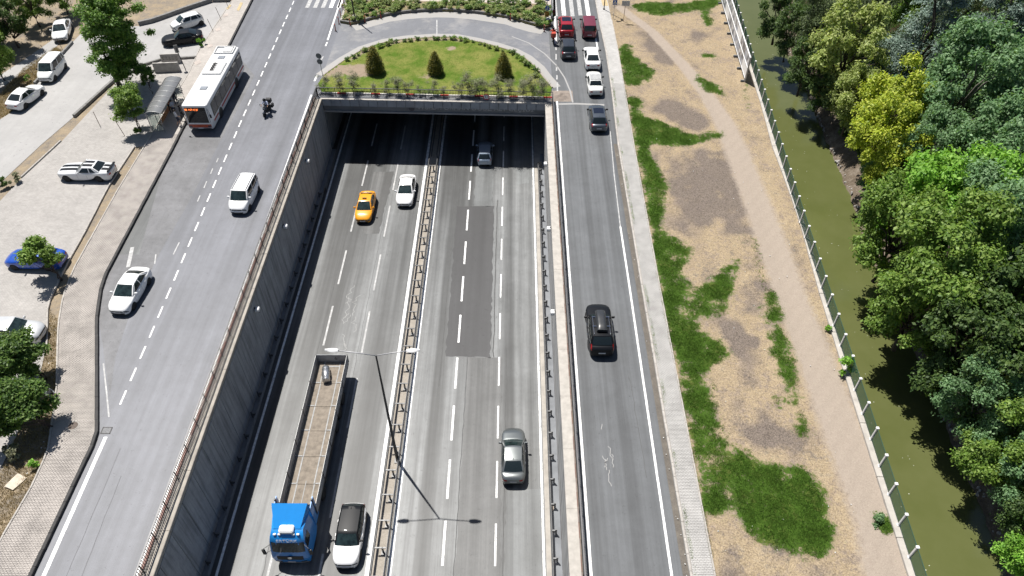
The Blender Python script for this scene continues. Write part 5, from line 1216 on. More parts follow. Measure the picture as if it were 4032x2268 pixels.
def leaves(clumps, n, size, mat, name='crown', up=.8, shell=.55, aspect=.55, seed=0, flat=1.0):
    rs = np.random.RandomState(seed); c = np.array([k[0] for k in clumps], float); r = np.array([k[1] for k in clumps], float)
    if r.ndim == 1: r = np.stack([r, r, r * .85 * flat], 1)
    w_ = (r[:, 0] * r[:, 2]) ** 1.0; k = rs.choice(len(c), n, p=w_ / w_.sum())
    d = rs.normal(size=(n, 3)); d[:, 2] = np.where(d[:, 2] < -.35, -d[:, 2] * .6, d[:, 2]); d /= np.linalg.norm(d, axis=1)[:, None]
    rad = shell + (1 - shell) * rs.rand(n) ** .5; rad *= 1 + .22 * rs.normal(size=n)
    pos = c[k] + d * r[k] * rad[:, None]
    nn = d * .6 + np.array([0, 0, up]) + rs.normal(size=(n, 3)) * .45; nn /= np.linalg.norm(nn, axis=1)[:, None]
    a = np.cross(nn, rs.normal(size=(n, 3))); a /= np.linalg.norm(a, axis=1)[:, None]; b = np.cross(nn, a)
    s = size * (.55 + .9 * rs.rand(n))[:, None]
    dip = nn * s * -.25
    V = np.stack([pos - a * s, pos + b * s * aspect + dip * .3, pos + a * s + dip, pos - b * s * aspect + dip * .3], 1).reshape(-1, 3)
    me = bpy.data.meshes.new(name); me.vertices.add(4 * n); me.vertices.foreach_set('co', V.ravel()); me.loops.add(4 * n); me.loops.foreach_set('vertex_index', np.arange(4 * n)); me.polygons.add(n)
    me.polygons.foreach_set('loop_start', np.arange(n) * 4); me.polygons.foreach_set('loop_total', np.full(n, 4)); me.update(); me.validate(); me.materials.append(mat); return me
def trunk_mesh(h, r, clumps, mat, seed=0, stems=1):
    rn = random.Random(seed); mb = MB()
    for s_ in range(stems):
        ox, oy = (rn.uniform(-.12, .12), rn.uniform(-.12, .12)) if stems > 1 else (0, 0)
        pts = [(ox + rn.uniform(-.06, .06) * i * (1 if i else 0), oy + rn.uniform(-.06, .06) * i, h * i / 5 - .05) for i in range(6)]
        mb.tube(pts, [r * (1.25 if i == 0 else 1 - .15 * i) for i in range(6)], 7)
    for k, (c_, rr) in enumerate(clumps[:14]):
        c_ = Vector(c_); st = Vector((0, 0, min(h, max(.3, c_.z * .45)))); m = st.lerp(c_, .55) + Vector((rn.uniform(-.2, .2), rn.uniform(-.2, .2), .1))
        mb.tube([st, m, c_], [r * .5, r * .3, r * .1], 5)
    return mb.mesh('trunk', mat, True)
TREE_ME = {}
def tree_protos(kind, var):
    key = (kind, var)
    if key in TREE_ME: return TREE_ME[key]
    rn = random.Random(sum(map(ord, kind)) * 7 + var); cl = []
    if kind == 'cedar':            # unit: crown radius 1, height about 2.4
        for z in np.linspace(.5, 2.3, 9):
            rr = 1.15 * (1 - (z - .3) / 2.3) + .12
            for i in range(5): a = rn.uniform(0, 6.28); cl.append(((math.cos(a) * rr * .62, math.sin(a) * rr * .62, z + rn.uniform(-.08, .08)), (rr * .48, rr * .34, .07)))
        me = leaves([(c, r) for c, r in cl], 20000, .030, LM[kind], up=1.2, shell=.1, aspect=.3, seed=var)
        tm = trunk_mesh(2.3, .06, [(c, r[0]) for c, r in cl[:30:2]], BARK, var)
    elif kind == 'pine':
        for i in range(26): a = rn.uniform(0, 6.28); z = rn.uniform(.5, 2.1); q_ = (1.05 - .35 * abs(z - 1.0)) * rn.uniform(.3, .85); cl.append(((math.cos(a) * q_, math.sin(a) * q_, z), rn.uniform(.22, .36)))
        me = leaves(cl, 16000, .045, LM[kind], up=.7, shell=.2, aspect=.18, seed=var); tm = trunk_mesh(1.8, .06, cl, BARK, var)
    else:
        nc = 46
        for i in range(nc):
            a = rn.uniform(0, 6.28); z = rn.uniform(.35, 1.75); q_ = max(0.1, math.sqrt(max(0, 1 - ((z - .95) / .98) ** 2))) * rn.uniform(.35, .82)
            cl.append(((math.cos(a) * q_ * 1.12, math.sin(a) * q_ * 1.12, z), rn.uniform(.13, .30)))
        n_, sz = {'maple': (17000, .036), 'lime': (17000, .035), 'robinia': (21000, .030), 'bright': (17000, .038), 'olive': (20000, .032), 'dark': (16000, .036)}.get(kind, (18000, .034))
        me = leaves(cl, n_, sz, LM[kind], seed=var, shell=.25); tm = trunk_mesh(1.0, .05, cl, BARKG if kind in ('bright', 'robinia') else BARK, var)
    TREE_ME[key] = (me, tm); return TREE_ME[key]
ti = 0
def forest_tree(px, zc, Rr, kind, label, base=.1, name=None, group=None, cat='tree'):
    global ti; ti += 1
    me, tm = tree_protos(kind, ti % 2); s = Rr
    o = empty(name or {'cedar': 'cedar_tree', 'pine': 'pine_tree'}.get(kind, 'leafy_tree'), (px[0], px[1], base), random.uniform(0, 6.28), label, cat, group)
    zs = max(.6, (zc - base) / 1.05 / Rr) if kind not in ('cedar', 'pine') else (zc - base) / 1.15 / Rr
    o.scale = (s, s, s * min(zs, 1.5)); link('trunk', tm, o); link('crown', me, o)
    return o
GF = 'trees of the wood beyond the canal'
F = [((28.86, 76.97), 4, 2.3, 'dark', 'dark green bank tree beside the pines at the far canal bend'), ((28.43, 69.57), 3.5, 2.3, 'dark', 'dark green bushy tree leaning over the water below the pale maple'),
 ((29.30, 65.81), 2.5, 1.6, 'dark', 'low dark bank shrub tree just before the bare stony bank'), ((30.74, 74.81), 7, 3.4, 'pine', 'dark pine behind the dark bank tree'), ((35.02, 73.08), 8, 3.4, 'pine', 'dark pine between the pale maple and the silvery cedar'),
 ((28.64, 81.21), 5, 2.6, 'dark', 'dark tree at the water edge opposite the hoarding'),
 ((31.24, 66.98), 7, 3.9, 'maple', 'pale yellow green maple with clustered leaves near the canal bend'), ((30.99, 62.40), 4.5, 2.4, 'maple', 'smaller pale green maple above the stony bank'),
 ((39.15, 66.62), 9, 4.6, 'cedar', 'silvery cedar with layered drooping branches'), ((46.57, 67.85), 10, 4.4, 'cedar', 'blue grey cedar beside the silvery layered cedar'), ((46.15, 73.66), 9, 3.6, 'pine', 'dark pine standing between the two cedars'),
 ((34.40, 58.44), 8, 3.4, 'lime', 'tall golden lime coloured tree'), ((30.83, 54.13), 6.5, 3.2, 'lime', 'golden lime coloured tree in front of its taller twin'), ((31.78, 51.90), 4, 2.0, 'lime', 'small golden lime tree at the edge of the wood'),
 ((39.34, 57.78), 8, 4.6, 'robinia', 'broad grey green tree right of the golden trees'), ((44.65, 60.22), 8, 3.8, 'robinia', 'grey green tree below the blue grey cedar'), ((35.07, 52.17), 7, 3.0, 'robinia', 'grey green tree wedged behind the golden trees'), ((37.74, 48.98), 8, 4.0, 'robinia', 'grey green feathery tree above the bright green one'),
 ((31.86, 43.44), 9, 4.0, 'bright', 'bright fresh green broadleaf tree, the greenest of the wood'), ((29.74, 44.15), 7, 3.4, 'bright', 'fresh green tree in front of the greenest one'),
 ((26.98, 41.64), 6, 3.4, 'olive', 'olive green tree overhanging the canal below the small conical shrub'), ((30.30, 53.10), 2.5, 1.3, 'robinia', 'small bushy shrub tree at the water edge by the concrete outfall'),
 ((27.46, 36.00), 8, 4.2, 'olive', 'large olive green tree overhanging the canal'), ((33.90, 40.59), 8, 4.0, 'robinia', 'grey green tree behind the large olive green one'), ((29.95, 34.49), 8, 3.6, 'olive', 'olive green tree beside the pale bare trunk'),
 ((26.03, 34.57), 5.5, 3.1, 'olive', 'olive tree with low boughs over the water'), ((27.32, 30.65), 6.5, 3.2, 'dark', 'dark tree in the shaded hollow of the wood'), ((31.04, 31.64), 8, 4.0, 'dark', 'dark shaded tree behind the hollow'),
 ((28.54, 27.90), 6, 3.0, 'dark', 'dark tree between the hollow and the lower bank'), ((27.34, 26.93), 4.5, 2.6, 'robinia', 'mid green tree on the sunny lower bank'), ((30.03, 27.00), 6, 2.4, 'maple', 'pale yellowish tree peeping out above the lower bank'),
 ((27.59, 23.76), 5, 2.6, 'olive', 'green tree standing above the white rubble'), ((28.08, 21.69), 5, 2.4, 'robinia', 'feathery green tree above the white rubble'), ((27.60, 19.86), 3.5, 1.8, 'dark', 'shaded bush tree beside the white rubble'),
 ((26.73, 17.58), 3.5, 1.8, 'bright', 'bright green bush tree at the lowest bank'), ((27.58, 23.81), 2.8, 1.3, 'olive', 'small leafy bush tree on the rubble bank'),
 ((27.07, 30.27), 3, 1.5, 'dark', 'low dark bush tree at the shaded water edge')]
F += [((46 + 4 * (i % 2), 14 + i * 11.0), 8, 4.2, ('olive', 'robinia', 'dark')[i % 3], lab) for i, lab in enumerate(('tall tree in the second row behind the lowest bank trees', 'second row tree behind the rubble bank', 'second row tree behind the hollow', 'second row tree behind the large olive tree', 'second row tree behind the feathery trees', 'second row tree behind the grey green trees', 'second row tree behind the silvery cedar', 'second row tree deep behind the cedars'))]
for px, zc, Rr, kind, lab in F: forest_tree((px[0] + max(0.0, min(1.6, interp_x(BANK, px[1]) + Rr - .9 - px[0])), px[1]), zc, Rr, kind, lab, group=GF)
# undergrowth that reads as one mass
n = 42000; yy_ = np.random.rand(n) * 88 + 14; xx_ = np.array([interp_x(BANK, y) for y in yy_]) + 1.2 + np.random.rand(n) ** 1.5 * 26
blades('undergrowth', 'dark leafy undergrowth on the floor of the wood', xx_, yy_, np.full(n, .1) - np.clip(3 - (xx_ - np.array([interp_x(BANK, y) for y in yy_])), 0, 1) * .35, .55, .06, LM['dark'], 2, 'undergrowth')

# ---- trees on the left
def own_tree(name, label, base, clumps, n, size, kind, th, tr_, stems=1, seed=3, zb=0.0, cat='tree', group=None, up=.5, shell=.4):
    o = empty(name, (base[0], base[1], zb), 0, label, cat, group); link('trunk', trunk_mesh(th, tr_, clumps, BARK, seed, stems), o); link('crown', leaves(clumps, n, size, LM[kind], seed=seed, up=up, shell=shell), o); return o
rn = random.Random(5); cl = []
for i in range(70):
    z = 2.0 + 8.2 * (i / 70); rr = 4.1 * math.sin(math.pi * min(1, (z - .6) / 10.6)) ** .7; a = i * 2.4; q_ = rr * rn.uniform(.2, .85); cl.append(((math.cos(a) * q_ + 1.5, math.sin(a) * q_ + .2, z), rn.uniform(.45, 1.0)))
own_tree('tall_poplar', 'tall dense dark green tree by the side street kerb', (-42.45, 70.86), cl, 34000, .12, 'tall', 5.0, .24, 2, 11)
def bush_clumps(R_, zc, n, seed, fl=.8):
    rn = random.Random(seed); out = []
    for i in range(n):
        a = rn.uniform(0, 6.28); e = rn.uniform(-.7, 1); q_ = R_ * .62 * math.sqrt(1 - min(1, e * e)) * rn.uniform(.5, 1.1); k_ = rn.uniform(.8, 1.35); out.append(((math.cos(a) * q_ * k_, math.sin(a) * q_ * k_, zc + e * R_ * .6 * fl * k_), R_ * rn.uniform(.16, .36)))
    return out
own_tree('small_tree', 'small yellowish green multi-stemmed tree beside the bus shelter', (-37.42, 62.75), bush_clumps(2.0, 2.9, 26, 2, 1.1), 8000, .10, 'olive', 1.8, .05, 4, 12)
own_tree('sapling', 'thin green sapling between the concrete slabs and the shelter roof', (-38.58, 69.73), bush_clumps(1.05, 1.9, 16, 3, 1.2), 2600, .09, 'poplar', 1.3, .035, 1, 13)
own_tree('small_tree', 'small tree leaning over the blue saloon', (-36.07, 41.48), [((c[0] - .9, c[1] + .3, c[2]), r) for c, r in bush_clumps(1.75, 2.2, 22, 4)], 6500, .10, 'olive', 1.5, .06, 3, 14)
own_tree('bushy_tree', 'bushy green tree in the verge beside the white parked car', (-32.83, 31.54), [((c[0] - 1.2, c[1] + .2, c[2]), r) for c, r in bush_clumps(2.2, 2.2, 30, 5)], 14000, .10, 'poplar', 1.2, .07, 4, 15)
own_tree('bushy_tree', 'dense bushy tree in the verge beside the seated person', (-30.55, 27.44), [((c[0] - 1.3, c[1] + .3, c[2]), r) for c, r in bush_clumps(2.4, 2.0, 32, 6)], 16000, .10, 'poplar', 1.0, .07, 4, 16)
for p_, r_, lab in (((-57.80, 80.05), 2.4, 'dark tree shading the footpath in the far left corner'), ((-55.77, 72.55), 2.2, 'dark tree overhanging the footpath nearest the side street'), ((-57.71, 85.29), 2.2, 'dark tree behind the half hidden white saloon'), ((-55.79, 88.67), 2.2, 'dark tree behind the tall poplar'), ((-60.36, 80.36), 2.8, 'dark tree at the back of the shaded corner')):
    forest_tree(p_, 4.2, r_, 'olive' if r_ < 2.3 else 'dark', lab, 0, group='dark trees around the footpath')
# ---- small plants on the left
def plant(name, label, base, R_, n, size, kind, z=0.0, group=None, cat='plant', zc=None, seed=None, up=.5):
    o = leaves(bush_clumps(R_, zc if zc is not None else R_ * .7, 6, seed or int(base[0] * 10) % 97 + 3), n, size, LM[kind], name, seed=(seed or int(abs(base[1]) * 10) % 91), shell=.2, up=up); return tag(link(name, o, None, (base[0], base[1], z)), label, cat, group)
plant('bright_weed', 'bright green weed growing behind the black coupe', (-36.55, 80.29), .65, 260, .14, 'bright', .05)
plant('bright_weed', 'bright green weed at the edging above the pale carton sheet', (-30.33, 24.67), .42, 180, .11, 'bright')
plant('grey_shrub', 'grey green shrub at the foot of the dense bushy tree', (-31.85, 25.32), .8, 420, .11, 'grey')
plant('grey_shrub', 'low grey green shrub at the end of the dividing strip', (-45.70, 53.99), .75, 420, .10, 'grey'); plant('dark_shrub', 'dark shrub beside the low grey green shrub', (-46.67, 53.51), .8, 420, .12, 'dark')
plant('yellow_weed', 'yellow green weed tuft behind the parked white van', (-53.01, 72.24), .55, 260, .10, 'olive'); plant('shelter_weed', 'dark weed at the foot of the multi-stemmed tree', (-37.24, 62.05), .6, 300, .10, 'olive', 0)
plant('fence_bush', 'large green bush growing against the canal wall', (23.19, 32.46), .95, 700, .09, 'bright', .05); plant('fence_bush', 'small green bush against the canal wall', (23.31, 36.35), .38, 260, .07, 'bright', .05); plant('grey_weed', 'grey green weed patch beside the lowest canal posts', (22.01, 20.96), .8, 600, .06, 'robinia', 0, zc=.05)
# ---- island plants
for p_, lab, sx in (((-15.39, 74.20), 'golden conical conifer standing in bare soil on the lawn island', 1.0), ((-8.72, 73.96), 'golden conical conifer in the middle of the lawn', .86), ((-1.20, 73.38), 'golden brown conical conifer beside the grey shrubs', .92)):
    o = empty('golden_conifer', (p_[0], p_[1], .1), random.uniform(0, 6), lab, 'conifer', 'conical conifers on the lawn island'); o.scale = (sx,) * 3
    if 'gold' not in TREE_ME:
        cl = []
        for z in np.linspace(.25, 2.9, 13):
            rr = 1.08 * (1 - (z / 3.2) ** 1.8)
            for i in range(max(3, int(14 * rr))): a = i * 6.283 / max(3, int(14 * rr)) + z * 3; cl.append(((math.cos(a) * rr * .70, math.sin(a) * rr * .70, z + random.uniform(-.05, .05)), .20 + .16 * rr))
            cl.append(((0, 0, z), rr * .7))
        TREE_ME['gold'] = (leaves(cl, 11000, .065, LM['gold'], up=.3, shell=.6, seed=4, aspect=.4), trunk_mesh(1.6, .07, [], BARK, 4))
    link('trunk', TREE_ME['gold'][1], o); link('crown', TREE_ME['gold'][0], o)
WISP = []
for v in range(3):
    cl = [((random.uniform(-.55, .55), random.uniform(-.25, .25), random.uniform(.4, 1.7)), random.uniform(.2, .4)) for _ in range(16)]
    WISP.append((leaves(cl, 1900, .05, LM['grey'], shell=.05, seed=40 + v, aspect=.3), trunk_mesh(.9, .02, cl, BARKG, v, 3)))
WX = [(812, 212, 'grey brown', 'beside the double disc sign'), (850, 212, 'dark', 'behind the railing near the disc sign'), (888, 214, 'dark', 'left of the first golden conifer')] 
for i, (x, y, s_) in enumerate(((808, 213, 1.0), (850, 214, 1.2), (889, 217, 1.25), (972, 217, .8), (1003, 217, 1.1), (1030, 219, .9), (1092, 219, .9), (1120, 221, .6), (1158, 220, .9), (1188, 219, 1.35), (1208, 222, 1.1), (1232, 222, 1.2), (1262, 224, 1.25), (1290, 224, 1.1), (1325, 225, 1.3), (1352, 226, 1.35), (1376, 226, 1.2), (940, 219, .7), (1060, 220, .6))):
    p_ = (-66.28, 92.70); 
    o = empty('wispy_shrub', (-20.4 + (x - 806) / 582 * 23.9, YF(-20.4 + (x - 806) / 582 * 23.9) + .95 + (226 - y) * .03, .1), random.uniform(0, 6), 'wispy grey green shrub growing behind the portal railing', 'shrub', 'wispy shrubs behind the portal railing'); o.scale = (s_,) * 3
    link('stem', WISP[i % 3][1], o); link('foliage', WISP[i % 3][0], o)
LOW = [leaves([((random.uniform(-.2, .2), random.uniform(-.2, .2), random.uniform(.12, .35)), random.uniform(.13, .24)) for _ in range(7)], 230, .06, LM[k_], 'low_shrub', seed=60 + v, shell=.2) for v, k_ in enumerate(('hedge', 'hedge', 'olive', 'poplar'))]
tot = plen(LAWN_EDGE); d = 4.0
while d < tot - .5:
    p_, t_ = poly_at(LAWN_EDGE, d); nrm = Vector((t_.y, -t_.x)); q_ = p_ + nrm * random.uniform(.35, .8)
    o = link('edge_shrub', LOW[random.choice((0, 2, 3))], None, (q_.x, q_.y, .1), (0, 0, random.uniform(0, 6)), random.uniform(.7, 1.35)); tag(o, 'low shrub planted along the curved kerb of the lawn island', 'shrub', 'shrubs edging the lawn island'); d += random.uniform(.5, 1.1)
xs_ = [p[0] for p in hedge_poly]; yh_ = [p[1] for p in hedge_poly]; cnt = 0
for i in range(3000):
    x, y = random.uniform(min(xs_), max(xs_)), random.uniform(min(yh_), max(yh_))
    if cnt < 230 and inside(hedge_poly, np.array([x]), np.array([y]))[0]:
        o = link('bed_shrub', LOW[random.choice((0, 1, 1, 2, 3))], None, (x, y, .22), (0, 0, random.uniform(0, 6)), random.uniform(.9, 1.7)); tag(o, 'low green shrub in the raised bed beyond the loop road', 'shrub', 'shrubs filling the raised bed'); cnt += 1
# ---- weeds in the joints of the right hand pavement, dry grass on the left verges
yy_ = np.random.rand(2600) * 58 + 15; keep = (np.sin(yy_ * 1.3) + np.sin(yy_ * .37 + 1) + np.random.rand(2600)) > .6; yy_ = yy_[keep]
xw = np.array([interp_x(KERB_R, y) for y in yy_]) + .2 + np.random.rand(len(yy_)) * .16
blades('joint_weeds', 'weeds growing in the joints along the kerb of the right hand footway', xw, yy_, np.full(len(yy_), .13), .06, .010, LM['olive'], 3, 'weeds')
xw = np.array([interp_x(WALK_R, y) for y in yy_]) - .08 + np.random.rand(len(yy_)) * .12
blades('joint_weeds', 'grass fringe along the park side edging of the right hand footway', xw, yy_, np.full(len(yy_), .12), .07, .010, GRASS, 3, 'weeds')
def verge(nm, lab, poly, n, mat, h):
    xs, ys = [p[0] for p in poly], [p[1] for p in poly]; X = np.random.uniform(min(xs), max(xs), n * 3); Y = np.random.uniform(min(ys), max(ys), n * 3); k = inside(poly, X, Y); X, Y = X[k][:n], Y[k][:n]; blades(nm, lab, X, Y, np.full(len(X), -.05), h, .012, mat, 3)
verge('verge_grass', 'dry yellow grass in the verge between parking lot and footway', [(-31.79, 21.22), (-30.07, 19.67), (-29.86, 23.08), (-29.99, 25.71), (-31.67, 30.79), (-33.22, 34.44), (-34.21, 36.89), (-35.88, 38.74), (-34.03, 34.44), (-32.87, 30.01), (-32.52, 25.91)], 7000, STRAW, .12)
verge('verge_grass', 'dry yellow grass strip between side street and footpath', [(-53.28, 63.27), (-51.93, 66.08), (-52.17, 71.66), (-52.10, 79.17), (-53.54, 80.13), (-54.96, 75.28), (-54.90, 69.75)], 8000, STRAW, .14)

d = 0; xs2, ys2 = [], []
WEED = [(20.16, 46.66), (19.92, 44.20), (19.70, 41.87), (19.75, 40.10), (19.45, 37.58)]; WEED2 = [(12.23, 37.55), (13.81, 31.55), (13.58, 28.87), (13.87, 26.39)]
for pl_w, n_ in ((WEED, 90), (WEED2, 110)):
    for i in range(n_):
        p_, _ = poly_at(pl_w, random.random() * plen(pl_w) * .999); xs2.append(p_.x + random.gauss(0, .15)); ys2.append(p_.y)
blades('path_weeds', 'dark weeds growing in a line through the dry park ground', np.array(xs2), np.array(ys2), np.full(len(xs2), .06), .12, .02, LM['olive'], 5, 'weeds')
BANKL = ['bush at the water edge below the small shrub tree', 'grey green bush at the water under the fresh green tree', 'bush hanging over the water beside the olive overhanging tree', 'bush under the low boughs of the olive tree', 'dark bush at the shaded water hollow', 'bush at the lower end of the shaded hollow', 'bright bush opposite the large fence bush', 'bush on the pale rubble bank', 'bright bush at the lowest rubble bank', 'dark bush on the bank below the golden lime trees', 'grey green bush on the bank below the pale maple', 'bush on the bank opposite the end of the hoarding']
for i, (px_, r_, k_) in enumerate((((32.13, 55.01), .9, 'olive'), ((30.40, 48.77), 1.0, 'robinia'), ((29.70, 44.72), 1.0, 'olive'), ((29.21, 40.14), 1.1, 'olive'), ((29.21, 32.66), 1.0, 'dark'), ((28.81, 30.24), .8, 'olive'), ((28.69, 27.35), .9, 'bright'), ((28.72, 24.41), .8, 'olive'), ((28.39, 20.68), .9, 'bright'), ((31.18, 62.87), .8, 'dark'), ((29.19, 69.67), .9, 'robinia'), ((29.64, 77.42), 1.0, 'olive'))):
    x_ = interp_x(BANK, px_[1]) + .9
    plant('bank_bush', BANKL[i], (x_, px_[1]), r_ * 1.25, 900, .12, k_, -1.0, 'bushes on the wooded canal bank', 'bush', seed=100 + i)

# ================================================================== STREET FURNITURE AND PEOPLE
# ---- double arm street lamp on the median
lamp = empty('street_lamp', (-8.55, 29.10, ZU + .05), 0, 'tall dark street lamp with two white heads standing on the sandy median', 'street lamp')
POLE = M('pole_dark', (.045, .047, .05), .5, .4, var=.2); POLEG = M('pole_grey', (.42, .42, .43), .5, .3, var=.1)
MB().tube([(0, 0, 0), (0, 0, 1.2), (0, 0, 12.2)], [.12, .11, .05], 12).build('pole', POLE, lamp, True, 60); MB().rbox((0, 0, .03), (.45, .45, .06), .01).build('base_plate', GALV, lamp)
for sg, l_ in ((-1, 2.35), (1, 2.05)):
    MB().tube([(0, 0, 12.15), (sg * l_ * .5, 0, 12.42), (sg * l_, 0, 12.62)], .035, 8).build('arm', POLEG, lamp, True)
    h_ = MB(); h_.grid(lambda u, v: Vector((sg * (l_ - .1 + u * .82), (v - .5) * .34 * math.sin(math.pi * min(.92, .18 + u * .8)) ** .6, 12.64 + .05 * u + .09 * math.sin(math.pi * v))), 8, 6); h_.grid(lambda u, v: Vector((sg * (l_ - .1 + u * .82), (.5 - v) * .34 * math.sin(math.pi * min(.92, .18 + u * .8)) ** .6, 12.62 + .05 * u - .04 * math.sin(math.pi * v))), 8, 6)
    h_.build('lamp_head', WHITE_P, lamp, True, 50)
# ---- floodlights on the walls
def floodlight(x, y, z, sg, label, grp):
    t = empty('wall_floodlight', (x, y, z), 0, label, 'floodlight', grp)
    MB().rbox((sg * .22, 0, 0), (.34, .42, .26), .05).build('housing', WHITE_P, t); MB().rbox((sg * .24, 0, -.16), (.30, .36, .06), .02).build('lens', GLASS, t); MB().box((sg * .04, 0, .02), (.1, .12, .3)).box((sg * .1, 0, .12), (.14, .05, .05)).build('bracket', STEELD, t)
for p_ in ((-20.30, 59.16), (-20.17, 49.39), (-20.14, 39.37)): floodlight(XL, p_[1], -1.1, 1, 'white floodlight box high on the shaded grey wall', 'floodlights on the shaded wall')
for p_ in ((3.14, 58.52), (3.03, 48.93), (3.04, 38.97)): floodlight(XR, p_[1], -.9, -1, 'white floodlight box at the top of the sunlit right hand wall', 'floodlights on the sunlit wall')
# ---- bus shelter
a, b, c_, d_ = (-35.94, 62.05), (-34.36, 62.06), (-34.41, 68.81), (-36.14, 68.84)
sc = ((a[0] + b[0] + c_[0] + d_[0]) / 4, (a[1] + b[1] + c_[1] + d_[1]) / 4); slen = (c_[1] + d_[1] - a[1] - b[1]) / 2; swid = (b[0] + c_[0] - a[0] - d_[0]) / 2
sh_ = empty('bus_shelter', (sc[0], sc[1], .0), math.atan2(-(d_[0] - a[0]), d_[1] - a[1]), 'bus shelter with curved grey roof and wooden bench behind the bus', 'bus shelter')
m_, t_n, p_n = nmat('smoked_roof'); p_n.inputs['Base Color'].default_value = (.20, .205, .21, 1); p_n.inputs['Roughness'].default_value = .3; p_n.inputs['Metallic'].default_value = .3
SHG = M('shelter_steel', (.30, .31, .32), .45, .5, var=.1)
n = 7; seg = slen / n
def arc(u, y, dz=0): a_ = (u - .5) * 1.5; return Vector((math.sin(a_) / math.sin(.75) * swid / 2, y, 2.33 + (math.cos(a_) - math.cos(.75)) * swid * .55 + dz))
for i in range(n): MB().grid(lambda u, v: arc(u, -slen / 2 + (i + v) * seg), 10, 1).build('roof_panel', m_, sh_, True)
for i in range(n + 1): MB().tube([arc(k / 10, -slen / 2 + i * seg, .015) for k in range(11)], .028, 6).build('roof_rib', M('rib_pale', (.5, .5, .5), .4, .3), sh_, True)
for sg in (-1, 1):
    MB().tube([(sg * swid / 2, -slen / 2, 2.33), (sg * swid / 2, slen / 2, 2.33)], .045, 6).build('gutter_rail', STEELD, sh_)
for y in np.linspace(-slen / 2 + .15, slen / 2 - .15, 5):
    MB().tube([(-swid / 2 + .1, y, 0), (-swid / 2 + .1, y, 2.35)], .04, 6).build('post', SHG, sh_)
for y in (-slen / 2 + .15, slen / 2 - .15): MB().tube([(swid / 2 - .35, y, 0), (swid / 2 - .35, y, 2.35)], .035, 6).build('post', SHG, sh_)
m2, t2, p2n = nmat('clear_glass'); p2n.inputs['Base Color'].default_value = (.75, .8, .78, 1); p2n.inputs['Roughness'].default_value = .05; p2n.inputs['Transmission Weight'].default_value = .9; p2n.inputs['IOR'].default_value = 1.1
ysp = np.linspace(-slen / 2 + .15, slen / 2 - .15, 5)
for i in range(4): MB().box((-swid / 2 + .1, (ysp[i] + ysp[i + 1]) / 2, 1.15), (.015, ysp[i + 1] - ysp[i] - .1, 1.7)).build('glass_pane', m2, sh_)
for y in (-slen / 2 + .15, slen / 2 - .15): MB().box((-.1, y, 1.15), (swid - .7, .015, 1.7)).build('glass_pane', m2, sh_)
MB().box((-swid / 2 + .55, -.6, .47), (.42, 3.4, .05)).build('bench_seat', M('bench_wood', (.28, .12, .045), .7, var=.2, scale=4), sh_)
for y in (-2.1, -.6, .9): MB().box((-swid / 2 + .55, y, .23), (.06, .06, .46)).build('bench_leg', STEELD, sh_)
# ---- concrete slabs with scribbled paint
def slab(p0, p1, h, label, scrib=False):
    p0, p1 = Vector(p0), Vector(p1); L = (p1 - p0).length; o = empty('concrete_barrier', ((p0.x + p1.x) / 2, (p0.y + p1.y) / 2, 0), math.atan2(p1.y - p0.y, p1.x - p0.x), label, 'barrier')
    MB().add([(-L / 2, -.22, 0), (L / 2, -.22, 0), (L / 2, .22, 0), (-L / 2, .22, 0), (-L / 2, -.08, h), (L / 2, -.08, h), (L / 2, .08, h), (-L / 2, .08, h), (-L / 2, -.20, .2), (L / 2, -.20, .2), (L / 2, .2, .2), (-L / 2, .2, .2)], [(4, 5, 6, 7), (0, 1, 9, 8), (8, 9, 5, 4), (1, 2, 10, 9), (9, 10, 6, 5), (2, 3, 11, 10), (10, 11, 7, 6), (3, 0, 8, 11), (11, 8, 4, 7)]).build('slab', M('barrier_concrete', (.40, .38, .36), .9, var=.22, scale=2, bmp=.2), o)
    if scrib:
        for i, xs in enumerate((-.75, -.35, .0, .35, .72)):
            pts = [(xs - .12, -.18, .75), (xs + .1, -.19, .8), (xs - .05, -.20, .58), (xs + .12, -.205, .5), (xs - .1, -.215, .38 + .05 * (i % 2))]; MB().tube([(x, y + .045 * z - .03, z) for x, y, z in pts], .02, 5).build('scribble', M('spray_dark', (.06, .055, .055), .8), o)
slab((-39.79, 76.42), (-37.78, 76.61), 1.05, 'concrete barrier slab scribbled with dark spray paint', True)
slab((-39.89, 74.37), (-37.19, 74.64), 1.05, 'plain concrete barrier slab in front of the scribbled one')
# ---- bus stop flag
st = (-36.80, 75.09); o = empty('bus_stop_sign', (st[0], st[1], .0), R(20), 'grey bus stop flag on a leaning pole by the concrete slabs', 'sign')
MB().tube([(0, 0, 0), (-.25, .15, 2.6)], .045, 8).build('pole', POLE, o); MB().rbox((-.24, .14, 2.35), (.42, .07, .9), .02).build('sign_board', M('sign_back_grey', (.2, .2, .2), .5), o)
# ---- double disc sign seen from behind
st = (-21.05, 73.31); o = empty('disc_sign', (st[0], st[1], .08), R(-8), 'pole with two round grey sign backs at the island corner', 'sign')
MB().tube([(0, 0, 0), (-.03, .0, 2.7)], .035, 8).build('pole', POLEG, o)
SB = M('sign_back', (.15, .155, .16), .5, .2)
for z in (2.45, 1.78): MB().lathe([(0, 0), (.31, 0), (.31, .02), (0, .02)], 24, 'Y', (-.02, -.06, z)).build('sign_disc', SB, o)
# ---- lamp post with red banner on the raised bed
st = (-19.68, 87.12); o = empty('lamp_post', (st[0], st[1], .2), 0, 'dark lamp post with pale concrete foot and narrow red sign on the raised bed', 'lamp post')
MB().tube([(0, 0, 0), (0, 0, 9)], [.1, .06], 10).build('pole', POLE, o, True); MB().rbox((.35, .1, .2), (1.3, 1.0, .42), .12).build('concrete_foot', CONCL, o); MB().rbox((.16, -.1, 3.4), (.12, .06, 1.0), .02).build('red_sign', M('sign_red', (.35, .02, .03), .5), o)
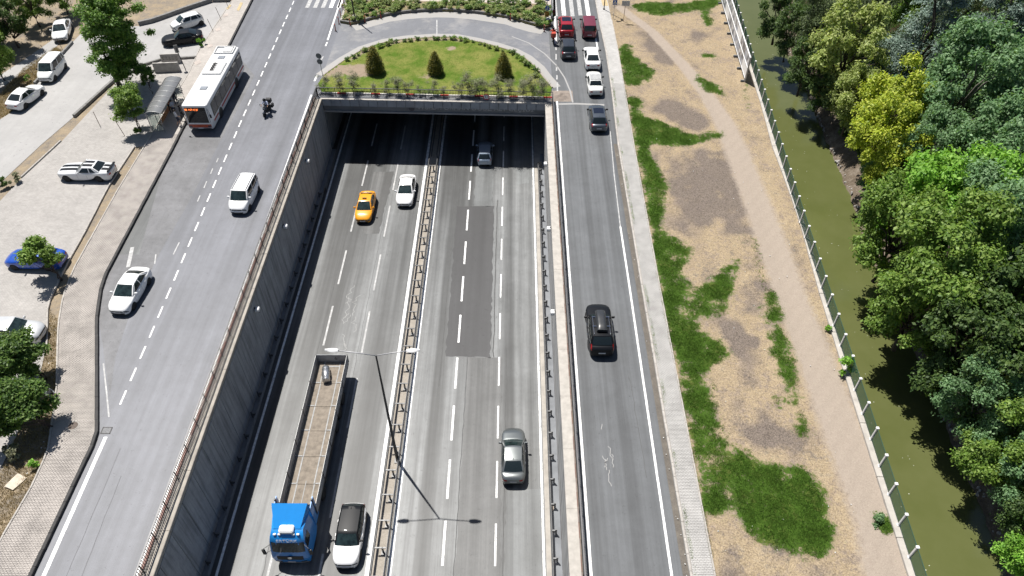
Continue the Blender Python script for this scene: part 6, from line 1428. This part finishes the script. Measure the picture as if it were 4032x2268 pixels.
# ---- flexible bollards
BR = M('bollard_red', (.38, .045, .025), .6, var=.2); BD = M('bollard_band', (.10, .03, .03), .7)
bproto = None; o = None
for p_, grp in [(q_, 'red flexible bollards') for q_ in ((-21.53, 89.66), (-21.54, 87.93), (-21.47, 86.11), (-21.55, 84.23), (-19.99, 85.57), (-18.33, 86.44), (-16.52, 87.57), (-0.53, 87.08), (3.55, 84.14), (-21.70, 91.35))]:
    if bproto is None:
        bproto = empty('flexible_bollard', (p_[0], p_[1], 0), 0, 'thin red flexible bollard at the edge of the raised bed', 'bollard', grp)
        MB().tube([(0, 0, 0), (0, 0, .9)], .05, 10).build('post', BR, bproto, True); MB().lathe([(.14, 0), (.12, .04), (.06, .05)], 12).build('base', BLACK, bproto); MB().lathe([(.053, .62), (.053, .8)], 10).build('band', BD, bproto)
    else: o = copy_tree(bproto); o.location = (p_[0], p_[1], 0)
    cur = bproto if bproto.location.x == p_[0] or o is None else o
    if p_[0] < -18.7: cur['label'] = 'thin red flexible bollard standing along the white edge line'; cur['group'] = 'bollards along the white edge line'
    elif p_[0] > 0: cur['label'] = 'red flexible bollard at the kerb end by the %s' % ('chevron board' if p_[0] > 2 else 'hedge bed bend'); cur['group'] = 'bollards at the far kerb end'
    else: cur['label'] = 'red flexible bollard against the dark curved kerb of the raised bed'; cur['group'] = 'bollards against the curved kerb'
# ---- signs at the crossing
SBLUE = M('sign_blue', (.015, .09, .33), .45, var=.05); SWHITE = M('sign_white', (.75, .75, .75), .5, var=.05); SYEL = M('sign_amber', (.62, .30, .02), .5)
st = (3.90, 86.13); o = empty('traffic_signs', (st[0], st[1], .22), 0, 'pole with blue arrow disc above a black and amber chevron board', 'sign')
MB().tube([(0, 0, 0), (0, 0, 3.6)], .035, 8).build('pole', POLEG, o)
MB().lathe([(0, 0), (.30, 0), (.30, .02), (0, .02)], 28, 'Y', (.02, -.07, 1.82)).build('arrow_sign', SBLUE, o)
ar = MB(); ar.box((.06, -.085, 1.80), (.06, .012, .34)); ar.add([(-.04, -.085, 1.95), (.16, -.085, 1.95), (.06, -.085, 2.07)], [(0, 1, 2)]); ar.box((-.03, -.085, 1.72), (.16, .012, .06)); ar.add([(-.10, -.085, 1.62), (-.10, -.085, 1.82), (-.21, -.085, 1.72)], [(0, 1, 2)]); ar.build('arrow', SWHITE, o)
cv = MB().rbox((.0, -.06, 1.08), (.5, .03, .66), .01).build('chevron_board', BLACK, o)
for i in range(3):
    z = .86 + i * .2; MB().add([(-.25, -.078, z - .06), (0, -.078, z + .12), (0, -.078, z + .22), (-.25, -.078, z + .04), (.25, -.078, z - .06), (.25, -.078, z + .04)], [(0, 1, 2, 3), (1, 4, 5, 2)]).build('chevron', SYEL, cv)
MB().rbox((0, -.05, 2.95), (.5, .02, .5), .01).build('square_sign', SBLUE, o)
MB().add([(-.16, -.062, 2.82), (.16, -.062, 2.82), (0, -.062, 3.1)], [(0, 1, 2)]).build('triangle', SWHITE, o)
st = (4.63, 84.77); o = empty('traffic_light', (st[0], st[1], .0), R(180), 'black traffic light on a dark pole beside the waiting red SUV', 'traffic light')
MB().tube([(0, 0, 0), (0, 0, 3.0)], .06, 8).build('pole', POLE, o)
MB().rbox((0, .12, 2.1), (.28, .22, .85), .03).build('signal_head', BLACK, o)
for i, c_ in enumerate(((.12, .01, .01), (.12, .07, .01), (.01, .08, .03))): MB().lathe([(0, .0), (.09, 0), (.1, .06)], 14, 'Y', (0, .235, 2.37 - i * .27)).build('signal_lens', M('lens%d' % i, c_, .2, var=0), o)
MB().rbox((.05, .1, 1.35), (.3, .2, .34), .03).build('control_box', BLACK, o)
st = (4.09, 86.03); MB().lathe([(.22, 0), (.24, .1), (.27, .55), (.30, .56), (.26, .60), (.0, .62)], 18).build('litter_bin', POLEG, None, True, 40, loc=(st[0], st[1], .22)); tag(bpy.data.objects['litter_bin'], 'round pale litter bin beside the chevron board', 'bin')
st = (12.17, 87.62); o = empty('crossing_sign', (st[0], st[1], .1), 0, 'blue pedestrian crossing sign on a grey pole at the footway edge', 'sign')
MB().tube([(0, 0, 0), (0, 0, 2.3)], .03, 8).build('pole', POLEG, o); MB().rbox((.02, -.05, 2.0), (.55, .02, .6), .01).build('sign_plate', SBLUE, o)
MB().add([(-.2, -.064, 1.82), (.24, -.064, 1.82), (.02, -.064, 2.22)], [(0, 1, 2)]).build('triangle', SWHITE, o); MB().box((.02, -.07, 1.95), (.05, .008, .16)).box((-.02, -.07, 1.87), (.04, .008, .12), 0, 0, .5).box((.06, -.07, 1.87), (.04, .008, .12), 0, 0, -.5).build('walking_figure', BLACK, o)
st = (13.34, 86.81); o = empty('notice_board', (st[0], st[1], .05), R(-4), 'plain pale notice board on a thin brown pole beside the footway', 'sign')
MB().tube([(0, 0, 0), (.02, 0, 2.6)], .03, 8).build('pole', M('rusty_pole', (.16, .10, .07), .7), o); MB().rbox((.06, -.05, 2.3), (.95, .03, .62), .01).build('board', M('board_grey', (.42, .43, .44), .5), o)
st = (11.22, 90.00); o = empty('lamp_post', (st[0], st[1], .12), 0, 'slim black lamp post on the far end of the right hand footway', 'lamp post')
MB().tube([(0, 0, 0), (.02, 0, 7)], [.06, .045], 8).build('pole', POLE, o); MB().rbox((0, 0, .04), (.25, .25, .08), .02).build('base_plate', STEELD, o); MB().rbox((.02, -.2, 7.0), (.25, .6, .14), .04).build('lamp_head', POLE, o)
# ---- height limit sign on the portal railing
hx = -2.95; o = empty('height_sign', (hx, YF(hx) + .28, .12), math.atan(-.0359), 'round red rimmed height limit sign reading 5.00 m on the portal railing', 'sign')
MB().lathe([(0, 0), (.33, 0), (.33, .02), (0, .02)], 28, 'Y', (0, -.05, .42)).build('rim', M('sign_rim_red', (.45, .02, .02), .45), o); MB().lathe([(0, 0), (.25, 0), (.25, .02), (0, .02)], 28, 'Y', (0, -.06, .42)).build('face', SWHITE, o)
text('5', .36, BLACK, o, (-.08, -.066, .42), (math.pi / 2, 0, 0), 'digit', .003); text('00', .14, BLACK, o, (.12, -.066, .48), (math.pi / 2, 0, 0), 'digit', .003); text('m', .14, BLACK, o, (.12, -.066, .35), (math.pi / 2, 0, 0), 'digit', .003)
for z, k_ in ((.62, -1), (.22, 1)): MB().add([(-.07, -.084, z - k_ * .03), (.07, -.084, z - k_ * .03), (0, -.084, z + k_ * .05)], [(0, 1, 2)]).build('arrow', BLACK, o)
MB().box((0, .05, .42), (.06, .12, .5)).build('bracket', STEELD, o)
# ---- hoarding beside the canal
hA, hB = Vector((25.02, 72.33)), Vector((26.9, 100.0)); hd_ = (hB - hA); hL = hd_.length; ha = math.atan2(hd_.y, hd_.x)
o = empty('hoarding', (hA.x, hA.y, .05), ha, 'long two-tier hoarding of white poster panels beside the canal fence', 'hoarding')
n = 10; pl_ = hL / n
POST = []
m, t, p = nmat('poster_print'); tc = node(t, 'ShaderNodeTexCoord'); v1 = noise(t, 1.1, 4, .6); v2 = noise(t, .5, 3, .5)
t.links.new(mix(t, ramp(t, v1, [(.40, 0), (.54, 1)]), (.58, .58, .59), mix(t, ramp(t, v2, [(.4, 0), (.6, 1)]), (.10, .10, .11), (.30, .34, .42))), p.inputs['Base Color']); p.inputs['Roughness'].default_value = .4
for i in range(n):
    for z, h, off in ((.45 + .58, 1.12, 0), (1.68 + .6, 1.15, -.02)):
        MB().box(((i + .5) * pl_, off, z), (pl_ - .12, .05, h)).build('poster_panel', m if (i * 2 + (z > 1.5)) % 5 else SWHITE, o)
    MB().tube([((i + .02) * pl_, -.04, 0), ((i + .02) * pl_, -.04, 2.9)], .05, 6).build('post', POLEG, o); MB().box(((i + .02) * pl_, .18, .12), (.12, .5, .22)).build('foot', CONCG, o)
for z in (.42, 1.64, 2.88): MB().rbox((hL / 2, -.0, z), (hL, .14 if z > 2 else .12, .08), .02).build('rail', WHITE_P, o)
MB().rbox((-.02, -.02, 1.45), (.1, .16, 2.9), .02).build('end_post', POLEG, o)
# ---- leaning wire fence posts on the left
for p_, lx, ly in (((-36.20, 83.89), -.35, .2), ((-36.14, 87.05), -.35, .2), ((-36.21, 90.50), -.3, .2)):
    tag(MB().tube([(0, 0, 0), (lx, ly, 1.45)], .03, 6).build('fence_post', M('rusty_pole', (.16, .10, .07), .7), None, loc=(p_[0], p_[1], .1)), 'thin leaning steel fence post behind the far left footway', 'fence post', 'leaning posts along the far left footway')
for p_, lx, ly in (((-41.81, 63.67), -.1, .1), ((-38.56, 61.76), -.6, .5)):
    tag(MB().tube([(0, 0, 0), (lx, ly, 1.5)], .03, 6).build('fence_post', M('rusty_pole', (.16, .10, .07), .7), None, loc=(p_[0], p_[1], 0)), 'thin leaning fence post on the parking paving near the multi-stemmed tree', 'fence post', 'leaning posts near the shelter')
for p_, lx in (((-52.63, 79.75), -.15), ((-53.66, 78.03), -.15), ((-52.45, 72.93), -.3)):
    tag(MB().tube([(0, 0, 0), (lx, .1, 1.3)], .025, 6).build('fence_post', M('rusty_pole', (.16, .10, .07), .7), None, loc=(p_[0], p_[1], -.03)), 'thin rusty fence post in the dry strip behind the parked white van', 'fence post', 'posts in the dry strip')
# ---- sheet of board and litter
bq = (-31.06, 23.57); sb_ = MB(); sb_.grid(lambda u, v: Vector((-.35 + .7 * u + .1 * v, -.5 + 1.0 * v, .03 + .05 * math.sin(u * 3 + v * 2))), 5, 5); sb_.grid(lambda u, v: Vector((-.35 + .7 * u + .1 * v, -.5 + 1.0 * v, .015 + .05 * math.sin(u * 3 + v * 2))), 5, 5)
tag(sb_.build('board_sheet', M('old_board', (.56, .49, .40), .9, var=.15, scale=4), None, True, loc=(bq[0], bq[1], 0), rot=(0, 0, -.35)), 'pale sheet of board lying in the dry verge', 'board')
lt = MB()
for i in range(90):
    r_ = random.random()
    if r_ < .5: y = random.uniform(17, 62); x = random.uniform(12, interp_x(CANAL_L, y) - .3)
    elif r_ < .75: y = random.uniform(17, 60); x = interp_x(KERB_R, y) - random.uniform(.05, .3)
    else: y = random.uniform(22, 60); x = interp_x(EDGING, y) - random.uniform(.1, .9)
    s_ = random.uniform(.025, .06); lt.rbox((x, y, .09), (s_ * 1.5, s_, .03), .01, random.uniform(0, 3))
tag(lt.build('litter', M('litter_white', (.62, .62, .60), .8)), 'scraps of white litter in gutter, verge and park strip', 'litter', None, 'stuff')

# ---- people
def person(name, label, loc, rz, J, cols, hair=(.02, .015, .012), helmet=None, scale=1.0, group=None, skirt=None):
    """J: joint positions; body grown with the Skin modifier over one connected skeleton"""
    base = dict(pelvis=(0, 0, .95), belly=(0, .01, 1.10), chest=(0, 0, 1.32), neck=(0, .0, 1.48), head=(0, .02, 1.57), crown=(0, .02, 1.70),
      ls=(-.18, 0, 1.40), le=(-.24, -.03, 1.12), lw=(-.24, .06, .88), lh=(-.24, .09, .80), rs=(.18, 0, 1.40), re=(.24, -.03, 1.12), rw=(.24, .06, .88), rh=(.24, .09, .80),
      lp=(-.10, 0, .90), lk=(-.11, .03, .50), la=(-.11, -.02, .09), lt=(-.12, .15, .04), rp=(.10, 0, .90), rk=(.11, .03, .50), ra=(.11, -.02, .09), rt=(.12, .15, .04))
    base.update(J); names = list(base)
    rad = dict(pelvis=.15, belly=.14, chest=.16, neck=.06, head=.10, crown=.085, ls=.075, le=.05, lw=.034, lh=.036, rs=.075, re=.05, rw=.034, rh=.036, lp=.10, lk=.062, la=.045, lt=.04, rp=.10, rk=.062, ra=.045, rt=.04)
    E_ = [('pelvis', 'belly'), ('belly', 'chest'), ('chest', 'neck'), ('neck', 'head'), ('head', 'crown'), ('chest', 'ls'), ('ls', 'le'), ('le', 'lw'), ('lw', 'lh'), ('chest', 'rs'), ('rs', 're'), ('re', 'rw'), ('rw', 'rh'), ('pelvis', 'lp'), ('lp', 'lk'), ('lk', 'la'), ('la', 'lt'), ('pelvis', 'rp'), ('rp', 'rk'), ('rk', 'ra'), ('ra', 'rt')]
    V = [Vector(base[n_]) for n_ in names]; Rr = [rad[n_] for n_ in names]; Ed = [(names.index(a), names.index(b)) for a, b in E_]
    for s_ in 'lr':      # five fingers each
        w_, h_ = Vector(base[s_ + 'w']), Vector(base[s_ + 'h']); d = (h_ - w_).normalized(); sd = d.cross(Vector((1, 0, 0))).normalized(); sg = -1 if s_ == 'l' else 1
        for i, (o_, l_) in enumerate(((.030, .055), (.014, .085), (-.002, .09), (-.017, .085), (-.030, .07))):
            V.append(h_ + sd * o_ + d * l_ + Vector((-sg * .015, 0, 0))); Rr.append(.009); Ed.append((names.index(s_ + 'h'), len(V) - 1))
    me = bpy.data.meshes.new('skeleton'); me.from_pydata(V, Ed, []); o = bpy.data.objects.new('tmp', me); C.objects.link(o)
    md = o.modifiers.new('skin', 'SKIN')
    if not me.skin_vertices: 
        bpy.context.view_layer.objects.active = o; o.select_set(True); bpy.ops.object.modifier_remove(modifier='skin'); bpy.ops.object.modifier_add(type='SKIN'); md = o.modifiers[0]
    for i, sv in enumerate(me.skin_vertices[0].data): sv.radius = (Rr[i], Rr[i]); sv.use_root = (i == 0)
    sb = o.modifiers.new('sub', 'SUBSURF'); sb.levels = 1; sb.render_levels = 1; bpy.context.view_layer.update()
    bm_ = bpy.data.meshes.new_from_object(o.evaluated_get(bpy.context.evaluated_depsgraph_get())); bpy.data.objects.remove(o)
    SK = M('skin', (.42, .26, .18), .6, var=.08); mats = [SK, cols['top'], cols['legs'], cols['shoes']]; bm_.materials.clear()
    for m__ in mats: bm_.materials.append(m__)
    segm = {('neck', 'head'): 0, ('head', 'crown'): 0, ('lw', 'lh'): 0, ('rw', 'rh'): 0, ('le', 'lw'): cols.get('forearm', 0), ('re', 'rw'): cols.get('forearm', 0), ('lp', 'lk'): 2, ('rp', 'rk'): 2, ('lk', 'la'): cols.get('shin', 2), ('rk', 'ra'): cols.get('shin', 2), ('la', 'lt'): 3, ('ra', 'rt'): 3, ('pelvis', 'lp'): 2, ('pelvis', 'rp'): 2}
    for pl in bm_.polygons:
        c_ = pl.center; bd, bi = 9, 1
        for i, (a, b) in enumerate(E_):
            p0, p1 = Vector(base[a]), Vector(base[b]); tt = max(0, min(1, (c_ - p0).dot(p1 - p0) / max(1e-6, (p1 - p0).length_squared))); dd = (c_ - p0.lerp(p1, tt)).length - rad[a] * .7
            if dd < bd: bd = dd; bi = segm.get((a, b), 1)
        if min((c_ - v).length for v in V[len(names):]) < .05: bi = 0
        pl.material_index = bi; pl.use_smooth = True
    root = link(name, bm_, None, loc, (0, 0, rz), scale); bm_.name = name; tag(root, label, 'person', group)
    hd2 = (Vector(base['head']) + Vector(base['crown'])) / 2
    if helmet: MB().lathe([(.0, -.15), (.11, -.14), (.145, -.05), (.15, .02), (.12, .11), (.06, .15), (0, .155)], 14, 'Z', hd2 + Vector((0, 0, .02))).build('helmet', helmet, root, True); MB().box(hd2 + Vector((0, .14, -.0)), (.2, .03, .1)).build('visor', GLASS, root)
    else: MB().lathe([(.0, .13), (.06, .12), (.105, .06), (.112, .0), (.10, -.06), (.09, -.08)][::-1], 14, 'Z', hd2 + Vector((0, -.022, .015))).build('hair', M('hair%s' % hair[0], hair, .7, var=.1), root, True)
    f = hd2 + Vector((0, .10, -.01))
    if not helmet: MB().lathe([(.0, .03), (.014, .0), (.018, -.03), (0, -.035)][::-1], 8, 'Z', f + Vector((0, .005, 0))).build('nose', SK, root, True)
    return root
def cloth(n_, c): return M('cloth_' + n_, c, .85, var=.12, scale=8)
CW, CB, CN, CR, CLB, CG, CK = cloth('white', (.62, .63, .66)), cloth('black', (.015, .015, .018)), cloth('navy', (.02, .03, .06)), cloth('rust', (.20, .055, .03)), cloth('pale_blue', (.36, .44, .55)), cloth('grey', (.22, .235, .25)), cloth('red', (.50, .05, .02))
walk = dict(lk=(-.11, .16, .52), la=(-.11, .12, .10), lt=(-.11, .28, .05), rk=(.11, .02, .50), ra=(.11, -.22, .13), rt=(.12, -.10, .05), le=(-.24, -.10, 1.14), lw=(-.25, .02, .92), lh=(-.25, .06, .85), re=(.24, .08, 1.14), rw=(.22, .24, 1.0), rh=(.22, .30, .97))
hold = dict(re=(.25, .02, 1.14), rw=(.16, .24, 1.16), rh=(.14, .31, 1.18), le=(-.25, .02, 1.14), lw=(-.16, .24, 1.10), lh=(-.14, .31, 1.12))
bp = lambda q_: (q_[0], q_[1], .13)
person('person', 'person in navy clothes standing under the shelter edge', bp((-35.23, 67.52)), R(200), {}, dict(top=CN, legs=CN, shoes=CB, forearm=1))
person('person', 'person in a rust coloured shirt waiting by the shelter', bp((-35.24, 65.91)), R(230), hold, dict(top=CR, legs=CB, shoes=CB))
person('person', 'person in a pale blue shirt waiting in the bus queue', bp((-34.66, 65.39)), R(250), hold, dict(top=CLB, legs=CN, shoes=CB))
person('person', 'person in a white shirt and dark shorts walking to the bus door', bp((-33.70, 63.56)), R(-60), walk, dict(top=CW, legs=CN, shoes=CB, shin=0))
person('person', 'person in black stepping up to the bus door', bp((-33.54, 64.43)), R(-70), walk, dict(top=CB, legs=CB, shoes=CB, forearm=1))
person('person', 'person in dark clothes walking on the tiled walk by the crossing', ((3.17, 92.50)[0], (3.17, 92.50)[1], .14), R(90), walk, dict(top=CB, legs=CB, shoes=CB))
sit = dict(pelvis=(0, 0, .45), belly=(0, .04, .60), chest=(0, .12, .80), neck=(0, .2, .95), head=(0, .25, 1.03), crown=(0, .27, 1.16), ls=(-.18, .12, .88), le=(-.23, .22, .62), lw=(-.14, .42, .55), lh=(-.11, .48, .54), rs=(.18, .12, .88), re=(.23, .22, .62), rw=(.14, .42, .55), rh=(.11, .48, .54),
   lp=(-.10, .06, .44), lk=(-.13, .46, .50), la=(-.12, .50, .09), lt=(-.12, .66, .05), rp=(.10, .06, .44), rk=(.13, .46, .50), ra=(.12, .50, .09), rt=(.12, .66, .05))
sp_ = (-31.46, 30.01); person('person', 'person in a grey top and black trousers crouched on the edging under the bushy tree', (sp_[0] - .25, sp_[1], -.12), R(-100), sit, dict(top=CG, legs=CB, shoes=CLB, forearm=1))
# ---- motorcycles with riders
def motorcycle(name, label, loc, rz, bodym, cases, topcase, tc=None):
    o = empty(name, (*loc, 0), rz, label, 'motorcycle')
    for y in (.72, -.68): w_ = link('wheel', wheel_meshes('dark')[0], o, (0, y, .31), None, (.18, .31, .31)); link('rim', wheel_meshes('dark')[1], w_)
    MB().tube([(0, .68, .35), (0, .52, .78), (0, .42, 1.0)], .05, 8).build('fork', STEELD, o); MB().rbox((0, .05, .48), (.26, .55, .38), .08).build('engine', STEELD, o)
    tk = MB(); tk.grid(lambda u, v: Vector(((u - .5) * .34 * math.sin(math.pi * (.2 + .6 * v)), .42 - .55 * v, .82 + .16 * math.sin(math.pi * u) * (1 - .4 * v))), 8, 6); tk.rbox((0, .12, .76), (.24, .5, .18), .05); tk.build('tank', bodym, o, True, 50)
    MB().rbox((0, -.35, .82), (.28, .75, .1), .05).build('seat', BLACK, o); MB().tube([(-.38, .38, 1.05), (-.15, .46, 1.02), (.15, .46, 1.02), (.38, .38, 1.05)], .018, 6).build('handlebar', STEELD, o)
    MB().rbox((0, .60, .92), (.24, .14, .2), .05).build('headlight', LAMP_W, o); MB().rbox((0, .72, .60), (.16, .5, .05), .02).build('front_mudguard', bodym, o)
    for s_ in (-1, 1): MB().tube([(s_ * .3, .42, 1.05), (s_ * .36, .42, 1.22)], .01, 5).rbox((s_ * .38, .42, 1.25), (.14, .04, .09), .015).build('mirror', BLACK, o)
    if topcase: MB().rbox((0, -.82, 1.08 + (topcase[2] - .3) / 2), topcase, .05).build('top_case', tc, o)
    if cases:
        for s_ in (-1, 1): MB().rbox((s_ * .38, -.62, .68), (.22, .46, .36), .05).build('side_case', BLACK, o)
    MB().rbox((0, -.98, .72), (.2, .06, .1), .02).build('taillight', RED_L, o)
    return o
ride = dict(pelvis=(0, -.22, .92), belly=(0, -.16, 1.08), chest=(0, -.06, 1.30), neck=(0, .0, 1.45), head=(0, .04, 1.54), crown=(0, .06, 1.67), ls=(-.19, -.05, 1.36), le=(-.33, .12, 1.16), lw=(-.34, .30, 1.08), lh=(-.34, .37, 1.07), rs=(.19, -.05, 1.36), re=(.33, .12, 1.16), rw=(.34, .30, 1.08), rh=(.34, .37, 1.07),
   lp=(-.12, -.18, .90), lk=(-.23, .22, .78), la=(-.22, -.02, .40), lt=(-.22, .12, .34), rp=(.12, -.18, .90), rk=(.23, .22, .78), ra=(.22, -.02, .40), rt=(.22, .12, .34))
mp = (-25.36, 65.88); motorcycle('touring_motorcycle', 'dark touring motorcycle with black luggage cases on the open left road', mp, R(172), DGREY, True, (.55, .42, .36), BLACK)
person('person', 'rider in a white and blue top and black helmet on the touring motorcycle', (mp[0], mp[1], 0), R(172), ride, dict(top=cloth('white_blue', (.42, .46, .60)), legs=CB, shoes=CB), helmet=BK)
mp = (4.52, 81.82); motorcycle('delivery_scooter', 'delivery scooter with red box beside the waiting red SUV', mp, R(2), CK, False, (.52, .5, .52), M('box_red', (.48, .06, .03), .5, var=.1))
person('person', 'rider in a bright red jacket and dark helmet on the delivery scooter', (mp[0], mp[1], 0), R(2), ride, dict(top=CK, legs=CB, shoes=CB, forearm=1), helmet=BK)
